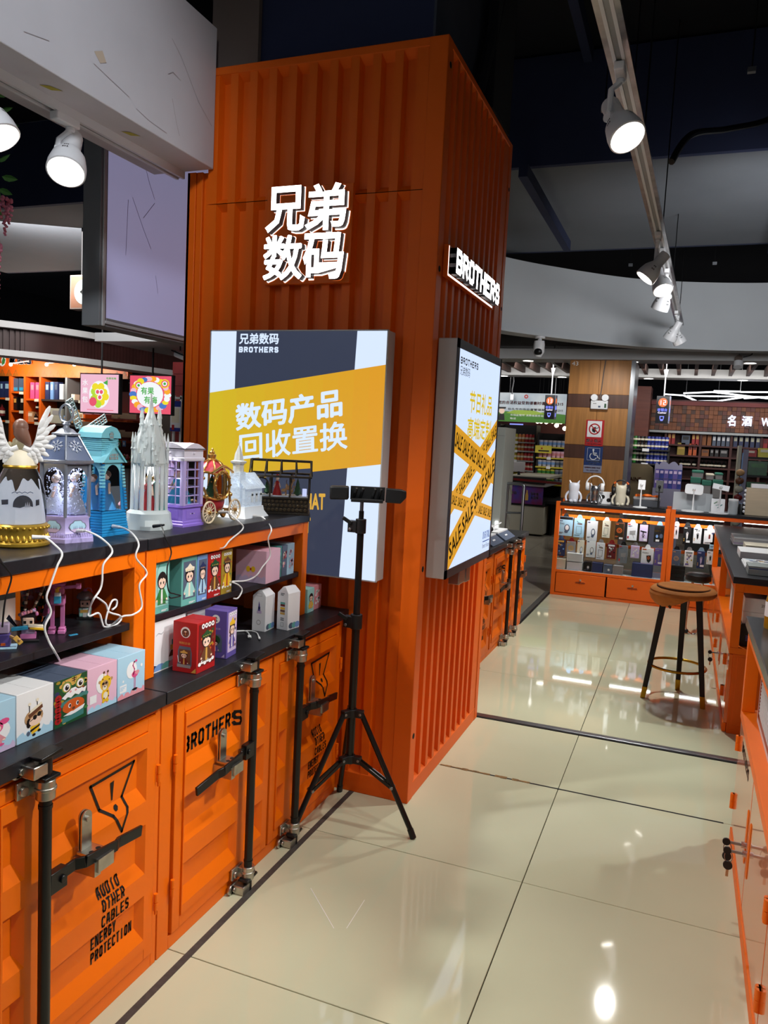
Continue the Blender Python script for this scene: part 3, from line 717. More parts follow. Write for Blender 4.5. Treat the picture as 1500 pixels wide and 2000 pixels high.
hz = 1.265; hc = cxy+Vector((.01, 0, 0)); rr = Vector((.933, .36, 0)); ff = Vector((-.36, .933, 0))
mat('clamp_black', (24, 25, 27), .5)
b = MB(); b.bar(hc+rr*-.05+Vector((0, 0, hz)), hc+rr*.07+Vector((0, 0, hz)), .045, .012, 'clamp_black'); b.bar(hc+rr*-.055+ff*.03+Vector((0, 0, hz+.025)), hc+rr*.075+ff*.03+Vector((0, 0, hz+.025)), .012, .052, 'clamp_black')
for k in (-.042, -.018, .028, .05): b.bar(hc+rr*k+ff*.02+Vector((0, 0, hz+.004)), hc+rr*(k+.012)+ff*.0+Vector((0, 0, hz+.046)), .008, .012, 'clamp_black')
b.build('phone_holder', tp, bevel=.002)
b = MB(); b.bar(hc+rr*-.13+Vector((0, 0, hz+.024)), hc+rr*-.06+Vector((0, 0, hz+.026)), .05, .05, 'clamp_black'); b.build('holder_jaw', tp, bevel=.006)
b = MB(); b.loft([[hc+rr*.078+ff*s*.024+Vector((0, 0, hz+.024+t*.026)) for s, t in ((-1, -1), (1, -1), (1, 1), (-1, 1))], [hc+rr*.135+ff*s*.024+Vector((0, 0, hz+.022+t*.026)) for s, t in ((-1, -1), (1, -1), (1, 1), (-1, 1))], [hc+rr*.155+ff*s*.016+Vector((0, 0, hz+.03+t*.012)) for s, t in ((-1, -1), (1, -1), (1, 1), (-1, 1))]], 'clamp_black'); b.build('holder_jaw', tp, bevel=.003)
# ------------------------------------------------------------------ track spotlights in view and along the same rails
DL = Vector((.5, -.3, -.9))
spotlight((-2.15, 2.24, 2.58), (.30, -.50, -.85), 'white spotlight hanging below the bulkhead near the blank signboard', 75, cone=85, blend=.7, drop=.115)
spotlight((-2.15, 1.87, 2.58), (.55, .1, -.85), 'white spotlight cut by the photo edge beside the hanging blossoms', 80, cone=85, blend=.7, drop=.115)
for y, aim in ((1.2, (.5, .25, -.8)), (.3, (.45, .5, -.75))):
    spotlight((-2.15, y, 2.58), aim, 'white spotlight further along the bulkhead track outside the picture', 26, group='spotlights on the bulkhead track', cone=80, blend=.7)
# ================================================================== printed cartons on the left counter
ZB = .962   # top of the middle boards
for n_, c_ in dict(teal=(104, 176, 168), teal_dark=(66, 128, 124), mint=(160, 214, 208), sky=(176, 214, 236), blue=(118, 158, 214), red=(176, 28, 30), red_dark=(110, 22, 24), olive=(166, 140, 46), purple=(98, 82, 158), lilac=(206, 186, 220),
                   pink=(232, 186, 208), pink_hot=(226, 84, 140), pink_toy=(206, 122, 178), rose=(226, 150, 160), skin=(246, 214, 192), hair=(34, 26, 28), brown=(104, 62, 40), tan=(190, 148, 104), yellow=(238, 190, 40), gold_ink=(214, 168, 80),
                   green=(60, 130, 66), dgreen=(30, 78, 44), navy_ink=(42, 52, 96), grey_ink=(120, 124, 132), slate=(84, 96, 118), cyan=(60, 170, 214), cream=(238, 228, 206), orange_ink=(206, 92, 32), black_ink=(20, 18, 20), carton_grey=(150, 146, 146)).items():
    mat(n_, c_, .45)
def carton(name, label, x0, y0, z0, x1, y1, z1, body, art=None, side=None, group=None, rz=0., gable=False, flap=True, cat='box'):
    "box with its printed front on +X (art) and its printed end on -Y (side)"
    cx, cy = (x0+x1)/2, (y0+y1)/2; r = thing(name, label, cat, (cx, cy, z0), rz, group); dx, dy, h = (x1-x0)/2, (y1-y0)/2, z1-z0
    b = MB()
    if gable:
        b.loft([[(-dx, -dy, 0), (dx, -dy, 0), (dx, dy, 0), (-dx, dy, 0)], [(-dx, -dy, h*.86), (dx, -dy, h*.86), (dx, dy, h*.86), (-dx, dy, h*.86)], [(-dx*.25, -dy*.8, h), (dx*.25, -dy*.8, h), (dx*.25, dy*.8, h), (-dx*.25, dy*.8, h)]], body)
    else: b.box(-dx, -dy, 0, dx, dy, h, body)
    b.build('carton', r, bevel=.0012)
    if flap and not gable: MB().box(-dx*.98, -dy*.04, h, dx*.98, dy*.04, h+.0004, 'carton_grey' if body in ('black_ink',) else body).build('lid_seam', r, 0)
    for a, F, w_ in ((art, plane((dx+.0005, -dy, 0), (0, 1, 0), (0, 0, 1)), 2*dy), (side, plane((-dx, -dy-.0005, 0), (1, 0, 0), (0, 0, 1)), 2*dx)):
        if a:
            p = MB(); a(p, lambda u, v, F=F, w_=w_: (u*w_, v*h), F, w_, h); p.build('printed_art', r, 0)
    return r
_lv = [0.]
def rect(b, S, F, u0, v0, u1, v1, m, lv): b.flat([S(u0, v0), S(u1, v0), S(u1, v1), S(u0, v1)], m, lift(F, lv))
def oval(b, S, F, u, v, ru, rv, m, lv, n=16): 
    c = S(u, v); e = S(ru, rv); b.disc(c, e[0], m, lift(F, lv), n, e[1])
def waves(b, S, F, m, lv, top=.14, n=9, amp=.035):
    P = [S(.01, .01), S(.99, .01)]+[S(.99-.98*i/(2*n), top+amp*math.sin(i*1.7)+(.03 if i % 2 else 0)) for i in range(2*n+1)]; b.flat(P, m, lift(F, lv))
def doll(b, S, F, u, v, s, hair, robe, trim, lv, asp=.5, crown=None):
    "a little big-headed figure in a robe, s = height as a share of the face; asp squeezes widths"
    a = s*asp
    b.flat([S(u-.42*a, v), S(u+.42*a, v), S(u+.30*a, v+.42*s), S(u+.12*a, v+.5*s), S(u-.12*a, v+.5*s), S(u-.30*a, v+.42*s)], robe, lift(F, lv))
    b.flat([S(u-.10*a, v+.02*s), S(u+.10*a, v+.02*s), S(u+.07*a, v+.48*s), S(u-.07*a, v+.48*s)], trim, lift(F, lv+.0001))
    for q in (-1, 1): b.flat([S(u+q*.28*a, v+.42*s), S(u+q*.62*a, v+.16*s), S(u+q*.40*a, v+.10*s), S(u+q*.2*a, v+.3*s)], robe, lift(F, lv+.0001)); oval(b, S, F, u+q*.5*a, v+.13*s, .08*a, .04*s, 'skin', lv+.0002, 8)
    oval(b, S, F, u, v+.70*s, .47*a, .26*s, hair, lv+.0002); oval(b, S, F, u, v+.65*s, .36*a, .18*s, 'skin', lv+.0003)
    b.flat([S(u-.38*a, v+.70*s), S(u-.30*a, v+.86*s), S(u+.30*a, v+.86*s), S(u+.38*a, v+.70*s), S(u+.1*a, v+.78*s), S(u, v+.74*s), S(u-.1*a, v+.78*s)], hair, lift(F, lv+.0004))
    for q in (-1, 1): oval(b, S, F, u+q*.15*a, v+.63*s, .06*a, .045*s, 'black_ink', lv+.0005, 8); oval(b, S, F, u+q*.24*a, v+.57*s, .07*a, .025*s, 'rose', lv+.0004, 8)
    if crown:
        b.flat([S(u-.45*a, v+.80*s), S(u+.45*a, v+.80*s), S(u+.5*a, v+.90*s), S(u+.25*a, v+.94*s), S(u, v+1.04*s), S(u-.25*a, v+.94*s), S(u-.5*a, v+.90*s)], crown, lift(F, lv+.0005))
        for q in (-.3, -.1, .1, .3): oval(b, S, F, u+q*a, v+.84*s, .045*a, .022*s, 'gold_ink', lv+.0006, 8)
def badges(b, S, F, m, lv, u0=.3, u1=.8, v=.92, n=4, r=.06, w_=1., h=1.):
    for i in range(n): oval(b, S, F, u0+(u1-u0)*i/(n-1), v, r, r*w_/h, m, lv, 10); oval(b, S, F, u0+(u1-u0)*i/(n-1), v, r*.5, r*.5*w_/h, 'black_ink', lv+.0001, 4)
def tinytext(b, S, F, u, v, wd, hh, m, lv, n=2):
    for k in range(n): rect(b, S, F, u, v-k*hh*1.7, u+wd*(1-.25*k), v-k*hh*1.7+hh, m, lv)
# art for the front row
def art_flamingo(b, S, F, w, h):
    oval(b, S, F, .50, .62, .19, .20, 'white', .0001); oval(b, S, F, .86, .66, .04, .04, 'white', .0001, 10); oval(b, S, F, .2, .42, .03, .03, 'white', .0001, 10); waves(b, S, F, 'rose', .0001, .10); 
    b.line([S(.56, .50), S(.60, .62), S(.54, .72), S(.58, .80), S(.66, .80)], .0035, 'pink_hot', lift(F, .0003)); oval(b, S, F, .62, .50, .12, .075, 'pink_hot', .0003); oval(b, S, F, .70, .53, .08, .05, 'rose', .0004); oval(b, S, F, .66, .81, .04, .03, 'pink_hot', .0004, 10)
    b.flat([S(.55, .79), S(.62, .82), S(.60, .77)], 'black_ink', lift(F, .0005)); b.line([S(.60, .44), S(.60, .16)], .0016, 'pink_hot', lift(F, .0003)); b.line([S(.64, .44), S(.64, .16)], .0016, 'pink_hot', lift(F, .0003)); oval(b, S, F, .62, .14, .10, .03, 'black_ink', .0003)
    rect(b, S, F, .08, .16, .32, .34, 'white', .0001); tinytext(b, S, F, .1, .28, .2, .02, 'sky', .0002, 3)
def art_bear(b, S, F, w, h):
    oval(b, S, F, .48, .58, .2, .22, 'white', .0001); waves(b, S, F, 'sky', .0001, .10); rect(b, S, F, .08, .2, .3, .38, 'white', .0001)
    oval(b, S, F, .60, .30, .13, .16, 'yellow', .0002); oval(b, S, F, .60, .28, .08, .08, 'cream', .0003); oval(b, S, F, .60, .56, .19, .17, 'yellow', .0003); oval(b, S, F, .58, .52, .12, .11, 'tan', .0004); oval(b, S, F, .57, .46, .07, .055, 'cream', .0005); oval(b, S, F, .57, .485, .025, .02, 'black_ink', .0006, 8)
    for q in (.53, .66): b.line([S(q, .70), S(q+.01, .79)], .002, 'yellow', lift(F, .0003)); oval(b, S, F, q+.01, .81, .035, .03, 'brown', .0004, 10)
    for q in (.52, .62): oval(b, S, F, q, .56, .045, .03, 'black_ink', .0006, 8)
    for x, y in ((.72, .62), (.50, .66), (.66, .36), (.55, .22), (.70, .24)): oval(b, S, F, x, y, .025, .02, 'brown', .0005, 6)
    for q in (-1, 1): oval(b, S, F, .60+q*.2, .62, .05, .04, 'tan', .0002, 8); oval(b, S, F, .60+q*.07, .15, .05, .035, 'yellow', .0003, 8)
def art_lion(b, S, F, w, h):
    rect(b, S, F, .0, .0, 1, 1, 'dgreen', .0001); random.seed(4)
    for k in range(34): oval(b, S, F, random.random()*.96+.02, random.random()*.94+.03, .05+.04*random.random(), .03+.02*random.random(), random.choice(['olive', 'teal_dark', 'gold_ink', 'red', 'navy_ink', 'green', 'orange_ink']), .0002, 7)
    for q in (.36, .78): oval(b, S, F, q, .80, .155, .12, 'green', .0004); oval(b, S, F, q, .80, .125, .10, 'gold_ink', .0005); oval(b, S, F, q, .80, .10, .085, 'white', .0006); oval(b, S, F, q+.01, .79, .06, .055, 'black_ink', .0007); oval(b, S, F, q+.03, .815, .02, .018, 'white', .0008, 8)
    b.flat([S(.30, .96), S(.82, .99), S(.72, .84), S(.55, .80), S(.44, .84)], 'gold_ink', lift(F, .0003)); b.line([S(.52, .95), S(.66, .95)], .002, 'black_ink', lift(F, .0005)); b.line([S(.53, .90), S(.65, .91)], .002, 'black_ink', lift(F, .0005)); b.line([S(.59, .98), S(.59, .86)], .002, 'black_ink', lift(F, .0005))
    b.flat([S(.22, .60), S(.34, .66), S(.40, .74), S(.75, .75), S(.88, .66), S(.98, .68), S(.94, .56), S(.84, .60), S(.74, .55), S(.62, .60), S(.5, .54), S(.40, .58), S(.32, .54)], 'white', lift(F, .0004))
    for q in (.48, .64): oval(b, S, F, q, .68, .035, .025, 'rose', .0006, 8)
    b.flat([S(.2, .50), S(.98, .58), S(.98, .50), S(.2, .42)], 'teal_dark', lift(F, .0004)); oval(b, S, F, .58, .36, .34, .15, 'orange_ink', .0005, 20)
    for q in (.46, .70): oval(b, S, F, q, .38, .045, .05, 'white', .0006, 10); oval(b, S, F, q+.01, .38, .03, .035, 'black_ink', .0007, 10)
    oval(b, S, F, .58, .30, .05, .03, 'brown', .0007, 10); b.flat([S(.26, .20), S(.5, .25), S(.58, .24), S(.66, .26), S(.94, .30), S(.88, .22), S(.64, .18), S(.5, .17)], 'white', lift(F, .0007)); b.flat([S(.24, .16), S(.9, .22), S(.9, .08), S(.24, .04)], 'teal_dark', lift(F, .0004))
    for k in range(5): oval(b, S, F, .11, .14+.12*k, .10, .075, 'red', .0006, 12); b.line([S(.07, .14+.12*k), S(.15, .14+.12*k)], .0012, 'black_ink', lift(F, .0007)); b.line([S(.11, .10+.12*k), S(.11, .18+.12*k)], .0012, 'black_ink', lift(F, .0007))
def art_bee(b, S, F, w, h):
    waves(b, S, F, 'sky', .0001, .17)
    for q, v in ((.34, .70), (.55, .74)): b.line([S(q, v-.12), S(q+.0, v)], .0022, 'black_ink', lift(F, .0002)); oval(b, S, F, q-.0, v+.03, .04, .035, 'cream', .0003, 10)
    oval(b, S, F, .46, .44, .25, .17, 'tan', .0002); b.flat([S(.30, .52), S(.68, .66), S(.70, .58), S(.34, .44)], 'brown', lift(F, .0003)); b.flat([S(.36, .60), S(.66, .70), S(.68, .65), S(.33, .53)], 'cream', lift(F, .0004))
    oval(b, S, F, .50, .36, .17, .10, 'skin', .0004); oval(b, S, F, .48, .43, .055, .05, 'black_ink', .0006, 10); oval(b, S, F, .60, .47, .055, .05, 'black_ink', .0006, 10); b.line([S(.36, .38), S(.68, .50)], .002, 'black_ink', lift(F, .0005))
    oval(b, S, F, .32, .35, .06, .10, 'black_ink', .0003, 10); b.flat([S(.36, .26), S(.62, .32), S(.60, .14), S(.40, .10)], 'yellow', lift(F, .0002)); b.flat([S(.36, .20), S(.63, .26), S(.62, .22), S(.36, .15)], 'black_ink', lift(F, .0003)); oval(b, S, F, .31, .14, .05, .05, 'slate', .0003, 8); oval(b, S, F, .46, .08, .05, .03, 'black_ink', .0003, 8); oval(b, S, F, .60, .13, .05, .03, 'black_ink', .0003, 8)
def art_skater(b, S, F, w, h):
    oval(b, S, F, .62, .42, .26, .2, 'white', .0001); waves(b, S, F, 'lilac', .0001, .10); doll(b, S, F, .52, .18, .48, 'pink_hot', 'rose', 'white', .0002, .9); oval(b, S, F, .74, .60, .12, .06, 'pink_hot', .0004, 10); oval(b, S, F, .55, .16, .2, .035, 'pink_hot', .0004)
XF = -1.322
ys = [at(px, py, X=XF).y for px, py in ((-62, 1440), (31, 1400), (105, 1370), (170, 1345), (229, 1325), (283.5, 1305))]
zt_ = [at(px, py, X=XF).z for px, py in ((31, 1360), (105, 1331), (170, 1310), (229, 1286), (283, 1268))]
rowdat = [('pale blue toy box with pink haired skater print, cut by the photo edge', 'sky', art_skater, None), ('white toy box printed with a bee costumed puppy', 'white', art_bee, None), ('dark carton printed all over with a lion dance head', 'slate', art_lion, None), ('pink toy box printed with a yellow bear', 'pink', art_bear, None), ('pale blue toy box printed with a pink flamingo', 'sky', art_flamingo, None)]
for i, (lab, body, art, _) in enumerate(rowdat):
    carton('toy_box', lab, XF-.125, ys[i]+.0012, ZT, XF, ys[i+1]-.0012, min(zt_[i], .9), body, art, group='toy boxes in front of the lower opening')
back_lab = ['plain dark lidded carton behind the skater box', 'plain dark lidded carton behind the bee box', 'plain brown carton behind the lion box', 'plain grey carton behind the yellow bear box', 'plain teal grey carton behind the flamingo box']
for i, body in enumerate(('black_ink', 'black_ink', 'brown', 'carton_grey', 'teal_dark')):
    carton('toy_box', back_lab[i], XF-.262, ys[i]+.002, ZT, XF-.130, ys[i+1]-.002, zt_[i]-.006, body, group='second row of toy cartons')
# slim figure boxes on the middle board of the next unit
XM = -1.386
def slim(doll_args, bdg, bg=None):
    def f(b, S, F, w, h):
        if bg: rect(b, S, F, .1, .14, .92, .9, bg, .0001)
        random.seed(len(bdg)+len(doll_args[0]))
        if bdg:
            for k in range(26): oval(b, S, F, .06+.88*random.random(), .18+.62*random.random(), .05, .022, random.choice(bdg), .0002, 6)
            badges(b, S, F, 'white', .0004, .25, .8, .90, 4, .085, w, h)
            for k in range(7): oval(b, S, F, .1+.13*k, .17+.02*(k % 2), .07, .035, 'white', .0004, 8)
        doll(b, S, F, .5, .17, .66, doll_args[0], doll_args[1], doll_args[2], .0006, .95, doll_args[3]); tinytext(b, S, F, .5, .05, .4, .012, 'white', .0003, 2)
    return f
def side_pic(b, S, F, w, h):
    oval(b, S, F, .34, .86, .11, .06, 'teal', .0002); oval(b, S, F, .34, .80, .07, .03, 'hair', .0003); doll(b, S, F, .4, .3, .3, 'hair', 'teal', 'cream', .0002, .8, 'navy_ink'); b.line([S(.15, .1), S(.5, .14), S(.7, .06)], .002, 'teal', lift(F, .0002))
bx = [(300, 331, 1090, 'teal', slim(('hair', 'green', 'white', None), [], 'mint'), None, 'teal figure box with green robed girl, half behind the shelf post'),
      (354, 384, 1080, 'teal', slim(('hair', 'mint', 'cream', 'cream'), [], 'slate'), side_pic, 'teal figure box with white hatted opera figure'),
      (384.5, 404.5, 1076, 'blue', slim(('hair', 'sky', 'navy_ink', 'navy_ink'), [], 'slate'), None, 'pale blue figure box with blue crowned opera figure'),
      (405, 431, 1072, 'red', slim(('hair', 'brown', 'gold_ink', 'dgreen'), ['brown', 'orange_ink', 'red_dark', 'dgreen']), None, 'red figure box with dark crowned emperor print'),
      (431.5, 452.5, 1066, 'olive', slim(('hair', 'yellow', 'red', 'brown'), ['red', 'orange_ink', 'olive', 'green']), None, 'olive gold figure box with yellow robed print')]
for a, c, py, body, art, sd, lab in bx:
    y0, y1 = at(a, 1150, X=XM).y, at(c, 1150, X=XM).y; z1 = at(a+8, py+8, X=XM).z
    carton('figure_box', lab, XM-.135, y0+.001, ZB, XM, y1-.001, z1, body, art, sd, 'slim figure boxes on the middle board')
def art_bow(b, S, F, w, h):
    waves(b, S, F, 'lilac', .0001, .18); oval(b, S, F, .42, .42, .07, .09, 'yellow', .0002); oval(b, S, F, .58, .42, .07, .09, 'yellow', .0002); oval(b, S, F, .5, .42, .03, .04, 'red', .0003, 10)
carton('figure_box', 'square pink carton with a yellow bow print on the middle board', -1.483, 2.386, ZB, -1.362, 2.50, ZB+.118, 'pink', None, art_bow, 'cartons at the open end of the middle board', .06)
def art_dots(cs):
    def f(b, S, F, w, h):
        random.seed(9)
        for k in range(12): oval(b, S, F, .2+.6*random.random(), .2+.6*random.random(), .12, .06, random.choice(cs), .0002, 7)
    return f
for y0, y1, body, art, lab, hh in ((2.512, 2.552, 'teal_dark', art_dots(['teal']), 'dark green carton behind the square pink carton', .118), (2.555, 2.592, 'slate', art_dots(['rose', 'red', 'cream']), 'slate carton with red flecks on the middle board', .116), (2.595, 2.65, 'sky', art_dots(['pink', 'white']), 'pale blue carton nearest the column on the middle board', .12)):
    carton('figure_box', lab, -1.50, y0, ZB, -1.385, y1, ZB+hh, body, art, None, 'cartons at the open end of the middle board')
# cartons standing on the worktop under it
def art_emperor(b, S, F, w, h):
    random.seed(2); rect(b, S, F, .08, .12, .95, .96, 'red_dark', .0001)
    for k in range(24): oval(b, S, F, .14+.72*random.random(), .2+.62*random.random(), .06, .03, random.choice(['dgreen', 'brown', 'olive', 'orange_ink']), .0002, 6)
    doll(b, S, F, .5, .2, .6, 'hair', 'brown', 'gold_ink', .0005, .9, 'dgreen'); badges(b, S, F, 'white', .0005, .3, .82, .91, 4, .08, w, h)
    for k in range(6): oval(b, S, F, .15+.14*k, .17+.03*(k % 2), .08, .04, 'white', .0005, 8)
def side_emperor(b, S, F, w, h):
    oval(b, S, F, .52, .80, .20, .11, 'white', .0001); oval(b, S, F, .52, .79, .15, .085, 'brown', .0002); doll(b, S, F, .52, .74, .12, 'hair', 'red_dark', 'gold_ink', .0003, 1.2); b.tris(fit('明制古装', *S(.27, .56), .46*w, .05*h), 'gold_ink', lift(F, .0002))
    b.flat([S(.28, .52), S(.74, .52), S(.80, .40), S(.80, .14), S(.22, .10), S(.22, .42)], 'slate', lift(F, .0001)); rect(b, S, F, .27, .18, .75, .46, 'brown', .0002); doll(b, S, F, .48, .16, .28, 'hair', 'red_dark', 'gold_ink', .0003, 1.1, 'gold_ink'); b.line([S(.26, .2), S(.22, .32)], .002, 'white', lift(F, .0004)); rect(b, S, F, .2, .10, .76, .16, 'carton_grey', .0003)
    b.flat([S(.78, .02), S(.98, .02), S(.98, .12)], 'gold_ink', lift(F, .0002))
carton('figure_box', 'red carton with gold lettering standing on the worktop', -1.366, 1.868, ZT, -1.284, 1.968, ZT+.151, 'red', art_emperor, side_emperor, 'figure cartons on the worktop', .03)
def art_lady(b, S, F, w, h):
    random.seed(6); rect(b, S, F, .1, .12, .95, .96, 'lilac', .0001)
    for k in range(22): oval(b, S, F, .14+.72*random.random(), .2+.62*random.random(), .07, .035, random.choice(['white', 'navy_ink', 'brown', 'purple', 'gold_ink']), .0002, 6)
    doll(b, S, F, .5, .2, .6, 'hair', 'purple', 'white', .0005, .9, 'yellow'); badges(b, S, F, 'white', .0005, .3, .82, .91, 4, .08, w, h)
def side_lady(b, S, F, w, h):
    oval(b, S, F, .5, .82, .18, .09, 'white', .0001); doll(b, S, F, .5, .76, .11, 'hair', 'navy_ink', 'white', .0003, 1.2); b.tris(fit('明制古装', *S(.28, .60), .44*w, .04*h), 'lilac', lift(F, .0002)); b.flat([S(.24, .5), S(.72, .5), S(.8, .4), S(.8, .14), S(.2, .12), S(.2, .42)], 'slate', lift(F, .0001)); oval(b, S, F, .5, .38, .22, .10, 'dgreen', .0002); doll(b, S, F, .5, .14, .26, 'hair', 'purple', 'white', .0003, 1.1)
    b.flat([S(.78, .03), S(.92, .03), S(.92, .10)], 'lilac', lift(F, .0002))
carton('figure_box', 'purple carton with opera lady print standing behind the red carton', -1.375, 2.04, ZT, -1.298, 2.112, ZT+.152, 'purple', art_lady, side_lady, 'figure cartons on the worktop', .12)
def art_ship(b, S, F, w, h):
    for k, c in enumerate(('navy_ink', 'blue', 'teal', 'rose', 'slate')): oval(b, S, F, .08+.2*k, .05, .16, .10, c, .0001+.00005*k, 14)
    rect(b, S, F, .0, .0, 1, .02, 'white', .0004)
    b.flat([S(.52, .22), S(.98, .22), S(.94, .34), S(.58, .34)], 'brown', lift(F, .0003))
    for u, v, c in ((.62, .40, 'gold_ink'), (.74, .46, 'red'), (.86, .42, 'brown'), (.70, .58, 'orange_ink'), (.84, .62, 'brown'), (.78, .74, 'red_dark'), (.88, .78, 'brown'), (.66, .50, 'teal_dark'), (.9, .54, 'gold_ink')): rect(b, S, F, u-.06, v-.05, u+.07, v+.05, c, .0004)
    b.line([S(.76, .3), S(.80, .9)], .002, 'brown', lift(F, .0005)); b.line([S(.16, .72), S(.22, .76), S(.3, .73), S(.36, .76)], .0012, 'grey_ink', lift(F, .0002))
carton('figure_box', 'tall white carton with sailing ship print behind the red carton', -1.47, 1.797, ZT, -1.392, 1.965, ZT+.152, 'paper', art_ship, None, 'figure cartons on the worktop')
def side_lite(b, S, F, w, h): tinytext(b, S, F, .3, .8, .4, .03, 'grey_ink', .0001, 2); oval(b, S, F, .3, .2, .2, .12, 'blue', .0001)
carton('figure_box', 'white carton lying in shade behind the purple carton', -1.49, 2.0, ZT, -1.41, 2.13, ZT+.15, 'paper', None, side_lite, 'figure cartons on the worktop')
def side_mill(b, S, F, w, h):
    b.line([S(.3, .92), S(.7, .92), S(.7, .86), S(.3, .86)], .0008, 'grey_ink', lift(F, .0001), True); rect(b, S, F, .35, .44, .7, .5, 'lilac', .0001); b.flat([S(.42, .5), S(.62, .5), S(.56, .66), S(.5, .74)], 'purple', lift(F, .0002)); rect(b, S, F, .44, .54, .6, .6, 'navy_ink', .0003); oval(b, S, F, .5, .22, .16, .06, 'carton_grey', .0001); oval(b, S, F, .5, .22, .13, .045, 'paper', .0002)
def side_house(b, S, F, w, h):
    tinytext(b, S, F, .3, .84, .35, .02, 'grey_ink', .0001, 2)
    for v, c in ((.36, 'gold_ink'), (.42, 'brown'), (.48, 'yellow'), (.55, 'red_dark'), (.60, 'teal')): rect(b, S, F, .3, v, .72, v+.05, c, .0001)
    for v in (.26, .22): rect(b, S, F, .34, v, .66, v+.025, 'grey_ink', .0001)
    b.line([S(.38, .08), S(.62, .08), S(.62, .17), S(.38, .17)], .001, 'grey_ink', lift(F, .0001), True)
def face_wave(b, S, F, w, h):
    for k, c in enumerate(('slate', 'teal', 'blue')): oval(b, S, F, .3+.25*k, .10, .2, .07, c, .0001+.0001*k)
carton('gable_box', 'white carton with purple windmill print under the middle board', -1.415, 2.398, ZT, -1.362, 2.47, ZT+.15, 'paper', face_wave, side_mill, 'white gable cartons by the end post', .05, gable=True)
carton('gable_box', 'white gable carton with yellow house print beside the end post', -1.345, 2.462, ZT, -1.296, 2.535, ZT+.158, 'paper', face_wave, side_house, 'white gable cartons by the end post', -.15, gable=True)
carton('figure_box', 'mint carton with figure print beyond the end post', -1.45, 2.742, ZT, -1.366, 2.802, ZT+.098, 'mint', slim(('hair', 'yellow', 'rose', None), [], None), None, 'cartons beside the column', flap=False)
carton('figure_box', 'pale pink carton touching the orange column', -1.46, 2.806, ZT, -1.372, 2.88, ZT+.10, 'rose', art_dots(['white']), None, 'cartons beside the column', flap=False)

# ================================================================== block-built toys on the middle board
def P3(px, py, **k): return at(px, py, **k)
o = P3(55, 1250, Z=ZB); t = thing('toy_figure', 'brick-built opera figure with two long striped feathers on a black base', 'toy', (o.x, o.y, ZB), .75, 'block-built toys on the middle board')
MB().box(-.026, -.026, 0, .026, .026, .006, 'black_plastic').build('base', t, bevel=.001)
b = MB(); b.box(-.018, -.014, .006, .018, .014, .018, 'pink_toy'); b.box(-.015, -.011, .018, .015, .011, .030, 'lilac'); b.box(-.017, -.013, .030, .017, .013, .036, 'pink_toy'); b.build('robe', t, bevel=.001)
b = MB(); b.bar((-.036, -.014, .032), (.0, -.016, .036), .014, .008, 'cyan'); b.bar((.0, -.014, .040), (.034, -.012, .036), .012, .007, 'cream'); b.bar((.004, -.016, .034), (.036, -.018, .030), .006, .006, 'yellow'); b.build('sleeve', t, bevel=.001)
for s in (-1, 1): MB().loft([[(s*.02, .012, .02), (s*.026, .012, .026), (s*.026, .016, .026), (s*.02, .016, .02)], [(s*.05, .014, .052), (s*.044, .014, .062), (s*.044, .017, .062), (s*.05, .017, .052)]], 'slate').build('robe_flag', t, bevel=.0006)
b = MB(); b.box(-.013, -.012, .038, .013, .010, .058, 'skin'); b.build('head', t, bevel=.003)
b = MB(); b.box(-.015, -.008, .046, .015, .014, .064, 'hair'); 
for s in (-1, 1): b.box(s*.007-.003, -.0128, .044, s*.007+.003, -.012, .051, 'black_ink')
b.build('hair', t, bevel=.001)
b = MB(); random.seed(1)
for k in range(26):
    a = PI*k/12; rr = .019 if k < 13 else .013; z = .064 if k < 13 else .074; b.ball((rr*math.cos(a*(1 if k < 13 else 1.9)), rr*.7*math.sin(a*2), z+.006*math.sin(a)), .0044, random.choice(['rose', 'pink_toy', 'navy_ink', 'lilac']), 8, 5)
b.build('headdress', t)
for s, tx in ((-1, .018), (1, .044)):
    b = MB(); P = spline([(s*.008, .004, .074), (s*.010+tx*.35, .006, .11), (tx*.8+s*.008, .008, .15), (tx*1.5+s*.010, .01, .178)], 6)
    for i in range(len(P)-1): b.cyl(P[i], P[i+1], .0034, 'brown' if i % 3 else 'cream', n=7)
    b.build('feather', t)
o = P3(112, 1235, Z=ZB); t = thing('toy_figure', 'tall pink brick-built animal with long snout and thin legs', 'toy', (o.x, o.y, ZB), .62, 'block-built toys on the middle board')
def ch(m, *B):
    b = MB()
    for q in B: b.box(*q, m)
    return b
for s in (-1, 1):
    lg = ch('pink_toy', (s*.012-.005, -.005, .008, s*.012+.005, .005, .075)).build('leg', t, bevel=.001); ch('pink_toy', (s*.012-.009, -.022, 0, s*.012+.009, .008, .010), (s*.012-.008, -.016, .01, s*.012+.008, .006, .016)).build('foot', lg, bevel=.002)
ch('pink_toy', (-.018, -.012, .072, .018, .014, .10), (-.016, -.010, .10, .016, .012, .124), (-.02, -.013, .124, .02, .014, .130)).build('body', t, bevel=.003)
b = MB(); b.tube(spline([(-.01, .014, .08), (-.022, .03, .075), (-.03, .034, .055), (-.034, .03, .035)]), .008, 'pink_toy', 7); b.build('tail', t)
h_ = ch('pink_toy', (-.025, -.012, .134, .022, .026, .178), (-.020, -.008, .178, .018, .022, .188), (-.030, -.006, .14, .026, .018, .165)).build('head', t, bevel=.004)
ch('pink_toy', (-.017, -.05, .146, .017, -.012, .164), (-.015, -.046, .138, .015, -.012, .142)).build('snout', h_, bevel=.003); ch('cream', (-.012, -.052, .141, .014, -.018, .147), (-.006, -.054, .139, .008, -.046, .151)).build('teeth', h_, bevel=.001)
ch('pink_hot', (-.008, -.056, .158, .008, -.048, .168)).build('nose', h_, bevel=.003)
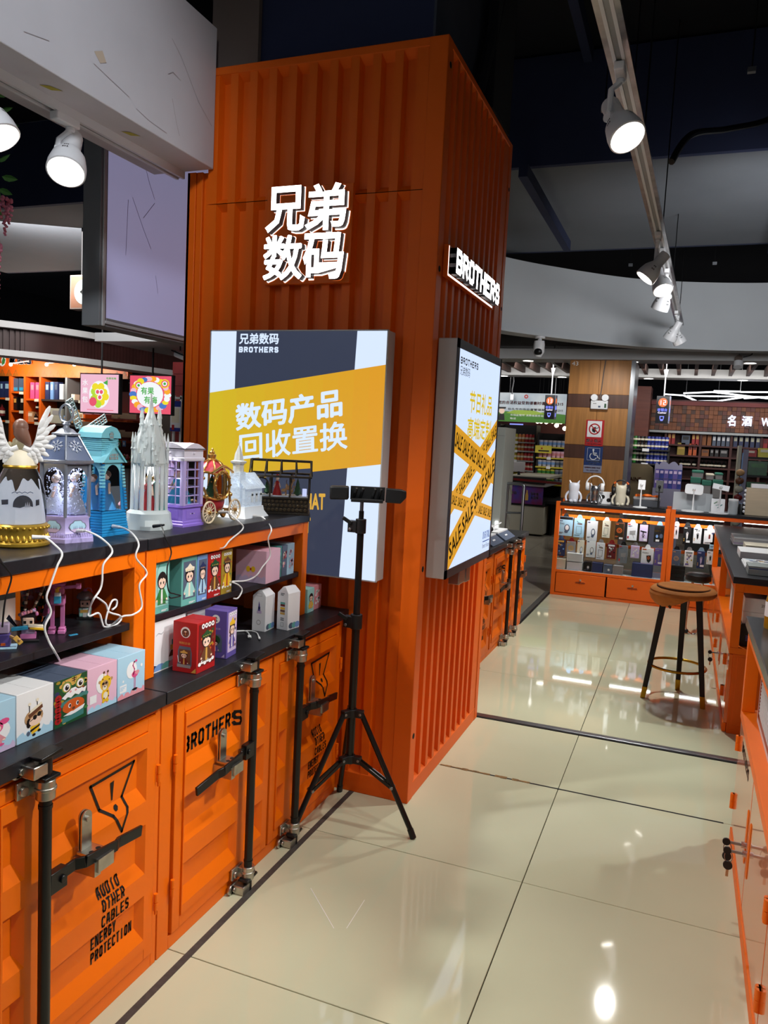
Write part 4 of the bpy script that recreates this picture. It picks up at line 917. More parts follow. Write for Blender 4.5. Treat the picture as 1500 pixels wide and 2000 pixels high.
for s in (-1, 1): e_ = ch('yellow', (s*.011-.006, -.018, .172, s*.011+.006, -.010, .184), (s*.011-.006, -.02, .166, s*.011+.006, -.012, .171)).build('eye', h_, bevel=.0015); ch('black_ink', (s*.011-.006, -.0192, .171, s*.011+.006, -.0185, .174), (s*.011-.002, -.0192, .174, s*.011+.002, -.0182, .181)).build('pupil', h_)
for s in (-1, 1): ch('pink_toy', (s*.018-.006, .0, .186, s*.018+.006, .014, .204)).build('ear', h_, bevel=.002)
b = MB(); b.bar((.016, -.004, .118), (.05, -.018, .124), .008, .008, 'pink_toy'); b.box(.046, -.024, .118, .058, -.012, .132, 'pink_toy'); b.build('arm', t, bevel=.001)
b = MB(); b.bar((-.016, -.004, .118), (-.005, -.03, .10), .008, .008, 'pink_toy'); b.build('arm', t, bevel=.001)
b = ch('cyan', (-.003, -.042, .084, .013, -.03, .102)); b.box(-.002, -.041, .102, .012, -.031, .112, 'white'); b.box(-.0, -.040, .112, .008, -.032, .122, 'yellow'); b.box(.004, -.040, .122, .012, -.032, .126, 'yellow'); b.build('bottle', t, bevel=.0008)
o = P3(166, 1207, Z=ZB); t = thing('toy_figure', 'small brick-built figure with domed hat on a black base', 'toy', (o.x, o.y, ZB), .7, 'block-built toys on the middle board')
MB().box(-.022, -.02, 0, .022, .02, .005, 'black_plastic').build('base', t, bevel=.001)
ch('mint', (-.016, -.012, .005, .016, .012, .03), (-.017, -.008, .02, .017, .008, .03)).build('robe', t, bevel=.003); ch('white', (-.005, -.0128, .006, .005, -.012, .03)).build('apron', t); ch('gold_ink', (-.012, -.013, .018, .012, -.012, .026)).build('sash', t)
ch('skin', (-.013, -.012, .032, .013, .010, .052)).build('head', t, bevel=.003); b = ch('hair', (-.015, -.006, .040, .015, .014, .056)); b.box(.004, -.0128, .040, .008, -.012, .046, 'black_ink'); b.box(-.008, -.0128, .040, -.004, -.012, .046, 'black_ink'); b.build('hair', t, bevel=.001)
b = MB(); b.lathe([(.022, .056), (.023, .06), (.018, .07), (.008, .076), (0, .077)], 'carton_grey', n=16); b.ball((0, 0, .078), .006, 'pink_toy', 8, 5); b.build('hat', t)
b = MB(); b.tube([(.0, .0, .077), (.006, -.004, .086), (.014, -.006, .084), (.018, -.004, .074)], .0016, 'pink_toy', 6); b.build('hat_ribbon', t)
o = P3(6, 1265, Z=ZB); t = thing('toy_figure', 'purple brick-built toy on a pale base plate, cut by the photo edge', 'toy', (o.x, o.y, ZB), .75, 'block-built toys on the middle board')
MB().box(-.03, -.02, 0, .03, .02, .004, 'sky').build('base', t, bevel=.001); ch('purple', (-.016, -.012, .004, .016, .012, .035)).build('body', t, bevel=.003); ch('orange_ink', (-.004, -.014, .008, .006, -.012, .014)).build('belt', t); ch('lilac', (-.014, -.012, .036, .014, .01, .06)).build('head', t, bevel=.003)
b = MB(); b.bar((.014, -.008, .03), (.038, -.02, .02), .006, .006, 'tan'); b.bar((.026, -.02, .03), (.04, -.016, .012), .004, .012, 'gold_ink'); b.build('arm', t, bevel=.001)
b = MB(); b.box(-.011, -.004, 0, .011, .004, .0012, 'cyan'); 
for k in (-.005, 0, .005): b.box(k-.0015, -.002, .0012, k+.0015, .002, .0014, 'navy_ink')
o = P3(143, 1240, Z=ZB); tg = b.build('price_sticker', loc=(o.x, o.y, ZB)); tg.rotation_euler.z = 1.3; tag(tg, 'tiny blue price sticker on the black middle board', 'sticker')

# things on the rear unit, seen through the openings
for n_, c_ in dict(violet_plastic=(104, 88, 190), violet_dark=(72, 62, 150), frost=(214, 224, 240)).items(): mat(n_, c_, .3)
ZR = .786+.13
t = thing('water_lantern', 'large purple square lantern base standing on the rear shelf', 'lantern', (-1.70, 1.42, ZR), .3)
b = MB(); b.loft([[(s*.075*x, s*.075*y, z) for x, y in ((-1, -1), (1, -1), (1, 1), (-1, 1))] for s, z in ((1, 0), (1, .014), (.93, .02), (.90, .085), (.96, .09), (.96, .10))], 'violet_plastic'); b.build('base', t, bevel=.002)
b = MB(); b.box(-.062, -.062, .10, .062, .062, .20, 'frost'); b.build('panes', t)
for x in (-.064, .064):
    for y in (-.064, .064): MB().box(x-.006, y-.006, .10, x+.006, y+.006, .205, 'violet_plastic').build('post', t)
t = thing('water_lantern', 'clear jar lantern with greenery on the rear shelf', 'lantern', (-1.69, 1.66, ZR))
MB().lathe([(.034, 0), (.036, .01), (.034, .012)], 'white_plastic').build('base', t); MB().lathe([(.030, .012), (.034, .03), (.034, .13), (.026, .15), (.01, .16)], 'glass', n=20).build('jar', t)
b = MB(); random.seed(8)
for k in range(14): b.ball((.018*math.cos(k*2.4), .018*math.sin(k*2.4), .03+.006*k), .007, random.choice(['green', 'dgreen', 'cream', 'rose']), 7, 5)
b.build('greenery', t)
for i, y in enumerate((2.10, 2.15, 2.20, 2.25, 2.30)):
    t = thing('jar', 'slim amber jar with golden lid, %s in the rear row' % 'first second third fourth fifth'.split()[i], 'jar', (-1.70, y, ZR), group='amber jars on the rear shelf')
    MB().lathe([(.016, 0), (.018, .004), (.018, .19), (.014, .20)], 'tan', n=14).build('glass_body', t); MB().lathe([(.0165, .20), (.0165, .225), (.012, .228)], 'gold_paint', n=14).build('lid', t)
t = thing('cube_lantern', 'dark bronze cube lantern with round grille on the rear shelf', 'lantern', (-1.69, 2.44, ZR))
mat('bronze', (74, 62, 46), .4, .6)
for k in (0, 1):
    b = MB(); b.box(-.045, -.04, .01+.11*k, .045, .04, .10+.11*k, 'black_matte')
    for z in (.0, .10): b.box(-.05, -.045, z+.11*k, .05, .045, z+.01+.11*k, 'bronze')
    for x in (-.05, .042):
        for y in (-.045, .037): b.box(x, y, .11*k, x+.008, y+.008, .11+.11*k, 'bronze')
    b.build('case', t)
    for F_ in (plane((0, -.041, .055+.11*k), (1, 0, 0), (0, 0, 1)), plane((.046, 0, .055+.11*k), (0, 1, 0), (0, 0, 1))):
        b = MB(); b.ringf((0, 0), .022, .03, 'bronze', F_); b.ringf((0, 0), .008, .012, 'bronze', F_)
        for q in range(6): b.line([(.01*math.cos(q*PI/3), .01*math.sin(q*PI/3)), (.024*math.cos(q*PI/3), .024*math.sin(q*PI/3))], .003, 'bronze', F_)
        b.build('grille', t, 0)
t = thing('mini_lantern', 'small pale pink lantern with ball finial behind the blue windmill', 'lantern', (-1.69, 1.955, 1.19))
b = MB(); b.lathe([(.034, 0), (.034, .008), (.028, .012), (.028, .05), (.033, .054), (.033, .06), (.012, .085), (.008, .088)], 'pink', n=6); b.ball((0, 0, .094), .008, 'pink', 10, 6); b.build('body', t)
b = MB(); b.lathe([(.0295, .026), (.0295, .034)], 'carton_grey', n=6, caps=False); b.build('band', t)
# ================================================================== light-up lanterns on the top board
TB = 1.19
mat('glass_thin', (255, 255, 255), .03, trans=1., ior=1.12); mat('crystal', (244, 250, 252), .10, trans=.45, ior=1.35); mat('snow_lit', (226, 234, 250), .6, emit=.3); mat('crystal_frost', (226, 236, 238), .35, trans=.35, ior=1.35)
mat('snow', (226, 234, 250), .6); mat('hair_brown', (128, 92, 78), .35); mat('robe_olive', (150, 140, 112), .4); mat('pewter', (150, 156, 170), .32, .6); mat('lilac_plastic', (182, 170, 222), .35); mat('lilac_deep', (150, 124, 214), .35)
mat('roof_pane', (96, 112, 150), .2, trans=.3); mat('lantern_glow', (196, 206, 250), emit=1.0)
mat('mill_blue', (36, 138, 200), .35); mat('mill_aqua', (124, 196, 212), .35); mat('mill_grey', (150, 168, 170), .4); mat('dress_blue', (70, 150, 214), .4)
mat('booth_white', (226, 222, 238), .35); mat('booth_lilac', (186, 170, 226), .35); mat('booth_violet', (150, 120, 220), .35)
mat('crimson', (166, 44, 52), .4, noise=.1, nscale=90); mat('roof_rose', (196, 70, 84), .35); mat('gold_bright', (214, 170, 96), .25, .85); mat('ivory', (226, 206, 176), .4); mat('bronze_black', (46, 40, 34), .45, .4)
def figurine(b, x, y, z, s, dress, hair='hair_brown', skin='skin'):
    "tiny standing figure inside a lantern"
    b.lathe([(.30*s, 0), (.24*s, .25*s), (.10*s, .55*s), (.13*s, .68*s), (.10*s, .74*s), (.04*s, .77*s)], dress, (x, y, z), 10)
    b.ball((x, y, z+.86*s), .105*s, skin, 10, 6); b.ball((x+.01*s, y+.03*s, z+.90*s), (.115*s, .11*s, .10*s), hair, 10, 6)
    for q in (-1, 1): b.cyl((x+q*.12*s, y, z+.68*s), (x+q*.22*s, y-.08*s, z+.42*s), .035*s, skin, n=6)
def frame_bar(b, p, q, w, m): b.bar(p, q, w, w, m)
# 1 angel cloche -----------------------------------------------------------------
c = at(39, 1064, Z=TB); t = thing('angel_cloche', 'glass dome lantern topped by a winged angel on a gold base', 'lantern', (c.x, c.y, TB))
b = MB(); b.lathe([(.066, 0), (.070, .004), (.070, .010), (.066, .014), (.0635, .017), (.0635, .040), (.0655, .043), (.0655, .052), (.061, .056)], 'gold_paint', n=48)
for k in range(30):
    a = 2*PI*k/30; b.ball((.0655*math.cos(a), .0655*math.sin(a), .0475), .0042, 'gold_paint', 8, 5); b.lathe([(.0055, 0), (.0048, .008), (.001, .014)], 'gold_paint', (.0635*math.cos(a), .0635*math.sin(a), .017), 8)
b.build('base', t)
prof = [(.058, .055), (.061, .08), (.0605, .11), (.056, .14), (.048, .168), (.038, .19), (.030, .205)]
MB().lathe(prof, 'glass_thin', n=40, caps=False).build('dome', t)
b = MB(); n = 72; lo, hi = [], []
for i in range(n):
    a = 2*PI*i/n; rel_ = (a+.77+PI) % (2*PI)-PI   # 0 faces the aisle
    hh = .142+.026*abs(math.sin(rel_*2.6+.5))+.006*math.sin(rel_*11)
    if abs(rel_) > 1.5: hh = .06
    rr = .0545-.5*max(0, hh-.135)
    lo.append((.055*math.cos(a), .055*math.sin(a), .057)); hi.append((rr*math.cos(a), rr*math.sin(a), hh))
b.loft([lo, hi], 'snow_lit', cap0=False, cap1=False); b.build('snow_scene', t)
a0 = math.atan2(-c.y, -c.x)
b = MB(); e1 = Vector((math.cos(a0), math.sin(a0), 0)); e2 = Vector((-math.sin(a0), math.cos(a0), 0)); Fd = lambda u, v: e1*math.sqrt(max(0, .0558**2-u*u))+e2*u+Vector((0, 0, v))
mat('scene_dark', (88, 92, 104), .6)
P = [(-.022, .100)]+[(.022*math.cos(PI*k/10)*-1, .105+.024*math.sin(PI*k/10)) for k in range(11)]+[(.022, .100), (.01, .104), (-.006, .098)]
b.flat([(x+.006, y) for x, y in P], 'scene_dark', Fd); b.flat([(x, y) for x, y in ((-.040, .104), (-.026, .106), (-.026, .118), (-.041, .116))], 'scene_dark', Fd); b.flat([(.034, .102), (.042, .104), (.042, .118), (.034, .117)], 'scene_dark', Fd)
for x in (-.018, -.008, .004, .016): b.line([(x, .134), (x+.006, .137), (x+.012, .134)], .0015, 'scene_dark', Fd)
for x, y in ((.012, .106), (.016, .108), (.020, .107)): b.flat([(x-.0025, .1), (x+.0025, .1), (x, y+.006)], 'snow', lambda u, v: Fd(u, v)+e1*.0006)
b.build('scene_cutout', t, 0)
b = MB(); b.lathe([(.038, .196), (.036, .204), (.030, .222), (.020, .236), (.012, .24)], 'cream', n=24); b.build('shawl', t)
b = MB(); b.lathe([(.0385, .192), (.040, .196), (.0385, .20)], 'gold_paint', n=40, caps=False); b.build('hem', t)
b = MB(); b.lathe([(.016, .23), (.02, .25), (.017, .262), (.008, .27)], 'robe_olive', n=16); b.build('torso', t)
b = MB(); b.ball((0, 0, .292), (.018, .018, .021), 'hair_brown', 16, 10); b.loft([[(r*math.cos(2*PI*i/12)*.018+e1.x*.008+dx*e2.x, r*math.sin(2*PI*i/12)*.018+e1.y*.008+dx*e2.y, z) for i in range(12)] for r, z, dx in ((.9, .29, 0), (1.05, .275, .002), (.95, .26, .008), (.6, .25, .014), (.2, .245, .018))], 'hair_brown'); b.build('hair', t)
b = MB(); b.ball((-e1.x*.008, -e1.y*.008, .288), (.014, .014, .017), 'skin', 12, 8); b.build('head', t)
b = MB(); b.tube(spline([e2*-.02+Vector((0, 0, .25)), e2*-.036-e1*.01+Vector((0, 0, .236)), e2*-.056-e1*.022+Vector((0, 0, .222)), e2*-.07-e1*.03+Vector((0, 0, .206))], 5), .0085, 'robe_olive', 9); b.build('sleeve', t)
for s in (-1, 1):
    w = MB(); random.seed(12+s)
    root = e2*s*.006+e1*.016+Vector((0, 0, .243))
    for row, (n_, L0, off) in enumerate(((9, .052, 0), (8, .034, .004), (7, .022, .008))):
        for k in range(n_):
            f = k/(n_-1); base_ = root+e2*s*(.012+.024*f**.8)+Vector((0, 0, -.012+.062*f**1.6))+e1*(off*.6)
            ang = -1.1+2.05*f; L = L0*(.55+.6*f); d = e2*s*math.cos(ang)*.6+Vector((0, 0, math.sin(ang))); d.normalize()
            q = e1; side = d.cross(q); pts = []
            ring = lambda cpos, wd, th: [cpos+side*wd*math.cos(2*PI*i/8)+q*th*math.sin(2*PI*i/8) for i in range(8)]
            w.loft([ring(base_, .003, .002), ring(base_+d*L*.4, .0062, .003), ring(base_+d*L*.8, .0056, .0026), ring(base_+d*L, .002, .001)], 'white')
    w.tube(spline([root, root+e2*s*.018+Vector((0, 0, -.004)), root+e2*s*.030+Vector((0, 0, .02)), root+e2*s*.036+Vector((0, 0, .056))], 5), lambda f: .007*(1-f*.6), 'white', 8)
    w.build('wing', t)
# 2 hexagonal water lantern --------------------------------------------------------
c = Vector((-1.522, 1.601, TB)); t = thing('hex_lantern', 'pewter hexagonal water lantern with ring handle on a lilac base', 'lantern', c, math.atan2(-1.543+.0, 1.467)+0.0)
t.rotation_euler.z = math.atan2(1.543-1.601, -1.467+1.522)
R6 = lambda r, z: (r, z)
b = MB(); b.lathe([(.080, 0), (.080, .010), (.074, .013), (.074, .018), (.070, .022), (.067, .060), (.070, .064), (.070, .068)], 'lilac_plastic', n=6)
for k in range(6):
    a0, a1 = k*PI/3, (k+1)*PI/3
    for q in range(11):
        f = (q+.5)/11; x, y = .073*(math.cos(a0)*(1-f)+math.cos(a1)*f), .073*(math.sin(a0)*(1-f)+math.sin(a1)*f); b.box(x-.0015, y-.0015, .014, x+.0015, y+.0015, .024, 'lilac_plastic')
b.build('base', t)
def hexface(k, r, z0, z1):
    p, q = Vector((r*math.cos(k*PI/3), r*math.sin(k*PI/3), z0)), Vector((r*math.cos((k+1)*PI/3), r*math.sin((k+1)*PI/3), z0))
    return plane(p, (q-p), Vector((0, 0, z1-z0)))
for k in range(6):
    F = hexface(k, .0692, .018, .064); b = MB(); n_ = lambda w_: (lambda u, v: F(u, v)+F.n*w_)
    pts = [(.14, .5), (.2, .68), (.3, .74), (.36, .86), (.64, .86), (.7, .74), (.8, .68), (.86, .5), (.8, .32), (.7, .26), (.64, .14), (.36, .14), (.3, .26), (.2, .32)]
    b.flat(pts, 'pewter', n_(.001)); b.flat([(.5+(x-.5)*.9, .5+(y-.5)*.88) for x, y in pts], 'sky', n_(.0015)); b.flat([(.2, .34), (.36, .18), (.64, .18), (.8, .34), (.66, .42), (.4, .4)], 'lilac', n_(.0018))
    for u in (.34, .40, .46, .56, .62, .68): b.flat([(u-.012, .36), (u+.012, .36), (u+.004, .36+.24*(1-abs(u-.5)))], 'navy_ink', n_(.002))
    b.build('medallion', t, 0)
MB().lathe([(.060, .068), (.060, .204)], 'glass_thin', n=6, caps=False).build('water_pane', t, 0)
b = MB(); random.seed(17)
for k in range(800): q, rr = random.random()*6.28, .05*random.random()**.5; b.ball((rr*math.cos(q), rr*math.sin(q), .07+.13*random.random()**1.6), random.uniform(.001, .003), 'snow', 4, 2)
o = b.build('glitter_flakes', t); o['kind'] = 'stuff'
l = bpy.data.lights.new('lantern_bulb', 'POINT'); l.energy = 1.1; l.color = (.75, .78, 1); l.shadow_soft_size = .01; lo = bpy.data.objects.new('lantern_bulb', l); COL.objects.link(lo); lo.parent = t; lo.location = (0, 0, .19)
b = MB()
for k in range(6):
    x, y = .0665*math.cos(k*PI/3), .0665*math.sin(k*PI/3); b.cyl((x, y, .066), (x, y, .207), .0045, 'pewter', n=6)
    F = hexface(k, .0645, .068, .205); arch = [(.04, .62)]+[(.5-.46*math.cos(PI*i/12), .62+.30*math.sin(PI*i/12)) for i in range(13)]+[(.96, .62)]
    up = [(.02, 1), (.02, .62)]+[(.5-.46*math.cos(PI*i/12), .62+.30*math.sin(PI*i/12)) for i in range(13)]+[(.98, .62), (.98, 1)]
    for i in range(1, 14): b.add([F(up[i][0], up[i][1]), F(up[i+1][0], up[i+1][1]), F(up[i+1][0], 1), F(up[i][0], 1)], [(0, 1, 2, 3)], 'pewter')
b.lathe([(.072, .203), (.078, .206), (.079, .212), (.074, .214)], 'pewter', n=6); b.build('window_frame', t)
b = MB(); b.lathe([(.073, .214), (.033, .276)], 'roof_pane', n=6, caps=False); b.build('roof_pane', t, 0)
b = MB()
for k in range(6):
    a = k*PI/3; b.cyl((.074*math.cos(a), .074*math.sin(a), .214), (.034*math.cos(a), .034*math.sin(a), .277), .0026, 'pewter', n=6)
    p = [Vector((r*math.cos(aa), r*math.sin(aa), z)) for r, z, aa in ((.0735, .2145, a), (.0735, .2145, a+PI/3), (.0335, .2765, a+PI/3), (.0335, .2765, a))]
    o_ = (p[0]+p[1])*.5*.45+(p[2]+p[3])*.5*.55; nn = (p[1]-p[0]).cross(p[3]-p[0]).normalized(); ux = (p[1]-p[0]).normalized(); uy = nn.cross(ux)
    for q in range(8):
        d = ux*math.cos(q*PI/4)+uy*math.sin(q*PI/4); b.bar(o_+d*.003+nn*.001, o_+d*.018+nn*.001, .0016, .0016, 'pewter', up=nn)
        for e in (-.6, .6): d2 = ux*math.cos(q*PI/4+e)+uy*math.sin(q*PI/4+e); b.bar(o_+d*.010+nn*.001, o_+d*.010+d2*.006+nn*.001, .0012, .0012, 'pewter', up=nn)
b.build('roof_tracery', t)
b = MB(); b.lathe([(.036, .276), (.036, .281), (.026, .284), (.018, .292), (.008, .296), (.007, .302), (.011, .305), (.006, .311)], 'pewter', n=18); b.build('roof_cap', t)
b = MB(); b.tube([(.0235*math.cos(q*PI/14)*.7, .0235*math.cos(q*PI/14)*.7, .333+.0235*math.sin(q*PI/14)) for q in range(28)], .0028, 'pewter', 8, closed=True); b.build('ring_handle', t)
b = MB(); figurine(b, -.005, .018, .07, .11, 'snow', 'ivory'); figurine(b, -.005, -.022, .07, .105, 'snow', 'ivory'); b.build('figurine', t)
# 3 windmill lantern ----------------------------------------------------------------
wx, wy = -1.538, 1.752; t = thing('windmill_lantern', 'blue windmill lantern with grey lattice sails', 'lantern', (wx, wy, TB))
sq = lambda s, z: [(s*x, s*y, z) for x, y in ((-1, -1), (1, -1), (1, 1), (-1, 1))]
b = MB(); b.loft([sq(.056, 0), sq(.056, .006), sq(.053, .008), sq(.047, .062), sq(.049, .064), sq(.049, .068)], 'mill_blue')
for k in range(7):
    z = .010+.0075*k; s = .0535-.0062*k/7; b.loft([sq(s+.0012, z), sq(s+.0002, z+.006)], 'mill_blue', cap0=False, cap1=False)
b.build('base', t)
for x in (-1, 1):
    for y in (-1, 1):
        b = MB(); b.bar((x*.043, y*.043, .067), (x*.036, y*.036, .20), .010, .010, 'mill_blue')
        for k in range(14): z = .072+.009*k; s = .046-.008*k/14; b.box(x*s-.0055, y*s-.0055, z, x*s+.0055, y*s+.0055, z+.006, 'mill_blue' if k < 7 else 'mill_aqua')
        b.build('corner_post', t)
MB().loft([sq(.038, .068), sq(.033, .20)], 'glass_thin', cap0=False, cap1=False).build('pane', t, 0)
b = MB()
for (F, s) in ((plane((.041, -.036, .15), (0, 1, 0), (0, 0, 1)), 1), (plane((-.036, -.041, .15), (1, 0, 0), (0, 0, 1)), 1)):
    up = [(.004, 0)]+[(.036-.030*math.cos(PI*i/12), .012+.036*math.sin(PI*i/12)) for i in range(13)]+[(.068, 0)]
    for i in range(len(up)-1): b.add([F(*up[i]), F(*up[i+1]), F(up[i+1][0], .058), F(up[i][0], .058)], [(0, 1, 2, 3)], 'mill_aqua')
b.build('arch_board', t, 0)
b = MB(); b.loft([[(-.046, -.046, .204), (.046, -.046, .204), (.046, .046, .204), (-.046, .046, .204)], [(-.044, -.040, .212), (.046, -.040, .212), (.046, .040, .212), (-.044, .040, .212)]], 'mill_aqua')
b.prism([(-.050, .204), (0, .255), (.050, .204), (.043, .204), (0, .247), (-.043, .204)], 'mill_aqua', lambda u, v: (-.048, u, v), lambda u, v: (.050, u, v))
b.prism([(-.042, .206), (0, .247), (.042, .206)], 'mill_aqua', lambda u, v: (-.044, u, v), lambda u, v: (.044, u, v)); b.build('lower_roof', t, 0)
b = MB()
for u in (-.011, .008):
    b.box(.0442, u-.008, .213, .0455, u+.008, .229, 'carton_grey'); b.box(.0455, u-.001, .213, .0462, u+.001, .229, 'mill_aqua'); b.box(.0455, u-.008, .220, .0462, u+.008, .222, 'mill_aqua')
b.build('attic_window', t, 0)
b = MB(); b.box(-.036, -.034, .212, .030, .030, .276, 'mill_aqua')
for k in range(8): b.box(-.038, -.036, .238+.0055*k, .032, .032, .2415+.0055*k, 'mill_aqua')
b.prism([(-.040, .272), (-.036, .286), (-.022, .300), (0, .306), (.022, .300), (.036, .286), (.040, .272)], 'mill_aqua', lambda u, v: (-.046, u-.002, v), lambda u, v: (.036, u-.002, v)); b.build('upper_house', t, 0)
b = MB(); F = plane((.0366, -.002, .27), (0, 1, 0), (0, 0, 1)); P = [(-.008, 0), (.008, 0), (.008, .014), (.004, .02), (-.004, .02), (-.008, .014)]; b.flat(P, 'carton_grey', F); b.line(P, .0022, 'mill_aqua', lift(F, .0006), True); b.line([(0, 0), (0, .02)], .0016, 'mill_aqua', lift(F, .0006)); b.line([(-.008, .009), (.008, .009)], .0016, 'mill_aqua', lift(F, .0006)); b.build('upper_window', t, 0)
b = MB(); b.cyl((-.036, 0, .278), (-.072, 0, .278), .006, 'mill_grey', n=12); b.ball((-.074, 0, .278), .009, 'mill_grey', 10, 6); b.build('hub', t)
for k in range(4):
    a = math.radians(28+90*k); u, v = Vector((0, math.cos(a), math.sin(a))), Vector((0, -math.sin(a), math.cos(a))); o_ = Vector((-.070, 0, .278)); b = MB()
    for w_ in (-.012, .012): b.bar(o_+u*.024+v*w_, o_+u*.108+v*w_, .0028, .003, 'mill_grey', up=(1, 0, 0))
    for w_ in (-.004, .004): b.bar(o_+u*.024+v*w_, o_+u*.108+v*w_, .0014, .002, 'mill_grey', up=(1, 0, 0))
    b.bar(o_, o_+u*.03, .005, .005, 'mill_grey', up=(1, 0, 0))
    for q in range(8): b.bar(o_+u*(.024+.012*q)-v*.0125, o_+u*(.024+.012*q)+v*.0125, .0022, .003, 'mill_grey', up=(1, 0, 0))
    b.build('sail', t, 0)
b = MB(); figurine(b, .010, .004, .07, .11, 'dress_blue'); figurine(b, -.012, -.016, .07, .10, 'dress_blue'); b.build('figurine', t)
# 4 crystal spire lantern (plain generic tower) --------------------------------------
c = at(290, 1031, Z=TB); t = thing('spire_lantern', 'clear crystal spire lantern on a frosted rock base', 'lantern', (c.x, c.y, TB))
b = MB(); random.seed(21); R = []
for z, r in ((0, .070), (.012, .071), (.03, .066), (.048, .064), (.058, .056)): R.append([((r+random.uniform(-.003, .003))*math.cos(2*PI*i/30), (r+random.uniform(-.003, .003))*math.sin(2*PI*i/30), z) for i in range(30)])
b.loft(R, 'crystal_frost'); b.build('rock_base', t, sharp=.3)
lb_ = bpy.data.lights.new('lantern_bulb', 'POINT'); lb_.energy = 1.2; lb_.shadow_soft_size = .01; lo = bpy.data.objects.new('lantern_bulb', lb_); COL.objects.link(lo); lo.parent = t; lo.location = (0, 0, .15)
b = MB()
for k in range(14):
    a = 2*PI*k/14; r = .050 if k % 2 else .046; h = random.uniform(.16, .22); x, y = r*math.cos(a), r*math.sin(a); b.cyl((x, y, .056), (x*.98, y*.98, h), .0065, 'crystal', n=6); b.cyl((x*.98, y*.98, h), (x*.97, y*.97, h+.022), .0065, 'crystal', .0006, n=6)
b.build('column', t, 0)
b = MB(); b.lathe([(.046, .19), (.052, .20), (.049, .22), (.045, .25), (.039, .28), (.029, .31), (.018, .33), (.010, .352), (.007, .37), (.002, .41)], 'crystal', n=14)
for k in range(90):
    z = random.uniform(.185, .31); a = random.uniform(0, 2*PI); r = .056-.028*(z-.185)/.13; x, y = r*math.cos(a), r*math.sin(a); L = random.uniform(.02, .045)
    b.cyl((x, y, z-L), (x, y, z), .0012, 'crystal', .0055, n=5); b.cyl((x, y, z), (x*.9, y*.9, z+L*.7), .0055, 'crystal', .001, n=5)
for k in range(6):
    a = PI/3*k+.3; 
    for r, z0, z1 in ((.055, .20, .262), (.030, .29, .335)): x, y = r*math.cos(a), r*math.sin(a); b.cyl((x, y, z0), (x, y, z1), .004, 'crystal', .0035, n=6); b.ball((x, y, z1-.02), .006, 'crystal', 7, 4); b.cyl((x, y, z1), (x, y, z1+.03), .005, 'crystal', .0006, n=6)
b.ball((0, 0, .385), .006, 'crystal', 8, 5); b.build('spire', t, 0)
b = MB(); figurine(b, .006, -.012, .058, .105, 'crimson', 'gold_paint'); figurine(b, -.012, -.018, .058, .08, 'dress_blue', 'ivory'); figurine(b, .016, .010, .058, .112, 'teal_dark', 'hair_brown'); figurine(b, .026, .016, .058, .07, 'tan', 'brown'); b.build('figurine', t)
# 5 telephone box lantern -------------------------------------------------------------
t = thing('phone_box_lantern', 'white and lilac telephone box lantern with arched roof', 'lantern', (-1.508, 2.078, TB))
b = MB(); b.loft([sq(.056, 0), sq(.056, .007), sq(.052, .010), sq(.052, .016), sq(.050, .018), sq(.048, .058), sq(.053, .061), sq(.053, .067)], 'booth_violet'); b.box(.049, -.032, .024, .0505, .032, .052, 'booth_violet'); b.box(-.032, -.0505, .024, .032, -.049, .052, 'booth_violet')
for y in (-.01, 0, .01): b.cyl((.0505, y, .040), (.0515, y, .040), .0022, 'black_ink' if y == 0 else 'lilac', n=8)
b.build('base', t)
for x in (-1, 1):
    for y in (-1, 1): MB().box(x*.046-.007, y*.046-.007, .067, x*.046+.007, y*.046+.007, .212, 'booth_lilac').build('corner_post', t, bevel=.001)
for ax, sx in ((0, 1), (0, -1), (1, -1), (1, 1)):
    b = MB(); w_ = lambda u0, u1, z0, z1: b.box(sx*.045-.0015, u0, z0, sx*.045+.0015, u1, z1, 'booth_lilac') if ax == 0 else b.box(u0, sx*.045-.0015, z0, u1, sx*.045+.0015, z1, 'booth_lilac')
    for u in (-.022, .018): w_(u-.0012, u+.0012, .067, .208)
    for k in range(6): w_(-.04, .04, .068+.0275*k, .0715+.0275*k)
    b.build('glazing_grid', t, 0)
MB().loft([sq(.042, .067), sq(.042, .21)], 'glass_thin', cap0=False, cap1=False).build('pane', t, 0)
b = MB(); b.loft([sq(.053, .208), sq(.055, .212), sq(.055, .217), sq(.051, .220), sq(.051, .243)], 'booth_white'); b.loft([sq(.056, .243), sq(.056, .247)], 'booth_white')
up = [(-.056, .244)]+[(-.056+.112*i/12, .246+.018*math.sin(PI*i/12)) for i in range(13)]+[(.056, .244)]
b.prism(up, 'booth_white', lambda u, v: (u, -.056, v), lambda u, v: (u, .056, v)); b.prism(up, 'booth_white', lambda u, v: (-.056, u, v), lambda u, v: (.056, u, v)); b.ball((.0525, 0, .232), .004, 'booth_white', 8, 5); b.ball((0, -.0525, .232), .004, 'booth_white', 8, 5); b.build('roof', t)
b = MB(); figurine(b, .012, -.008, .068, .11, 'cyan', 'rose'); figurine(b, -.014, .012, .068, .105, 'cyan', 'rose'); b.build('figurine', t)
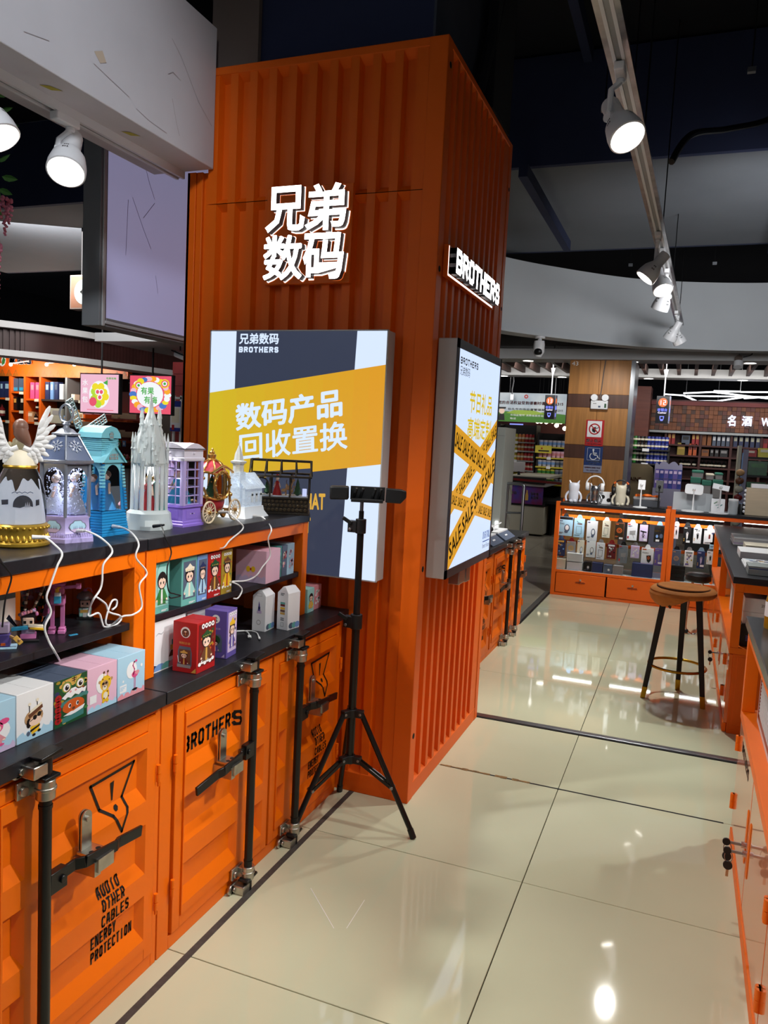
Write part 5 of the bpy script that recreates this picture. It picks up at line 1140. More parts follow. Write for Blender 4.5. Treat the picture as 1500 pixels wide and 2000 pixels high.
# 6 carriage lantern ---------------------------------------------------------------
t = thing('carriage_lantern', 'red and gold carriage lantern with cream spoked wheels', 'lantern', (-1.492, 2.232, TB))
for x in (.046, -.046):
    for y in (-.077, .077):
        w = MB(); P = lambda a, r, dx=0: (x+dx, y+r*math.cos(a), .0385+r*math.sin(a)); w.tube([P(2*PI*k/28, .035) for k in range(28)], .0034, 'ivory', 8, closed=True); w.tube([P(2*PI*k/20, .016) for k in range(20)], .0012, 'ivory', 6, closed=True)
        for k in range(14): w.cyl(P(2*PI*k/14, .006), P(2*PI*k/14, .034), .0013, 'ivory', n=6)
        w.build('wheel', t); w = MB(); w.cyl((x-.006, y, .0385), (x+.006, y, .0385), .0065, 'gold_bright', n=12); w.ball((x+.006, y, .0385), .004, 'gold_bright', 8, 5); w.build('wheel_hub', t)
    b = MB(); b.cyl((.046, .077, .0385), (-.046, .077, .0385), .003, 'gold_bright', n=8); b.cyl((.046, -.077, .0385), (-.046, -.077, .0385), .003, 'gold_bright', n=8); 
b.build('axle', t)
def ell(rx, ry, z, n=24): return [(rx*math.cos(2*PI*i/n), ry*math.sin(2*PI*i/n), z) for i in range(n)]
b = MB(); b.loft([ell(.020, .026, .028), ell(.034, .046, .040), ell(.040, .056, .062), ell(.041, .058, .082)], 'crimson'); b.build('body', t)
MB().loft([ell(.041, .058, .082), ell(.042, .062, .12), ell(.040, .060, .15), ell(.036, .052, .17)], 'glass_thin', cap0=False, cap1=False).build('globe_pane', t)
b = MB(); b.loft([ell(.040, .060, .165), ell(.038, .054, .180), ell(.028, .038, .196), ell(.012, .016, .206)], 'roof_rose'); b.build('roof', t)
b = MB()
for k in range(8):
    a = 2*PI*k/8+.2; b.tube(spline([(.043*math.cos(a), .061*math.sin(a), .08), (.045*math.cos(a), .066*math.sin(a), .12), (.041*math.cos(a), .061*math.sin(a), .165), (.03*math.cos(a), .042*math.sin(a), .196), (.012*math.cos(a), .016*math.sin(a), .208)], 4), .003, 'gold_bright', 7)
for z, r in ((.082, 1.06), (.166, 1.05)): b.tube([(.041*r*math.cos(2*PI*k/32), .060*r*math.sin(2*PI*k/32), z+.004*math.sin(k*PI/4*1.0)) for k in range(32)], .0042, 'gold_bright', 7, closed=True)
for s in (-1, 1):
    b.tube(spline([(.02, s*.02, .03), (.03, s*.05, .03), (.03, s*.072, .05), (.03, s*.068, .085), (.02, s*.075, .12)], 5), .0045, 'gold_bright', 8); b.ball((.03, s*.072, .09), .008, 'gold_bright', 10, 6); b.ball((.02, s*.076, .15), .006, 'gold_bright', 8, 5); b.ball((.042, s*.03, .034), .006, 'gold_bright', 8, 5)
b.tube(spline([(.046, -.02, .045), (.05, -.006, .024), (.05, .006, .024), (.046, .02, .045)], 5), .005, 'gold_bright', 8)
b.build('gilded_frame', t)
# big oval rim facing the aisle
b = MB(); b.tube([(.043, .045*math.cos(2*PI*k/32), .125+.046*math.sin(2*PI*k/32)) for k in range(32)], .005, 'gold_bright', 8, closed=True)
b.tube(spline([(.044, -.062, .168), (.046, -.04, .178), (.046, 0, .190), (.046, .04, .178), (.044, .062, .168)], 5), .0046, 'gold_bright', 8)
for k in range(12): b.ball((.048, .045*math.cos(2*PI*k/12), .125+.046*math.sin(2*PI*k/12)), .004, 'gold_bright', 7, 5)
b.build('window_rim', t)
b = MB(); b.lathe([(.016, .204), (.018, .210), (.012, .214), (.014, .220), (.015, .226), (.008, .230), (.010, .235), (.004, .240), (.004, .246), (.001, .25)], 'gold_bright', n=16); b.build('crown', t)
b = MB(); b.lathe([(.024, .085), (.018, .10), (.020, .10), (.013, .118), (.015, .118), (.008, .136), (.009, .136), (.001, .16)], 'dgreen', n=12)
for k in range(14): a = k*2.4; b.ball((.019*(1-k/18)*math.cos(a), .019*(1-k/18)*math.sin(a), .09+.0045*k), .003, 'orange_ink' if k % 2 else 'gold_bright', 6, 4)
b.build('fir_tree', t)
# 7 ice church lantern ----------------------------------------------------------------
mat('ice', (226, 238, 250), .16, trans=.55, ior=1.35, bump=.5, bscale=90, emit=.1); mat('milky', (232, 238, 246), .4)
t = thing('ice_church_lantern', 'clear ice church lantern with pointed steeple on a milky base', 'lantern', (-1.497, 2.452, TB))
rc = lambda a, d, z: [(a*x, d*y, z) for x, y in ((-1, -1), (1, -1), (1, 1), (-1, 1))]
MB().loft([rc(.058, .082, 0), rc(.056, .080, .004), rc(.046, .068, .022), rc(.044, .064, .04)], 'milky').build('base', t)
b = MB(); b.loft([rc(.040, .060, .038), rc(.040, .060, .11)], 'ice'); b.build('walls', t, 0)
b = MB(); b.prism([(-.050, .105), (0, .160), (.050, .105), (.043, .105), (0, .150), (-.043, .105)], 'ice', lambda u, v: (u, -.064, v), lambda u, v: (u, .070, v)); b.prism([(-.04, .108), (0, .150), (.04, .108)], 'ice', lambda u, v: (u, -.058, v), lambda u, v: (u, .06, v)); b.build('roof', t, 0)
b = MB(); lb_ = bpy.data.lights.new('lantern_bulb', 'POINT'); lb_.energy = .25; lb_.shadow_soft_size = .01; lo = bpy.data.objects.new('lantern_bulb', lb_); COL.objects.link(lo); lo.parent = t; lo.location = (0, .02, .12); b.box(-.022, -.066, .038, .022, -.03, .165, 'ice'); b.lathe([(.020, .165), (.020, .19), (.028, .196), (.030, .202), (.018, .206), (.014, .228), (.003, .258)], 'crystal', (0, -.044, 0), n=8); b.cyl((0, -.044, .258), (0, -.044, .278), .0014, 'crystal', n=6); b.bar((-.005, -.044, .27), (.005, -.044, .27), .002, .002, 'crystal'); b.build('steeple', t, 0)
b = MB()
for y in (-.01, .02, .05): b.box(.0402, y-.007, .055, .0415, y+.007, .085, 'crystal'); b.cyl((.0402, y, .085), (.0415, y, .085), .007, 'crystal', n=12)
b.build('window', t, 0)
# 8 bronze greenhouse lantern -----------------------------------------------------------
t = thing('greenhouse_lantern', 'dark bronze greenhouse lantern with a winter scene inside', 'lantern', (-1.456, 2.652, TB), .44); t.scale = (1.06, 1.06, 1.3)
L, D = .108, .052
b = MB(); b.box(-L, -D, 0, L, D, .006, 'bronze_black'); b.box(-L+.004, -D+.004, .006, L-.004, D-.004, .046, 'bronze_black'); b.box(-L+.001, -D+.001, .046, L-.001, D-.001, .052, 'bronze_black'); b.build('base', t, bevel=.001)
random.seed(31); st = MB()
for F, w_ in ((plane((-L+.006, -D+.004, .008), (1, 0, 0), (0, 0, 1)), 2*L-.012), (plane((L-.004, -D+.006, .008), (0, 1, 0), (0, 0, 1)), 2*D-.012)):
    nx = int(w_/.014)
    for i in range(nx):
        for j in range(3):
            cxx, cyy = (i+.5+.25*(j % 2-.5))*w_/nx, .006+.0125*j; n_ = random.choice((5, 6, 7)); r = .0062; a_ = random.random()*6
            P = [(cxx+r*random.uniform(.85, 1.1)*math.cos(a_+2*PI*k/n_), cyy+r*random.uniform(.8, 1.)*math.sin(a_+2*PI*k/n_)) for k in range(n_)]
            st.loft([[F(x, y) for x, y in P], [F(cxx+(x-cxx)*.75, cyy+(y-cyy)*.75)+F.n*.002 for x, y in P]], 'bronze', cap0=False)
so = st.build('stone_relief', t, 0); so['kind'] = 'stuff'
b = MB(); H1, H2 = .112, .158
for x in (-L+.004, -L*.33, L*.33, L-.004):
    for y in (-D+.004, D-.004): b.box(x-.003, y-.003, .05, x+.003, y+.003, H1, 'bronze_black')
for y in (-D, D): b.box(-L-.004, y-.004, H1-.003, L+.004, y+.004, H1+.003, 'bronze_black')
for x in (-L, L): b.box(x-.004, -D, H1-.003, x+.004, D, H1+.003, 'bronze_black')
b.box(-L+.0, -.014, H2-.004, L-.0, .014, H2+.003, 'bronze_black')
for x in (-L, -L*.5, 0, L*.5, L):
    for y in (-1, 1): b.bar((x*1.03, y*(D+.006), H1), (x*.98, y*.012, H2), .005, .004, 'bronze_black')
for x in (-L-.002, L+.002): b.bar((x, -D, H1), (x, -.012, H2), .004, .006, 'bronze_black'); b.bar((x, D, H1), (x, .012, H2), .004, .006, 'bronze_black')
b.build('frame', t, 0)
b = MB(); b.tube([(-L*.62+.026*math.cos(PI*k/12)*-1, -D+.003, .085+.022*math.sin(PI*k/12)) for k in range(13)], .0025, 'bronze_black', 6); b.build('arch', t)
b = MB(); b.add([(-L, -D+.002, .052), (L, -D+.002, .052), (L, -D+.002, H1), (-L, -D+.002, H1), (L-.002, -D, .052), (L-.002, D, .052), (L-.002, D, H1), (L-.002, -D, H1), (-L, -D-.004, H1), (L, -D-.004, H1), (L, -.012, H2), (-L, -.012, H2)], [(0, 1, 2, 3), (4, 5, 6, 7), (8, 9, 10, 11)], 'glass_thin'); b.build('pane', t, 0)
MB().box(-L+.008, -D+.008, .052, L-.008, D-.008, .056, 'snow').build('snow_floor', t)
b = MB(); figurine(b, -.012, -.018, .056, .055, 'red', 'white'); b.ball((-.012, -.018, .112), (.006, .006, .004), 'red', 8, 5); b.build('figurine', t)
for x, y, s in ((.012, -.026, .7), (.03, -.012, 1.), (.04, -.024, .6)):
    b = MB(); b.ball((x, y, .056+.022*s), (.013*s, .006*s, .007*s), 'tan', 10, 6); b.cyl((x+.009*s, y, .056+.026*s), (x+.014*s, y, .056+.042*s), .003*s, 'tan', n=7); b.ball((x+.016*s, y, .056+.045*s), (.006*s, .004*s, .0045*s), 'tan', 8, 5)
    for dx in (-.009, .009):
        for dy in (-.003, .003): b.cyl((x+dx*s, y+dy*s, .056), (x+dx*s, y+dy*s, .056+.02*s), .0016*s, 'tan', n=5)
    for q in (-1, 1): b.tube([(x+.016*s, y+q*.002, .056+.048*s), (x+.013*s, y+q*.006*s, .056+.058*s), (x+.016*s, y+q*.008*s, .056+.066*s)], .0009, 'brown', 5)
    b.build('deer', t)
for x, y, s in ((.062, -.02, 1.), (-.05, .01, .8)):
    b = MB(); b.lathe([(.002, 0), (.015*s, .006), (.009*s, .018), (.012*s, .018), (.006*s, .032), (.008*s, .032), (.0005, .052*s)], 'dgreen', (x, y, .056), 10); b.build('fir_tree', t)
b = MB(); b.cyl((.088, -.03, .056), (.088, -.03, .078), .008, 'lantern_glow', n=10); b.build('glow_lamp', t)

# ================================================================== charging cables
def px_path(spec, n=6):
    P = []
    for q in spec: P.append(at(q[0], q[1], **q[2]))
    return spline(P, n)
def cable(label, spec, m='white_plastic', r=.0026, plug=None, group='charging cables over the shelf edge'):
    P = px_path(spec); t = thing('charging_cable', label, 'cable', P[0], group=group); b = MB(); o_ = P[0]
    b.tube([p-o_ for p in P], r, m, 7); b.build('cord', t)
    d = (P[4]-P[0]).normalized(); b = MB(); b.cyl(-d*.004, d*.026, .0055, m, .0042, n=10); b.cyl(d*.026, d*.036, .0038, m, .0028, n=8); b.build('plug', t)
    return t
zx = lambda L, sc, ox, oy, kw: [(ox+x/sc, oy+y/sc, kw) for x, y in L]
Zc = dict(Z=TB+.032); Xa = dict(X=-1.352); Xs = dict(X=-1.345)
S1 = (4.41, 0, 980)
cable('white cable from the angel dome running down over the toy boxes', zx([(292, 305)], *S1, dict(X=-1.425))+zx([(390, 312)], *S1, dict(X=-1.405))+zx([(470, 370)], *S1, dict(X=-1.375))+zx([(535, 450), (490, 560), (430, 730), (400, 830), (438, 950), (385, 1080), (420, 1200), (470, 1290)], *S1, Xa)+zx([(520, 1390), (480, 1460), (340, 1500)], *S1, dict(Z=.884))+zx([(300, 1240), (180, 1300), (130, 1308), (60, 1260)], 4.41, 0, 1040, dict(Z=.892)))
cable('white cable from the hexagonal lantern coiling beside the hat figure', zx([(670, 252)], *S1, dict(X=-1.462))+zx([(760, 258), (880, 320)], *S1, dict(X=-1.42))[:1]+zx([(880, 320)], *S1, dict(X=-1.37))+zx([(968, 425), (890, 540), (880, 680), (860, 760), (800, 850)], *S1, Xa)+zx([(765, 940), (770, 985), (850, 960), (880, 1040), (900, 1078), (980, 1070), (1040, 1020), (1030, 980), (940, 950), (910, 880), (830, 820)], *S1, dict(X=-1.40)))
cable('white cable from the blue windmill looping on the middle board', zx([(980, 212)], *S1, dict(X=-1.478))+zx([(1070, 228)], *S1, dict(X=-1.43))+zx([(1150, 285)], *S1, dict(X=-1.37))+zx([(1195, 370), (1170, 480), (1265, 610), (1200, 720), (1222, 900), (1150, 970), (1050, 990)], *S1, Xa)+zx([(960, 1060), (910, 1040), (940, 910), (970, 850), (1005, 850), (1000, 900), (965, 930)], *S1, dict(X=-1.40)))
cable('black cable from the crystal spire hanging before the teal box', zx([(1330, 210)], *S1, dict(X=-1.428))+zx([(1390, 212)], *S1, dict(X=-1.40))+zx([(1420, 300)], *S1, dict(X=-1.362))+zx([(1475, 430), (1440, 570), (1450, 760), (1500, 792)], *S1, dict(X=-1.356))+zx([(210, 530), (235, 540), (170, 555), (150, 545)], 3.75, 290, 1020, dict(X=-1.36)), 'black_plastic', .002)
S2 = (4.41, 340, 840)
cable('white cable from the gold carriage resting on the red box', zx([(398, 705)], *S2, dict(X=-1.44))+zx([(460, 712)], *S2, dict(X=-1.41))+zx([(560, 790)], *S2, dict(X=-1.365))+zx([(592, 850), (480, 950), (430, 1010)], *S2, dict(X=-1.358))+zx([(372, 1022)], *S2, dict(X=-1.385)))
cable('white cable from the ice church falling past the square pink box', zx([(690, 740)], *S2, dict(X=-1.435))+zx([(770, 757)], *S2, dict(X=-1.40))+zx([(838, 850), (810, 940), (828, 1080), (760, 1180)], *S2, dict(X=-1.348))+zx([(760, 1180), (720, 1240)], *S2, dict(X=-1.35))[1:]+zx([(760, 410), (700, 430), (610, 435), (660, 460), (685, 500), (655, 555), (625, 558)], 3.75, 290, 1020, dict(X=-1.362)))
cable('black cable hanging at the photo edge before the toys', zx([(-60, 440), (0, 510), (60, 580), (98, 660), (45, 850), (20, 1080)], *S1, Xa), 'black_plastic', .002)
for k, (spec, lab) in enumerate((([(630, 797), (700, 795), (730, 810), (738, 830)], 'white cable with square connector lying on the worktop'), ([(640, 800), (740, 795), (790, 808), (808, 840)], 'white cable with slim connector lying on the worktop'))):
    P = px_path(zx(spec, 3.75, 290, 1020, dict(Z=ZT+.004))); t = thing('loose_cable', lab, 'cable', P[-1]); MB().tube([p-P[-1] for p in P], .0022, 'white_plastic', 7).build('cord', t)
    d = (P[-1]-P[-3]).normalized(); b = MB(); b.bar((0, 0, 0), d*.026, .012 if k == 0 else .007, .005, 'white_plastic'); b.build('plug', t, bevel=.001); MB().bar(d*.026, d*.036, .009 if k == 0 else .005, .003, 'steel').build('connector', t)
# ================================================================== spotlights of the aisle track
def on_track(y): return (-.405+(y-.2)*.02416, y, 2.874)
spotlight(on_track(3.02), (.42, -.42, -.80), 'white spotlight nearest the camera on the aisle track', 40, cone=80, blend=.8, drop=.17)
spotlight(on_track(5.30), (-.55, -.12, -.72), 'white spotlight on the aisle track turned towards the column', 110, cone=95, drop=.19)
spotlight(on_track(5.72), (.25, -.45, -.80), 'white spotlight crossing in front of the turned one on the aisle track', 110, cone=95, drop=.19)
spotlight(on_track(6.35), (-.30, .30, -.85), 'white spotlight third of the far cluster on the aisle track', 130, cone=95, drop=.19)
spotlight(on_track(8.2), (-.45, .3, -.85), 'white spotlight at the end of the aisle track facing the wall', 30, cone=95, drop=.17)
spotlight(on_track(8.5), (.45, .3, -.85), 'white spotlight last on the aisle track turned away', 30, cone=95, drop=.17)
for y, aim in ((1.9, (-.42, .05, -.9)), (1.2, (-.42, .0, -.9)), (.4, (-.38, .30, -.9))):
    spotlight(on_track(y), aim, 'white spotlight on the aisle track outside the picture', 26, group='aisle track spotlights outside the picture', cone=72, blend=.8, drop=.17)

# ================================================================== bar stool
mat('suede', (176, 108, 44), .85, noise=.14, nscale=14); mat('suede_dark', (60, 42, 26), .8); mat('leg_black', (18, 14, 13), .4); mat('brass', (184, 140, 42), .3, 1.)
st = thing('bar_stool', 'tan suede bar stool with black legs and brass ring', 'stool', (.045, 5.0, 0))
sc = Vector((-.012, 0, 0))
b = MB(); R = []
for r, z in ((.04, .640), (.15, .640), (.176, .646), (.187, .660), (.186, .676), (.174, .688), (.15, .692)):
    R.append([(r*math.cos(2*PI*i/40)*(1.02), r*math.sin(2*PI*i/40), z+.006*math.sin(2*PI*i/40+.6)) for i in range(40)])
b.loft(R, 'suede'); b.build('seat', st)
b = MB(); b.lathe([(.150, .688), (.150, .694), (.146, .699), (.12, .703), (.05, .706), (.002, .706)], 'suede', n=40); b.build('seat_pad', st)
b = MB(); b.tube([(.152*math.cos(2*PI*k/48), .152*math.sin(2*PI*k/48), .693) for k in range(48)], .0028, 'suede_dark', 6, closed=True); b.build('piping', st)
b = MB(); R = []
for k in range(13):
    a = PI*.80+PI*.75*k/12; q = math.sin(PI*k/12); ca, sa = math.cos(a), math.sin(a)
    R.append([(.184*ca, .184*sa, .672), ((.192+.006*q)*ca, (.192+.006*q)*sa, .650), ((.186-.0*q)*ca, (.186)*sa, .640-.03*q), ((.150+.01*math.sin(k*1.9))*ca, (.150+.01*math.sin(k*1.9))*sa, .632-.055*q), (.142*ca, .142*sa, .634-.048*q), (.178*ca, .178*sa, .645)])
b.loft(R, 'suede'); b.build('cover_flap', st)
b = MB(); b.loft([[(-.118, -.122, .648), (-.07, -.140, .645), (-.05, -.10, .645), (-.11, -.09, .648)], [(-.095, -.118, .60), (-.068, -.13, .575), (-.062, -.12, .575), (-.088, -.10, .60)]], 'suede_dark'); b.build('flap_tip', st)
for fx, fy in ((-.135, 4.91), (.206, 4.876), (.062, 5.191)):
    f = Vector((fx-.045, fy-5.0, 0)); tpv = Vector((f.x*.56, f.y*.56, .642)); d = (tpv-f).normalized(); b = MB()
    sqr = lambda c, s: [c+Vector((x*s, y*s, 0)) for x, y in ((-1, -1), (1, -1), (1, 1), (-1, 1))]
    b.loft([sqr(f+(tpv-f)*.11, .0145), sqr(tpv, .019)], 'leg_black'); lg = b.build('leg', st, bevel=.004)
    b = MB(); b.loft([sqr(f, .014), sqr(f+(tpv-f)*.112, .0152)], 'brass'); b.build('brass_tip', lg, bevel=.003)
b = MB(); b.tube([(.165*math.cos(2*PI*k/48), .165*math.sin(2*PI*k/48)+.0, .205) for k in range(48)], .0085, 'brass', 10, closed=True); b.build('foot_ring', st)

# ================================================================== orange showcase counters on the window side
mat('orange_gloss', (226, 112, 44), .16, coat=.6, noise=.03, nscale=2); mat('board_sheen_grey', (52, 54, 58), .22, noise=.2, nscale=6, stretch=(6, 1, 1)); mat('vent_white', (214, 212, 214), .5); mat('mesh_grey', (150, 148, 150), .6)
def key_set(b, x, y, z): pass
def side_counter(y0, y1, x0, H, zl, label, splits, keys, open_end=True, vent=False):
    "runs along Y, its doors face -X at x0; closed below zl and an open frame above"
    r = thing('showcase_counter', label, 'cabinet', (x0, y0, 0)); L = y1-y0; D = .62; t = .045
    b = MB(); b.box(.012, .0, .04, D, L, zl-.03, 'orange_wall') if False else None
    b = MB(); b.box(.022, 0, 0, D, .02, zl-.036, 'orange_wall'); b.box(.022, L-.02, 0, D, L, zl-.036, 'orange_wall'); b.box(D-.02, .02, 0, D, L-.02, zl, 'orange_wall'); b.box(.0, .02, 0, .02, L-.02, .05, 'orange'); b.box(0, 0, zl-.035, D, L, zl, 'orange'); b.box(.03, .02, .05, .034, L-.02, zl-.035, 'black_matte')
    b.box(.05, -.003, .05, D-.05, 0, zl-.05, 'orange_wall') if False else None
    b.build('carcass', r, bevel=.002)
    b = MB(); b.box(.045, -.0025, .05, D-.04, .0, zl-.05, 'orange_wall'); b.build('end_panel', r, bevel=.001)
    ys_ = [.0]+splits+[L]
    for i, (a, c) in enumerate(zip(ys_, ys_[1:])):
        d = MB().box(.004, a+.006, .055, .022, c-.006, zl-.04, 'orange_gloss').build('door', r, bevel=.0015)
        hs = a+.006 if i % 2 else c-.006
        for z in (.15, zl-.14): b = MB(); b.cyl((.0, hs, z-.03), (.0, hs, z), .009, 'orange', n=10); b.cyl((.0, hs, z+.002), (.0, hs, z+.03), .009, 'orange', n=10); b.box(.0, hs-.008, z-.03, .006, hs+.008, z+.03, 'orange'); b.build('hinge', d)
        hy = c-.05 if i % 2 else a+.05
        b = MB(); pts = [(hy+.016*math.cos(q), zl*.52+(.075 if math.sin(q) > 0 else -.075)+.016*math.sin(q)) for q in [2*PI*k/20 for k in range(20)]]
        b.loft([[(.0035, y, z) for y, z in pts], [(.001, hy+(y-hy)*.8, zl*.52+(z-zl*.52)*.97) for y, z in pts]], 'orange', cap0=False); b.flat(pts, 'black_matte', lambda y, z: Vector((.0025, hy+(y-hy)*.5, z))); b.build('pull_slot', d, 0)
        if i in keys:
            ky, kz = (c-.03 if i % 2 else a+.03), zl*.5-.01
            b = MB(); b.cyl((.004, ky, kz), (-.012, ky, kz), .010, 'chrome', n=14); b.build('lock', d)
            b = MB(); b.box(-.05, ky-.002, kz-.004, -.012, ky+.002, kz+.004, 'steel'); b.tube([(-.05+.012*math.cos(q), ky, kz-.02+.018*math.sin(q)) for q in [2*PI*k/14 for k in range(14)]], .0014, 'steel', 5, closed=True); b.build('key_ring', d)
            b = MB(); b.cyl((-.055, ky-.003, kz-.0), (-.055, ky+.003, kz-.0), .012, 'black_plastic', n=14); b.build('key', d); b = MB(); b.cyl((-.05, ky-.004, kz-.048), (-.05, ky+.003, kz-.048), .014, 'black_plastic', n=16); b.box(-.054, ky-.002, kz-.085, -.046, ky+.001, kz-.058, 'tan'); b.build('key', d)
    for x, y in [(0, 0), (D-t, 0), (0, L-t), (D-t, L-t)]+([(0, L*.5)] if not vent else []): MB().box(x, y, zl+.001, x+t, y+t, H-.083, 'orange').build('post', r, bevel=.001)
    b = MB()
    for x in (0, D-t): b.box(x, 0, H-.082, x+t, L, H-.036, 'orange')
    for y in (0, L-t): b.box(t, y, H-.082, D-t, y+t, H-.036, 'orange')
    b.build('top_rail', r, bevel=.002)
    MB().box(-.012, -.012, H-.036, D+.012, L+.012, H, 'board_sheen_grey' if vent else 'black_board').build('top_board', r, bevel=.002)  # vent counter's black board is paler, its reflection put into the colour
    return r
sc1 = side_counter(1.2, 3.26, .275, .886, .525, 'nearest orange counter with vent panel and two keys hanging', [.86, 1.44], (1, 2), vent=True)
# white vent panels inside the niche of the nearest counter
for i in range(2):
    vp = MB(); y0, y1 = (.06+i*.96), (.06+i*.96+.90); vp.box(.045, y0, .526, .06, y1, .805, 'vent_white'); v = vp.build('vent_panel', sc1, bevel=.001)
    b = MB(); 
    for a, c, e, f in ((y0+.06, .56, y1-.06, .565), (y0+.06, .735, y1-.06, .74), (y0+.06, .56, y0+.068, .74), (y1-.068, .56, y1-.06, .74)): b.box(.040, a, c, .045, e, f, 'orange_dark')
    b.build('vent_frame', v, 0)
    mb = MB(); mb.box(.0435, y0+.08, .58, .0445, y1-.08, .72, 'mesh_grey')
    for k in range(60): mb.bar((.042, y0+.08+k*.0123, .58), (.042, y0+.08+k*.0123, .72), .003, .002, 'vent_white')
    for k in range(12): mb.bar((.0415, y0+.08, .583+k*.0123), (.0415, y1-.08, .583+k*.0123), .002, .003, 'vent_white')
    m_ = mb.build('vent_mesh', v, 0); m_['kind'] = 'stuff'
F = plane((.2786, 0, 0), (0, -1, 0), (0, 0, 1)); b = MB(); b.tris(block('BROTHERS', -3.1, .41, .30, .04, .22, .25), 'ink', F); o = b.build('lettering', None, 0); o.parent = sc1; o.location = (-.275, -1.2, 0)
sc2 = side_counter(4.505, 7.75, .295, .86, .475, 'middle orange counter with magazines on top and white boxes inside', [.3, .9, 1.5, 2.2], (1,))
# bottle on the nearest counter
mat('bottle_amber', (208, 150, 30), .2, trans=.4, ior=1.4); mat('bottle_cap', (228, 196, 40), .4)
o = at(1512, 1228, Z=.886); t = thing('spray_bottle', 'yellow bottle with white label standing on the nearest counter', 'bottle', (o.x, o.y, .886))
MB().lathe([(.034, 0), (.036, .006), (.036, .10), (.032, .118), (.022, .128)], 'bottle_amber', n=20).build('bottle_body', t); MB().lathe([(.0363, .045), (.0363, .098)], 'paper', n=20, caps=False).build('paper_label', t); MB().lathe([(.026, .126), (.027, .15), (.015, .165), (.010, .172)], 'bottle_cap', n=16).build('cap', t)
# goods in the open end of the middle counter
def ubox(name, label, x0, y0, z0, x1, y1, z1, m, art=None, cat='box', group=None, rz=0, end=None):
    return carton(name, label, x0, y0, z0, x1, y1, z1, m, end, art, group, rz, cat=cat, flap=False)
def a20(b, S, F, w, h): b.tris(fit('20A', *S(.40, .42), .2*w, .2*h, .01), 'grey_ink', lift(F, .0002))
def a_pow(b, S, F, w, h):
    for k in range(6): oval(b, S, F, .14+.145*k, .80, .022, .05, 'cream', .0002, 10); rect(b, S, F, .17+.145*k, .79, .23+.145*k, .81, 'tan', .0002); oval(b, S, F, .14+.145*k, .64, .018, .04, 'orange_ink', .0002, 10)
    tinytext(b, S, F, .08, .46, .5, .04, 'purple', .0002, 5)
ubox('carton_box', 'black carton with rows of icons lying in the counter end', .345, 4.56, .477, .70, 4.8, .597, 'black_ink', a_pow, group='cartons inside the middle counter')
ubox('carton_box', 'lower white carton printed 20A in the counter end', .352, 4.58, .598, .56, 4.85, .664, 'paper', a20, group='cartons inside the middle counter')
ubox('carton_box', 'upper white carton printed 20A in the counter end', .354, 4.58, .665, .562, 4.85, .74, 'paper', a20, group='cartons inside the middle counter')
ubox('carton_box', 'violet and green packet leaning behind the white cartons', .36, 4.92, .477, .54, 4.95, .79, 'purple', art_dots(['olive', 'blue']), group='cartons inside the middle counter')
for k, (y, lab, m, h) in enumerate(((5.02, 'pink packet standing behind the counter glass', 'lilac', .26), (4.98+.22, 'white packet with thin blue band in the counter', 'paper', .24), (5.5, 'white packet next to the middle post of the counter', 'paper', .22), (6.5, 'clear bag hanging at the far end of the counter', 'cream', .30))):
    ubox('packet', lab, .345, y, .477, .43, y+.14, .477+h, m, None, group='packets inside the middle counter', end=art_dots(['pink', 'red']) if k == 0 else (art_dots(['blue']) if k == 1 else None))
# things lying on the middle counter
def flatpile(label, x0, y0, x1, y1, z, ms, rz=0, name='magazine_pile', cat='magazine', art=None):
    r = thing(name, label, cat, ((x0+x1)/2, (y0+y1)/2, .861), rz); w_, d_ = (x1-x0)/2, (y1-y0)/2; zz = 0
    for i, (m, h) in enumerate(ms):
        MB().box(-w_+.004*(i % 2), -d_+.003*i, zz, w_+.003*(i % 3), d_-.002*i, zz+h, m).build('sheet' if h < .01 else 'binder', r, bevel=.001); zz += h
    if art: p = MB(); F = plane((-w_+.01, -d_+.01, zz+.0005), (1, 0, 0), (0, 1, 0)); art(p, lambda u, v: (u*2*(w_-.01), v*2*(d_-.01)), F, 2*w_, 2*d_); p.build('printed_cover', r, 0)
    return r
def a_cover(b, S, F, w, h):
    random.seed(14)
    for k in range(46): u, v = random.random()*.84, random.random()*.9; rect(b, S, F, u, v, u+.05+.11*random.random(), v+.05+.05*random.random(), random.choice(['white', 'navy_ink', 'gold_ink', 'blue', 'slate', 'brown', 'red', 'sky', 'olive']), .0002+.00001*k)
mat('sleeve_grey', (176, 186, 184), .25); mat('ink_blue', (36, 52, 130), .4)
flatpile('grey plastic display case with blue strip at the counter end', .36, 4.62, .82, 4.80, .86, [('sleeve_grey', .032), ('ink_blue', .004), ('sleeve_grey', .012)], name='display_case', cat='case')
flatpile('colourful phone sticker magazine on the middle counter', .36, 4.86, .72, 5.20, .86, [('paper', .012), ('white', .006)], art=a_cover)
flatpile('white flat carton behind the sticker magazine', .36, 5.32, .74, 5.62, .86, [('white', .045)], name='flat_carton', cat='box')
flatpile('cream carton behind the white flat carton', .42, 5.78, .68, 6.02, .86, [('cream', .04)], name='flat_carton', cat='box')
flatpile('pile of leaflets near the far end of the middle counter', .36, 6.1, .66, 6.5, .86, [('paper', .01), ('lilac', .008), ('paper', .012), ('white', .02)], name='leaflet_pile', cat='leaflets')
t = thing('card_terminal', 'grey box with white cable on the middle counter', 'device', (.90, 5.05, .861)); MB().box(-.12, -.14, 0, .12, .14, .07, 'grey_metal').build('case', t, bevel=.006); MB().box(-.118, -.142, .012, .118, -.139, .058, 'black_plastic').build('front', t); b = MB(); b.tube(spline([(-.06, -.145, .05), (-.08, -.19, .06), (-.07, -.21, .02), (-.02, -.22, .004)]), .004, 'white_plastic', 6); b.build('cord', t)
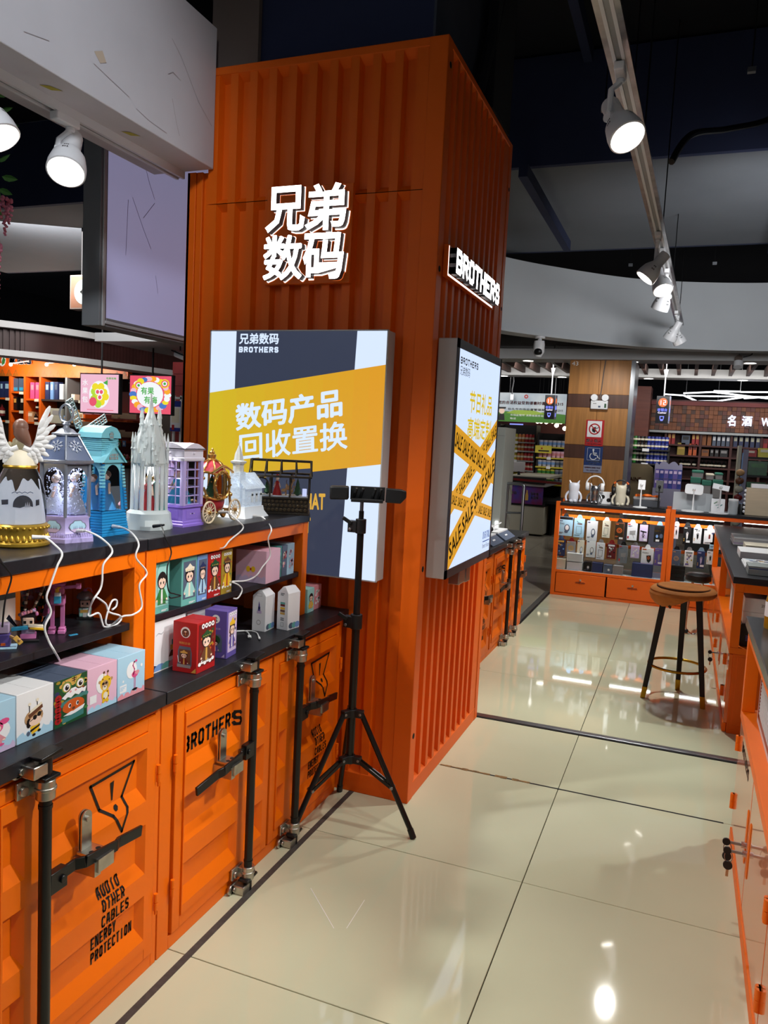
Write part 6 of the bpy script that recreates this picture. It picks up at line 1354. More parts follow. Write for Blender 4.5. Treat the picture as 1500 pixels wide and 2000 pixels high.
t = thing('headset', 'black headset with round ear cups on the middle counter', 'headset', (.83, 5.55, .861)); b = MB(); b.tube([(.07*math.cos(PI*k/12), .0, .03+.065*math.sin(PI*k/12)) for k in range(13)], .006, 'black_plastic', 8); b.build('band', t)
for s in (-1, 1): b = MB(); b.cyl((s*.07, -.012, .03), (s*.07, .012, .03), .028, 'black_plastic', n=16); b.build('ear_cup', t)
t = thing('paper_bag', 'crumpled white bag behind the headset on the middle counter', 'bag', (.92, 5.9, .861)); b = MB(); random.seed(3); b.loft([[((.11-.03*k)*math.cos(2*PI*i/12)*(1+.15*random.random()), (.10-.02*k)*math.sin(2*PI*i/12)*(1+.15*random.random()), .045*k) for i in range(12)] for k in range(4)], 'white'); b.build('bag_body', t, sharp=.4)
t = thing('side_chair', 'black padded chair half hidden behind the stool and counter', 'chair', (.50, 7.2, 0)) if False else None
o = at(1390, 1150, Y=6.1); t = thing('office_chair', 'black chair edge with chrome leg behind the stool', 'chair', (.17, 6.9, 0))
b = MB(); b.lathe([(.03, .44), (.085, .445), (.10, .46), (.10, .50), (.08, .515), (.01, .52)], 'black_plastic', n=24); b.build('seat', t); b = MB(); b.tube(spline([(-.04, 0, .45), (-.06, -.01, .3), (-.07, -.02, .12), (-.06, -.02, .03), (.02, -.02, .02), (.05, 0, .3), (.03, .0, .45)]), .011, 'chrome', 10); b.build('leg', t); b = MB(); b.ball((-.06, -.02, .022), .02, 'black_plastic', 10, 6); b.build('caster', t)

# ================================================================== glazed showcases across the aisle end
FY = 7.93
mat('case_glass', (250, 255, 255), .0, trans=1., ior=1.02, spec=.25); mat('shelf_glass', (190, 200, 200), .15, spec=.6)
mat('orange_far', (228, 98, 14), .45)
def showcase(x0, x1, label, ndraw):
    r = thing('glass_showcase', label, 'cabinet', (x0, FY, 0)); w_ = x1-x0; D = .5; t = .042; H = .945
    for x in (0, w_-t):
        for y in (0, D-t): MB().box(x, y, 0, x+t, y+t, H+.012, 'orange_far').build('post', r, bevel=.002)
    b = MB(); b.box(t, .004, 0, w_-t, D-.02, .012, 'orange_far'); b.box(t, .004, .012, w_-t, .02, .03, 'orange_far'); b.box(t, .004, .236, w_-t, .03, .262, 'orange_far'); b.box(t, D-.03, .0, w_-t, D-.01, .262, 'orange_far'); b.box(.004, t, .012, .014, D-t, .262, 'orange_far'); b.box(w_-.014, t, .012, w_-.004, D-t, .262, 'orange_far'); b.build('base_frame', r, bevel=.0015)
    MB().box(t, .03, .250, w_-t, D-.03, .262, 'shelf_glass').build('case_floor', r)
    dw = (w_-2*t)/ndraw
    for i in range(ndraw):
        x = t+dw*i; d = MB().box(x+.008, -.003, .034, x+dw-.008, .014, .232, 'orange_far').build('drawer', r, bevel=.002); cx = x+dw*.5
        pts = [(cx+(.042 if math.cos(q) > 0 else -.042)+.012*math.cos(q), .148+.012*math.sin(q)) for q in [2*PI*k/20 for k in range(20)]]
        b = MB(); b.loft([[(u, -.0032, v) for u, v in pts], [(cx+(u-cx)*.93, -.006, .148+(v-.148)*.8) for u, v in pts]], 'orange_far', cap0=False, cap1=False); b.flat([(cx+(u-cx)*.85, .148+(v-.148)*.55) for u, v in pts], 'orange_dark', lambda u, v: Vector((u, -.0046, v))); b.build('pull', d)
        b = MB(); b.cyl((cx+.002, -.003, .178), (cx+.002, -.018, .178), .010, 'chrome', n=12); b.box(cx+.0, -.034, .166, cx+.004, -.018, .190, 'chrome'); b.build('lock', d)
    b = MB(); b.box(t, .0, H-.062, w_-t, .03, H-.026, 'orange_far'); b.box(t, D-.03, H-.062, w_-t, D, H-.026, 'orange_far'); b.box(0, t, H-.062, .03, D-t, H-.026, 'orange_far'); b.box(w_-.03, t, H-.062, w_, D-t, H-.026, 'orange_far'); b.build('top_rail', r, bevel=.0015)
    MB().box(t, -.006, H-.026, w_-t, D+.006, H, 'black_board').build('top_board', r, bevel=.001)
    MB().box(t, .012, .262, w_-t, .016, H-.062, 'case_glass').build('front_pane', r, 0)
    for z, nm in ((.80, 'hook_rail'), (.535, 'hook_rail')): MB().box(t, .17, z-.016, w_-t, .185, z+.016, 'orange_wall').build(nm, r, bevel=.001)
    for k in range(2):
        x = t+.04+k*w_*.52; b = MB(); b.box(x, .045, H-.072, x+w_*.36, .075, H-.062, 'led'); b.build('led_strip', r, bevel=.003)
        l = bpy.data.lights.new('case_light', 'AREA'); l.shape = 'RECTANGLE'; l.size = w_*.36; l.size_y = .03; l.energy = 1.6; l.color = (.95, .98, 1); lo = bpy.data.objects.new('case_light', l); COL.objects.link(lo); lo.parent = r; lo.location = (x+w_*.18, .06, H-.076)
    return r
showcase(-1.195, -.105, 'orange glass showcase with earphone packs and two locked drawers', 2)
showcase(-.100, .99, 'orange glass showcase behind the stool with car charger packs', 2)
PY = FY+.10
def pk(x0, y0, x1, y1, sc, ox, oy, Y=PY):
    a, c = at(ox+x0/sc, oy+y1/sc, Y=Y), at(ox+x1/sc, oy+y0/sc, Y=Y); return a.x, a.z, c.x, c.z
def pack(label, box, body, art, tab='white', d=.035, group='packs on the upper hooks', Y=PY):
    x0, z0, x1, z1 = box; r = thing('hanging_pack', label, 'pack', ((x0+x1)/2, Y, z0), group=group); w_, h = x1-x0, z1-z0
    MB().box(-w_/2, 0, 0, w_/2, d, h, body).build('carton', r, bevel=.0015)
    b = MB(); b.prism([(-.028, 0), (.028, 0), (.022, .02), (.012, .036), (-.012, .036), (-.022, .02)], tab, lambda u, v: (u, d*.5, h+v), lambda u, v: (u, d*.5+.0015, h+v)); b.build('hang_tab', r, 0)
    b = MB(); b.cyl((0, -.006, h+.018), (0, .09, h+.022), .0022, 'chrome', n=6); b.build('hook', r)
    if art:
        F = plane((-w_/2, -.0006, 0), (1, 0, 0), (0, 0, 1)); p = MB(); art(p, lambda u, v: (u*w_, v*h), F, w_, h); p.build('printed_art', r, 0)
    return r
def A_ear(ink, word=None, bar=None):
    def f(b, S, F, w, h):
        if bar: rect(b, S, F, 0, .86, 1, 1, bar, .0001)
        rect(b, S, F, .08, .90 if not bar else .76, .3, .95 if not bar else .80, 'navy_ink', .0002)
        if word: b.tris(fit(word, *S(.08, .58), .34*w, .10*h, .01), 'slate', lift(F, .0002))
        oval(b, S, F, .62, .42, .20, .20, ink, .0002); oval(b, S, F, .62, .44, .13, .13, 'white', .0003); oval(b, S, F, .58, .22, .13, .07, 'slate', .0003, 10); tinytext(b, S, F, .08, .16, .3, .03, 'grey_ink', .0002, 2)
    return f
def A_ring(ink, bg=None, inner='white'):
    def f(b, S, F, w, h):
        if bg: rect(b, S, F, .06, .06, .94, .94, bg, .0001)
        b.ringf(S(.5, .55), w*.22, w*.30, ink, lift(F, .0002), 20); b.ringf(S(.5, .55), w*.10, w*.16, ink, lift(F, .0002), 16); rect(b, S, F, .1, .88, .4, .93, ink, .0002); rect(b, S, F, .52, .06, .92, .16, inner, .0003); tinytext(b, S, F, .1, .2, .35, .025, ink, .0002, 2)
    return f
def A_case(line):
    def f(b, S, F, w, h):
        b.line([S(.25, .2), S(.25, .58), S(.75, .58), S(.75, .2)], .003, line, lift(F, .0002), True); b.line([S(.28, .86), S(.4, .78), S(.75, .74)], .004, 'black_ink', lift(F, .0003)); b.line([S(.36, .72), S(.75, .70)], .008, 'brown', lift(F, .0002)); tinytext(b, S, F, .1, .1, .5, .025, 'black_ink', .0002, 1)
    return f
def A_mount(accent, word=None):
    def f(b, S, F, w, h):
        rect(b, S, F, .0, .0, 1, .16, accent, .0001); rect(b, S, F, .08, .90, .4, .97, accent, .0001)
        if word: b.tris(fit(word, *S(.08, .70), .5*w, .09*h, .012), 'black_ink', lift(F, .0002))
        b.flat([S(.42, .60), S(.80, .64), S(.84, .36), S(.66, .20), S(.5, .30)], 'black_ink', lift(F, .0003)); oval(b, S, F, .62, .48, .10, .09, 'orange_ink', .0004, 12); oval(b, S, F, .62, .48, .05, .045, 'black_ink', .0005, 10)
    return f
def A_stand(b, S, F, w, h): rect(b, S, F, .05, .9, .3, .96, 'red', .0001); tinytext(b, S, F, .08, .84, .4, .03, 'slate', .0001, 2); b.flat([S(.25, .55), S(.85, .6), S(.82, .35), S(.28, .34)], 'carton_grey', lift(F, .0002)); b.line([S(.6, .34), S(.7, .15)], .004, 'carton_grey', lift(F, .0002)); rect(b, S, F, .06, .1, .2, .24, 'red', .0002)
def A_fold(b, S, F, w, h): b.flat([S(.1, .66), S(.85, .60), S(.85, .54), S(.1, .58)], 'black_ink', lift(F, .0002)); b.line([S(.5, .56), S(.35, .36), S(.6, .24)], .005, 'black_ink', lift(F, .0002)); b.line([S(.4, .56), S(.6, .38), S(.4, .24)], .005, 'black_ink', lift(F, .0002)); rect(b, S, F, .55, .05, .95, .17, 'white', .0002)
def A_pop(b, S, F, w, h):
    b.tris(fit('POP', *S(.52, .78), .42*w, .12*h, .02), 'gold_ink', lift(F, .0002)); b.tris(fit('micro', *S(.05, .62), .6*w, .11*h, .02), 'gold_ink', lift(F, .0002)); oval(b, S, F, .3, .35, .12, .1, 'blue', .0002, 8); oval(b, S, F, .7, .38, .16, .14, 'slate', .0002, 8); rect(b, S, F, .2, .04, .55, .16, 'white', .0002)
def A_charger(ink, sticker=None, word=None):
    def f(b, S, F, w, h):
        b.flat([S(.38, .62), S(.68, .66), S(.64, .36), S(.52, .24), S(.44, .36)], ink, lift(F, .0002)); oval(b, S, F, .54, .64, .13, .06, 'carton_grey', .0003, 10); rect(b, S, F, .1, .88, .5, .93, ink, .0001)
        if word: b.tris(fit(word, *S(.3, .78), .5*w, .10*h, .012), ink, lift(F, .0002))
        if sticker: rect(b, S, F, .45, .1, .95, .22, sticker, .0003)
        for k in range(2): oval(b, S, F, .15, .2+.1*k, .06, .04, 'gold_ink', .0002, 8)
    return f
def A_arch(b, S, F, w, h): b.flat([S(.2, .15), S(.8, .15), S(.8, .6)]+[S(.5+.3*math.cos(PI*k/10), .6+.22*math.sin(PI*k/10)) for k in range(11)]+[S(.2, .6)], 'white', lift(F, .0001)); rect(b, S, F, .42, .36, .58, .6, 'red_dark', .0002); oval(b, S, F, .5, .6, .08, .05, 'brown', .0003, 10); rect(b, S, F, .0, .9, .25, 1, 'black_ink', .0001); tinytext(b, S, F, .1, .1, .5, .025, 'grey_ink', .0002, 2)
def A_rubik(cs):
    def f(b, S, F, w, h):
        random.seed(len(cs))
        for k in range(12): u, v = .1+.7*random.random(), .1+.6*random.random(); rect(b, S, F, u, v, u+.16, v+.1, random.choice(cs), .0002+.00002*k)
        rect(b, S, F, .12, .82, .85, .93, cs[0], .0001)
    return f
Z5, Z6 = (6.818, 1060, 960), (6.25, 1260, 980)
TOPS = [('white TWS earphone pack with black top bar, first on the upper hooks', (200, 345, 405, 580), Z5, 'sky', A_ear('slate', 'TWS', 'black_ink'), 'black_ink'), ('pale blue earphone pack with rounded case outline', (405, 365, 560, 605), Z5, 'sky', A_case('grey_ink'), 'blue'),
        ('white pack with dark round earbud cluster', (575, 400, 735, 645), Z5, 'paper', A_ear('slate'), 'blue'), ('cream earphone pack with antler drawing on the upper hooks', (785, 395, 905, 610), Z5, 'cream', A_case('grey_ink'), 'white'),
        ('dark brown pack with orange ring and price label', (950, 420, 1090, 640), Z5, 'brown', A_ring('orange_ink', 'bronze'), 'black_ink'), ('white pack showing a grey desk stand', (1115, 430, 1265, 645), Z5, 'paper', A_stand, 'white'),
        ('grey violet pack showing a folding stand', (1280, 450, 1405, 660), Z5, 'lilac', A_fold, 'black_ink'), ('black pack with yellow micro lettering', (100, 295, 245, 490), Z6, 'black_ink', A_pop, 'blue'),
        ('white car charger pack beside the cabinet posts', (345, 290, 415, 450), Z6, 'paper', A_charger('black_ink'), 'white'), ('black pack with white bulb shaped charger', (455, 305, 565, 515), Z6, 'black_ink', A_charger('white', 'white'), 'black_ink'),
        ('white pack marked 3.1A with black charger', (580, 325, 695, 505), Z6, 'paper', A_charger('black_ink', None, '3.1A'), 'white'), ('white pack with brown charger under an arch', (710, 340, 862, 515), Z6, 'paper', A_arch, 'sky')]
for lab, bx_, zz, body, art, tab in TOPS: pack(lab, pk(*bx_, *zz), body, art, tab)
LOW = [('navy pack with tan lettering, first on the lower hooks', (172, 640, 305, 850), Z5, 'navy_ink', A_rubik(['gold_ink', 'slate', 'blue']), 'blue'), ('grey pack with golden round gadget', (310, 670, 440, 855), Z5, 'carton_grey', A_ring('gold_ink'), 'red'), ('white cable pack between golden gadget and yellow striped pack', (450, 655, 555, 860), Z5, 'cream', A_ear('carton_grey'), 'white'),
       ('white cable pack with yellow edge', (570, 660, 710, 870), Z5, 'white', A_ear('carton_grey'), 'white'), ('white earphone pack with antler drawing on the lower hooks', (705, 690, 830, 900), Z5, 'paper', A_case('black_ink'), 'carton_grey'), ('maroon pack with black and white collage', (845, 700, 980, 890), Z5, 'red_dark', A_rubik(['white', 'carton_grey', 'black_ink']), 'red'),
       ('grey clear pack with price label and small gadget', (1000, 725, 1135, 945), Z5, 'grey_ink', A_stand, 'black_ink'), ('pale lilac pack with cable print', (1165, 730, 1290, 880), Z5, 'lilac', A_rubik(['pink', 'white', 'cream']), 'carton_grey'), ('white phone mount pack with orange base strip', (1300, 765, 1480, 990), Z5, 'white', A_mount('orange_ink', 'MARS'), 'white'),
       ('purple pack with white label beside the posts', (105, 580, 225, 775), Z6, 'purple', A_charger('carton_grey', 'white'), 'carton_grey'), ('dark clear pack with copper ring', (315, 595, 440, 810), Z6, 'slate', A_ring('tan'), 'black_ink'), ('white pack with curled grey cable', (470, 605, 595, 790), Z6, 'white', A_rubik(['carton_grey', 'purple', 'olive']), 'carton_grey'),
       ('indigo pack with white label and earpiece', (622, 610, 735, 810), Z6, 'navy_ink', A_charger('lilac', 'white'), 'sky'), ('white pack with black earpiece beside the counter post', (745, 612, 840, 762), Z6, 'white', A_charger('black_ink'), 'carton_grey')]
for lab, bx_, zz, body, art, tab in LOW: pack(lab, pk(*bx_, *zz), body, art, tab, group='packs on the lower hooks')
for k in range(5):
    pack(['pale blue pack fifth from the end behind the leaflets', 'black pack behind the leaflets', 'white pack behind the leaflets', 'violet pack behind the leaflets', 'grey pack furthest behind the leaflets'][k], (.27+.13*k, .60, .37+.13*k, .76), ['sky', 'black_ink', 'paper', 'purple', 'carton_grey'][k], A_ear('slate'), 'sky')
ZF = .264
for lab, bx_, zz, body, d_ in (('small white carton on the case floor by the post', (150, 905, 305, 1030), Z5, 'cream', .12), ('lower white carton of a pair on the case floor', (315, 962, 530, 1050), Z5, 'paper', .14), ('black pack with green edge on the case floor', (540, 932, 645, 1058), Z5, 'black_ink', .1), ('navy pack with white band on the case floor', (650, 950, 800, 1070), Z5, 'navy_ink', .1),
                               ('dark grey pack on the case floor', (805, 970, 925, 1080), Z5, 'slate', .1), ('grey and black pack lying on the case floor', (930, 990, 1070, 1100), Z5, 'carton_grey', .1), ('dark navy box with silver lid edge on the case floor', (1175, 1000, 1465, 1160), Z5, 'navy_ink', .14)):
    x0, z0, x1, z1 = pk(*bx_, *zz, Y=FY+.06); ubox('small_carton', lab, x0, FY+.06, ZF, x1, FY+.06+d_, ZF+(z1-z0)*.93, body, A_ear('grey_ink') if body in ('black_ink', 'slate') else None, group='cartons on the showcase floor')
x0, z0, x1, z1 = pk(315, 870, 530, 960, *Z5, Y=FY+.06); ubox('small_carton', 'upper white carton of a pair on the case floor', x0, FY+.06, ZF+.087, x1, FY+.2, ZF+.17, 'white', None, group='cartons on the showcase floor')
x0, z0, x1, z1 = pk(300, 805, 490, 955, *Z6, Y=FY+.06)
for k in range(4): ubox('small_carton', ['lowest flat black box of the stack of four', 'second flat black box from below in the stack', 'third flat black box from below in the stack', 'topmost flat black box of the stack of four'][k], x0, FY+.06, ZF+.037*k, x1, FY+.2, ZF+.037*k+.035, 'black_ink', None, group='stack of flat black boxes')
# ------------------------------------------------------------------ things standing on the showcases
TF = .9455; TY = FY+.16
mat('vinyl_white', (226, 228, 238), .3); mat('vinyl_cream', (214, 206, 184), .3)
def cat_figure(px, label, m, hgt=.205, wide=.052):
    o = at(px, 985, Y=TY); r = thing('vinyl_figure', label, 'figure', (o.x, TY, TF)); h = hgt; s = h/.205
    b = MB(); R = []
    for z, rx, ry in ((.0, .036, .032), (.01, .044, .038), (.05, .049, .041), (.09, .050, .042), (.115, .049, .041), (.13, .052, .044), (.165, .055, .045), (.188, .053, .043), (.198, .045, .036), (.202, .02, .018)):
        R.append([(rx*s*math.cos(2*PI*i/24), ry*s*math.sin(2*PI*i/24), z*s) for i in range(24)])
    b.loft(R, m)
    for q in (-1, 1): b.loft([[(q*(.030)*s+.018*s*math.cos(a), .014*s*math.sin(a), .186*s) for a in [2*PI*i/8 for i in range(8)]], [(q*.050*s+.004*s*math.cos(a), .004*s*math.sin(a), .226*s) for a in [2*PI*i/8 for i in range(8)]]], m)
    b.build('body', r)
    for q in (-1, 1):
        b = MB(); b.tube(spline([(q*.044*s, 0, .112*s), (q*.068*s, -.004, .085*s), (q*.077*s, -.01, .05*s), (q*.070*s, -.016, .022*s)], 5), lambda f: .0125*s*(1-.15*f), m, 10); b.ball((q*.069*s, -.017, .02*s), .013*s, m, 10, 6); b.build('arm', r)
        b = MB(); b.ball((q*.022*s, -.034*s, .016*s), (.018*s, .022*s, .016*s), m, 12, 8); b.build('foot', r)
    return r, s
cat_figure(1119, 'white vinyl cat eared figure with bare head on the showcase', 'vinyl_white')
r, s = cat_figure(1160, 'chrome vinyl cat eared figure wearing white headphones', 'chrome', .19)
def headphones(px, zc, label, m, band, R=.078, acc=None):
    o = at(px, 980, Y=TY); h = thing('headphones', label, 'headphones', (o.x, TY, TF)); b = MB()
    b.tube([((R+.006)*math.cos(PI*k/20), -.004, zc+R*1.12*math.sin(PI*k/20)) for k in range(21)], .0072, band, 9); b.build('headband', h)
    for q in (-1, 1):
        b = MB(); T = [(.034, -.016), (.037, -.006), (.037, .006), (.030, .016)]; b.loft([[(q*(R-.008)+q*x, rr*math.cos(2*PI*i/20), zc-.018+rr*1.15*math.sin(2*PI*i/20)) for i in range(20)] for rr, x in T], m); b.build('ear_cup', h)
        if acc: b = MB(); b.tube([((R+.006)*math.cos(PI*k/20), -.004, zc+R*1.12*math.sin(PI*k/20)) for k in ((4, 5, 6) if q > 0 else (14, 15, 16))], .0105, acc, 9); b.build('accent_sleeve', h)
headphones(1160, .19, 'white over-ear headphones on the chrome figure', 'white_plastic', 'white_plastic', .082)
r, s = cat_figure(1211, 'cream vinyl cat eared figure wearing black headphones', 'vinyl_cream', .21)
headphones(1211, .165, 'black headphones with orange sleeves on the cream figure', 'black_plastic', 'black_plastic', .08, 'orange_ink')
def a_cow(b, S, F, w, h):
    for u, v in ((.3, .6), (.62, .35), (.8, .7)): oval(b, S, F, u, v, .12, .18, 'black_ink', .0002, 9)
o = at(1183, 985, Y=TY+.1); ubox('small_carton', 'white carton with black patches behind the chrome figure', o.x-.09, TY+.08, TF, o.x+.10, TY+.2, TF+.12, 'white', a_cow)
o = at(1100, 985, Y=TY+.1); 
def stand(px, label, m, hgt, head, tilt=0., w_=.075, hh=.11, base=.07):
    o = at(px, 990, Y=TY-.05); r = thing('phone_stand', label, 'stand', (o.x, TY-.05, TF), group='phone stands on the showcase'); b = MB(); b.lathe([(base, 0), (base, .006), (base*.85, .010), (.012, .014), (.008, .02)], m, n=24); b.build('base', r)
    b = MB(); b.cyl((0, 0, .012), (0, 0, hgt*.62), .008, m, n=10); b.cyl((0, 0, hgt*.6), (0, 0, hgt), .0055, m, n=10); b.ball((0, 0, hgt), .014, m, 12, 8); b.build('stem', r)
    b = MB(); b.T = Matrix.Translation((0, .016, hgt)) @ Matrix.Rotation(tilt, 4, 'Y') @ Matrix.Rotation(-.25, 4, 'X')
    if head == 'plate': b.box(-w_/2, 0, -hh/2, w_/2, .010, hh/2, m); b.box(-w_/2, -.012, -hh/2, w_/2, 0, -hh/2+.008, m)
    else:
        pts = [((w_/2-.025)*(1 if math.cos(q) > 0 else -1)+.025*math.cos(q), (hh/2-.025)*(1 if math.sin(q) > 0 else -1)+.025*math.sin(q)) for q in [2*PI*(k+.5)/28 for k in range(28)]]
        b.prism(pts, m, lambda u, v: (u, 0, v), lambda u, v: (u, .012, v))
    b.build('holder_plate', r, bevel=.002); return r
stand(1250, 'white phone stand before the grey storage case', 'white_plastic', .225, 'plate', 0, .068, .10)
stand(1285, 'black phone stand beside the grey storage case', 'black_plastic', .22, 'plate', 0, .07, .12)
stand(1353, 'white stand with wide rounded plate before the frosted folder', 'white_plastic', .215, 'round', .04, .165, .10, .105)
stand(1405, 'white stand with tilted bar holder near the clear pouch', 'white_plastic', .25, 'plate', .16, .15, .055, .09)
o = at(1262, 990, Y=TY+.1); t = thing('storage_case', 'grey fabric storage case behind the white phone stand', 'case', (o.x, TY+.12, TF)); mat('felt_grey', (72, 74, 80), .9); MB().box(-.125, -.07, 0, .125, .07, .075, 'felt_grey').build('box_body', t, bevel=.01); MB().box(-.128, -.073, .072, .128, .073, .098, 'carton_grey').build('lid', t, bevel=.008)
t = thing('toy_drone', 'orange folded gadget lying on the grey storage case', 'gadget', (o.x, TY+.12, TF+.0985)); mat('bright_orange', (240, 110, 20), .4)
b = MB(); b.ball((0, 0, .016), (.05, .035, .016), 'bright_orange', 16, 8); b.build('body', t)
for x, y in ((-.10, -.03), (-.09, .035), (.10, -.03), (.09, .035)): b = MB(); b.bar((0, 0, .016), (x, y, .012), .012, .010, 'bright_orange'); b.cyl((x, y, .004), (x, y, .024), .016, 'bright_orange', n=14); b.build('arm', t)
mat('frosted', (206, 212, 216), .45, trans=.35, ior=1.3)
o = at(1352, 985, Y=TY+.05); t = thing('display_folder', 'frosted grey open folder standing on the showcase', 'folder', (o.x, TY+.07, TF)); 
for q in (-1, 1): b = MB(); b.add([(0, .02, 0), (q*.178, -.005, 0), (q*.178, -.0, .175), (0, .025, .18), (0, .024, 0), (q*.178, -.001, 0), (q*.178, .004, .175), (0, .029, .18)], [(0, 1, 2, 3), (7, 6, 5, 4), (0, 4, 5, 1), (1, 5, 6, 2), (2, 6, 7, 3), (3, 7, 4, 0)], 'frosted'); b.build('leaf', t, 0)
o = at(1402, 992, Y=TY+.02); t = thing('clear_pouch', 'white pouch with green print behind the tilted stand', 'pouch', (o.x, TY+.06, TF)); b = MB(); b.loft([[(-.06, -.018, 0), (.06, -.018, 0), (.06, .018, 0), (-.06, .018, 0)], [(-.062, -.022, .06), (.062, -.022, .06), (.062, .022, .06), (-.062, .022, .06)], [(-.06, -.003, .135), (.06, -.003, .135), (.06, .003, .135), (-.06, .003, .135)]], 'white'); b.build('pouch_body', t, bevel=.003)
b = MB(); F = plane((-.05, -.0235, .02), (1, 0, 0), (0, .05, .998)); b.line([(.015, .07), (.04, .085)], .006, 'green', F); b.line([(.05, .03), (.085, .06)], .008, 'teal_dark', F); b.line([(.03, .05), (.06, .06)], .004, 'teal', F); b.build('printed_art', t, 0)
o = at(1431, 998, Y=TY); t = thing('glass_jar', 'clear plastic bottle with white cap on the showcase', 'bottle', (o.x, TY, TF)); b = MB(); b.lathe([(.042, 0), (.044, .01), (.042, .06), (.046, .10), (.044, .132), (.04, .14)], 'frosted', n=20); b.build('bottle_body', t); MB().lathe([(.045, .128), (.046, .142), (.04, .146)], 'white', n=20).build('cap', t)
o = at(1447, 998, Y=TY+.08); t = thing('tin_can', 'black can between clear bottle and beige board', 'can', (o.x, TY+.1, TF)); MB().lathe([(.03, 0), (.031, .004), (.031, .096), (.028, .10)], 'black_plastic', n=18).build('can_body', t); MB().lathe([(.0305, .098), (.0305, .106), (.01, .108)], 'slate', n=18).build('lid', t)
o = at(1455, 990, Y=TY+.05); t = thing('display_board', 'pale beige board box standing at the showcase end', 'box', (o.x, TY+.03, TF)); mat('beige', (206, 186, 156), .6, noise=.06, nscale=4, stretch=(1, 1, 14)); MB().box(0, 0, 0, .46, .12, .26, 'beige').build('panel_box', t, bevel=.003); b = MB()
for k in range(6): b.ball((-.004, .02, .03+.04*k), .016, 'paper', 8, 6)
b.build('foam_edge', t)
ubox('small_carton', 'white carton lying on top of the beige board', o.x+.04, TY+.04, TF+.262, o.x+.2, TY+.14, TF+.30, 'white', None, group='white cartons on the beige board'); ubox('small_carton', 'second white carton further along the beige board', o.x+.23, TY+.04, TF+.262, o.x+.42, TY+.14, TF+.315, 'white', None, group='white cartons on the beige board')
# white gadgets lying on the counter behind the column
for k, (x, y, lab) in enumerate(((-1.33, 5.85, 'grey demo tray with white earphone case, nearest the aisle end'), (-1.33, 5.45, 'grey demo tray further along the counter behind the column'))):
    t = thing('demo_tray', lab, 'tray', (x, y, .787), group='demo trays on the counter behind the column'); b = MB(); b.loft([[(-.14, -.17, 0), (.125, -.17, 0), (.125, .17, 0), (-.14, .17, 0)], [(-.14, -.17, .045), (.06, -.17, .045), (.06, .17, .045), (-.14, .17, .045)]], 'slate'); b.build('tray_body', t, bevel=.002)
    MB().box(-.14, -.168, .045, .06, .168, .055, 'white').build('tray_top', t); b = MB(); F = plane((.094, -.05, .022), (0, 1, 0), (-.8, 0, .6)); b.flat([(0, 0), (.07, 0), (.07, .012), (0, .012)], 'white', lift(F, .001)); b.build('printed_strip', t, 0)
t = thing('toy_gadget', 'white and black headset gadget on the demo tray', 'gadget', (-1.36, 5.72, .842)); b = MB(); b.ball((0, 0, .03), (.04, .06, .03), 'white_plastic', 14, 8); b.ball((.03, -.04, .02), (.025, .03, .02), 'black_plastic', 10, 6); b.build('body', t); b = MB(); b.tube(spline([(0, .04, .02), (.06, .12, .05), (.05, .2, .05), (0, .16, .02)]), .005, 'white_plastic', 7); b.build('cord', t)
# ================================================================== background across the walkway: fascia, ceiling beams
mat('fascia_white', (196, 200, 204), .8, noise=.05, nscale=1.2); mat('slat_brown', (86, 66, 60), .6); mat('ceil_black', (10, 11, 14), .9)
FB = [(-3.0, 6.2), (-2.5, 7.2), (-1.94, 8.17), (-1.45, 8.75), (-.81, 9.34), (-.22, 9.64), (.75, 9.82), (2.2, 9.7), (4, 9.2)]
P = spline([(x, y, 0) for x, y in FB], 8); b = MB(); n = len(P); V, Q = [], []
for i, p in enumerate(P):
    d = (P[min(i+1, n-1)]-P[max(i-1, 0)]).normalized(); o_ = Vector((-d.y, d.x, 0))
    for off, z in ((0, 2.72), (0, 3.45), (.15, 3.45), (.15, 2.72)): V.append((p.x+o_.x*off, p.y+o_.y*off, z))
for i in range(n-1):
    for k in range(4): Q.append((i*4+k, (i+1)*4+k, (i+1)*4+(k+1) % 4, i*4+(k+1) % 4))
b.add(V, [f[::-1] for f in Q], 'fascia_white'); struct(b.build('wall_fascia'))
b = MB(); V = []
for i, p in enumerate(P):
    d = (P[min(i+1, n-1)]-P[max(i-1, 0)]).normalized(); o_ = Vector((-d.y, d.x, 0))
    for off, z in ((-.035, 2.69), (-.035, 2.725), (.17, 2.725), (.17, 2.69)): V.append((p.x+o_.x*off, p.y+o_.y*off, z))
b.add(V, [f[::-1] for f in Q], 'fascia_white'); struct(b.build('trim_4'))
for nm, y0, y1, z0, z1 in (('ceiling_beam', 10.88, 11.35, 2.70, 2.84), ('ceiling_beam', 13.4, 13.8, 2.70, 2.84)): struct(MB().box(-4.2, y0, z0, 4.5, y1, z1, 'light_grey').build(nm, smooth=False, bevel=.004))
cg = struct(MB().box(-4.2, 10.9, 3.12, 4.5, 13.8, 3.14, 'ceil_black').build('ceiling_panel', 0))
for k in range(34):
    x = -4.0+.25*k; MB().box(x, 11.35, 2.74, x+.05, 13.4, 2.86, 'slat_brown').build('slat', cg, 0)
mat('downlight', (255, 250, 240), emit=9.)
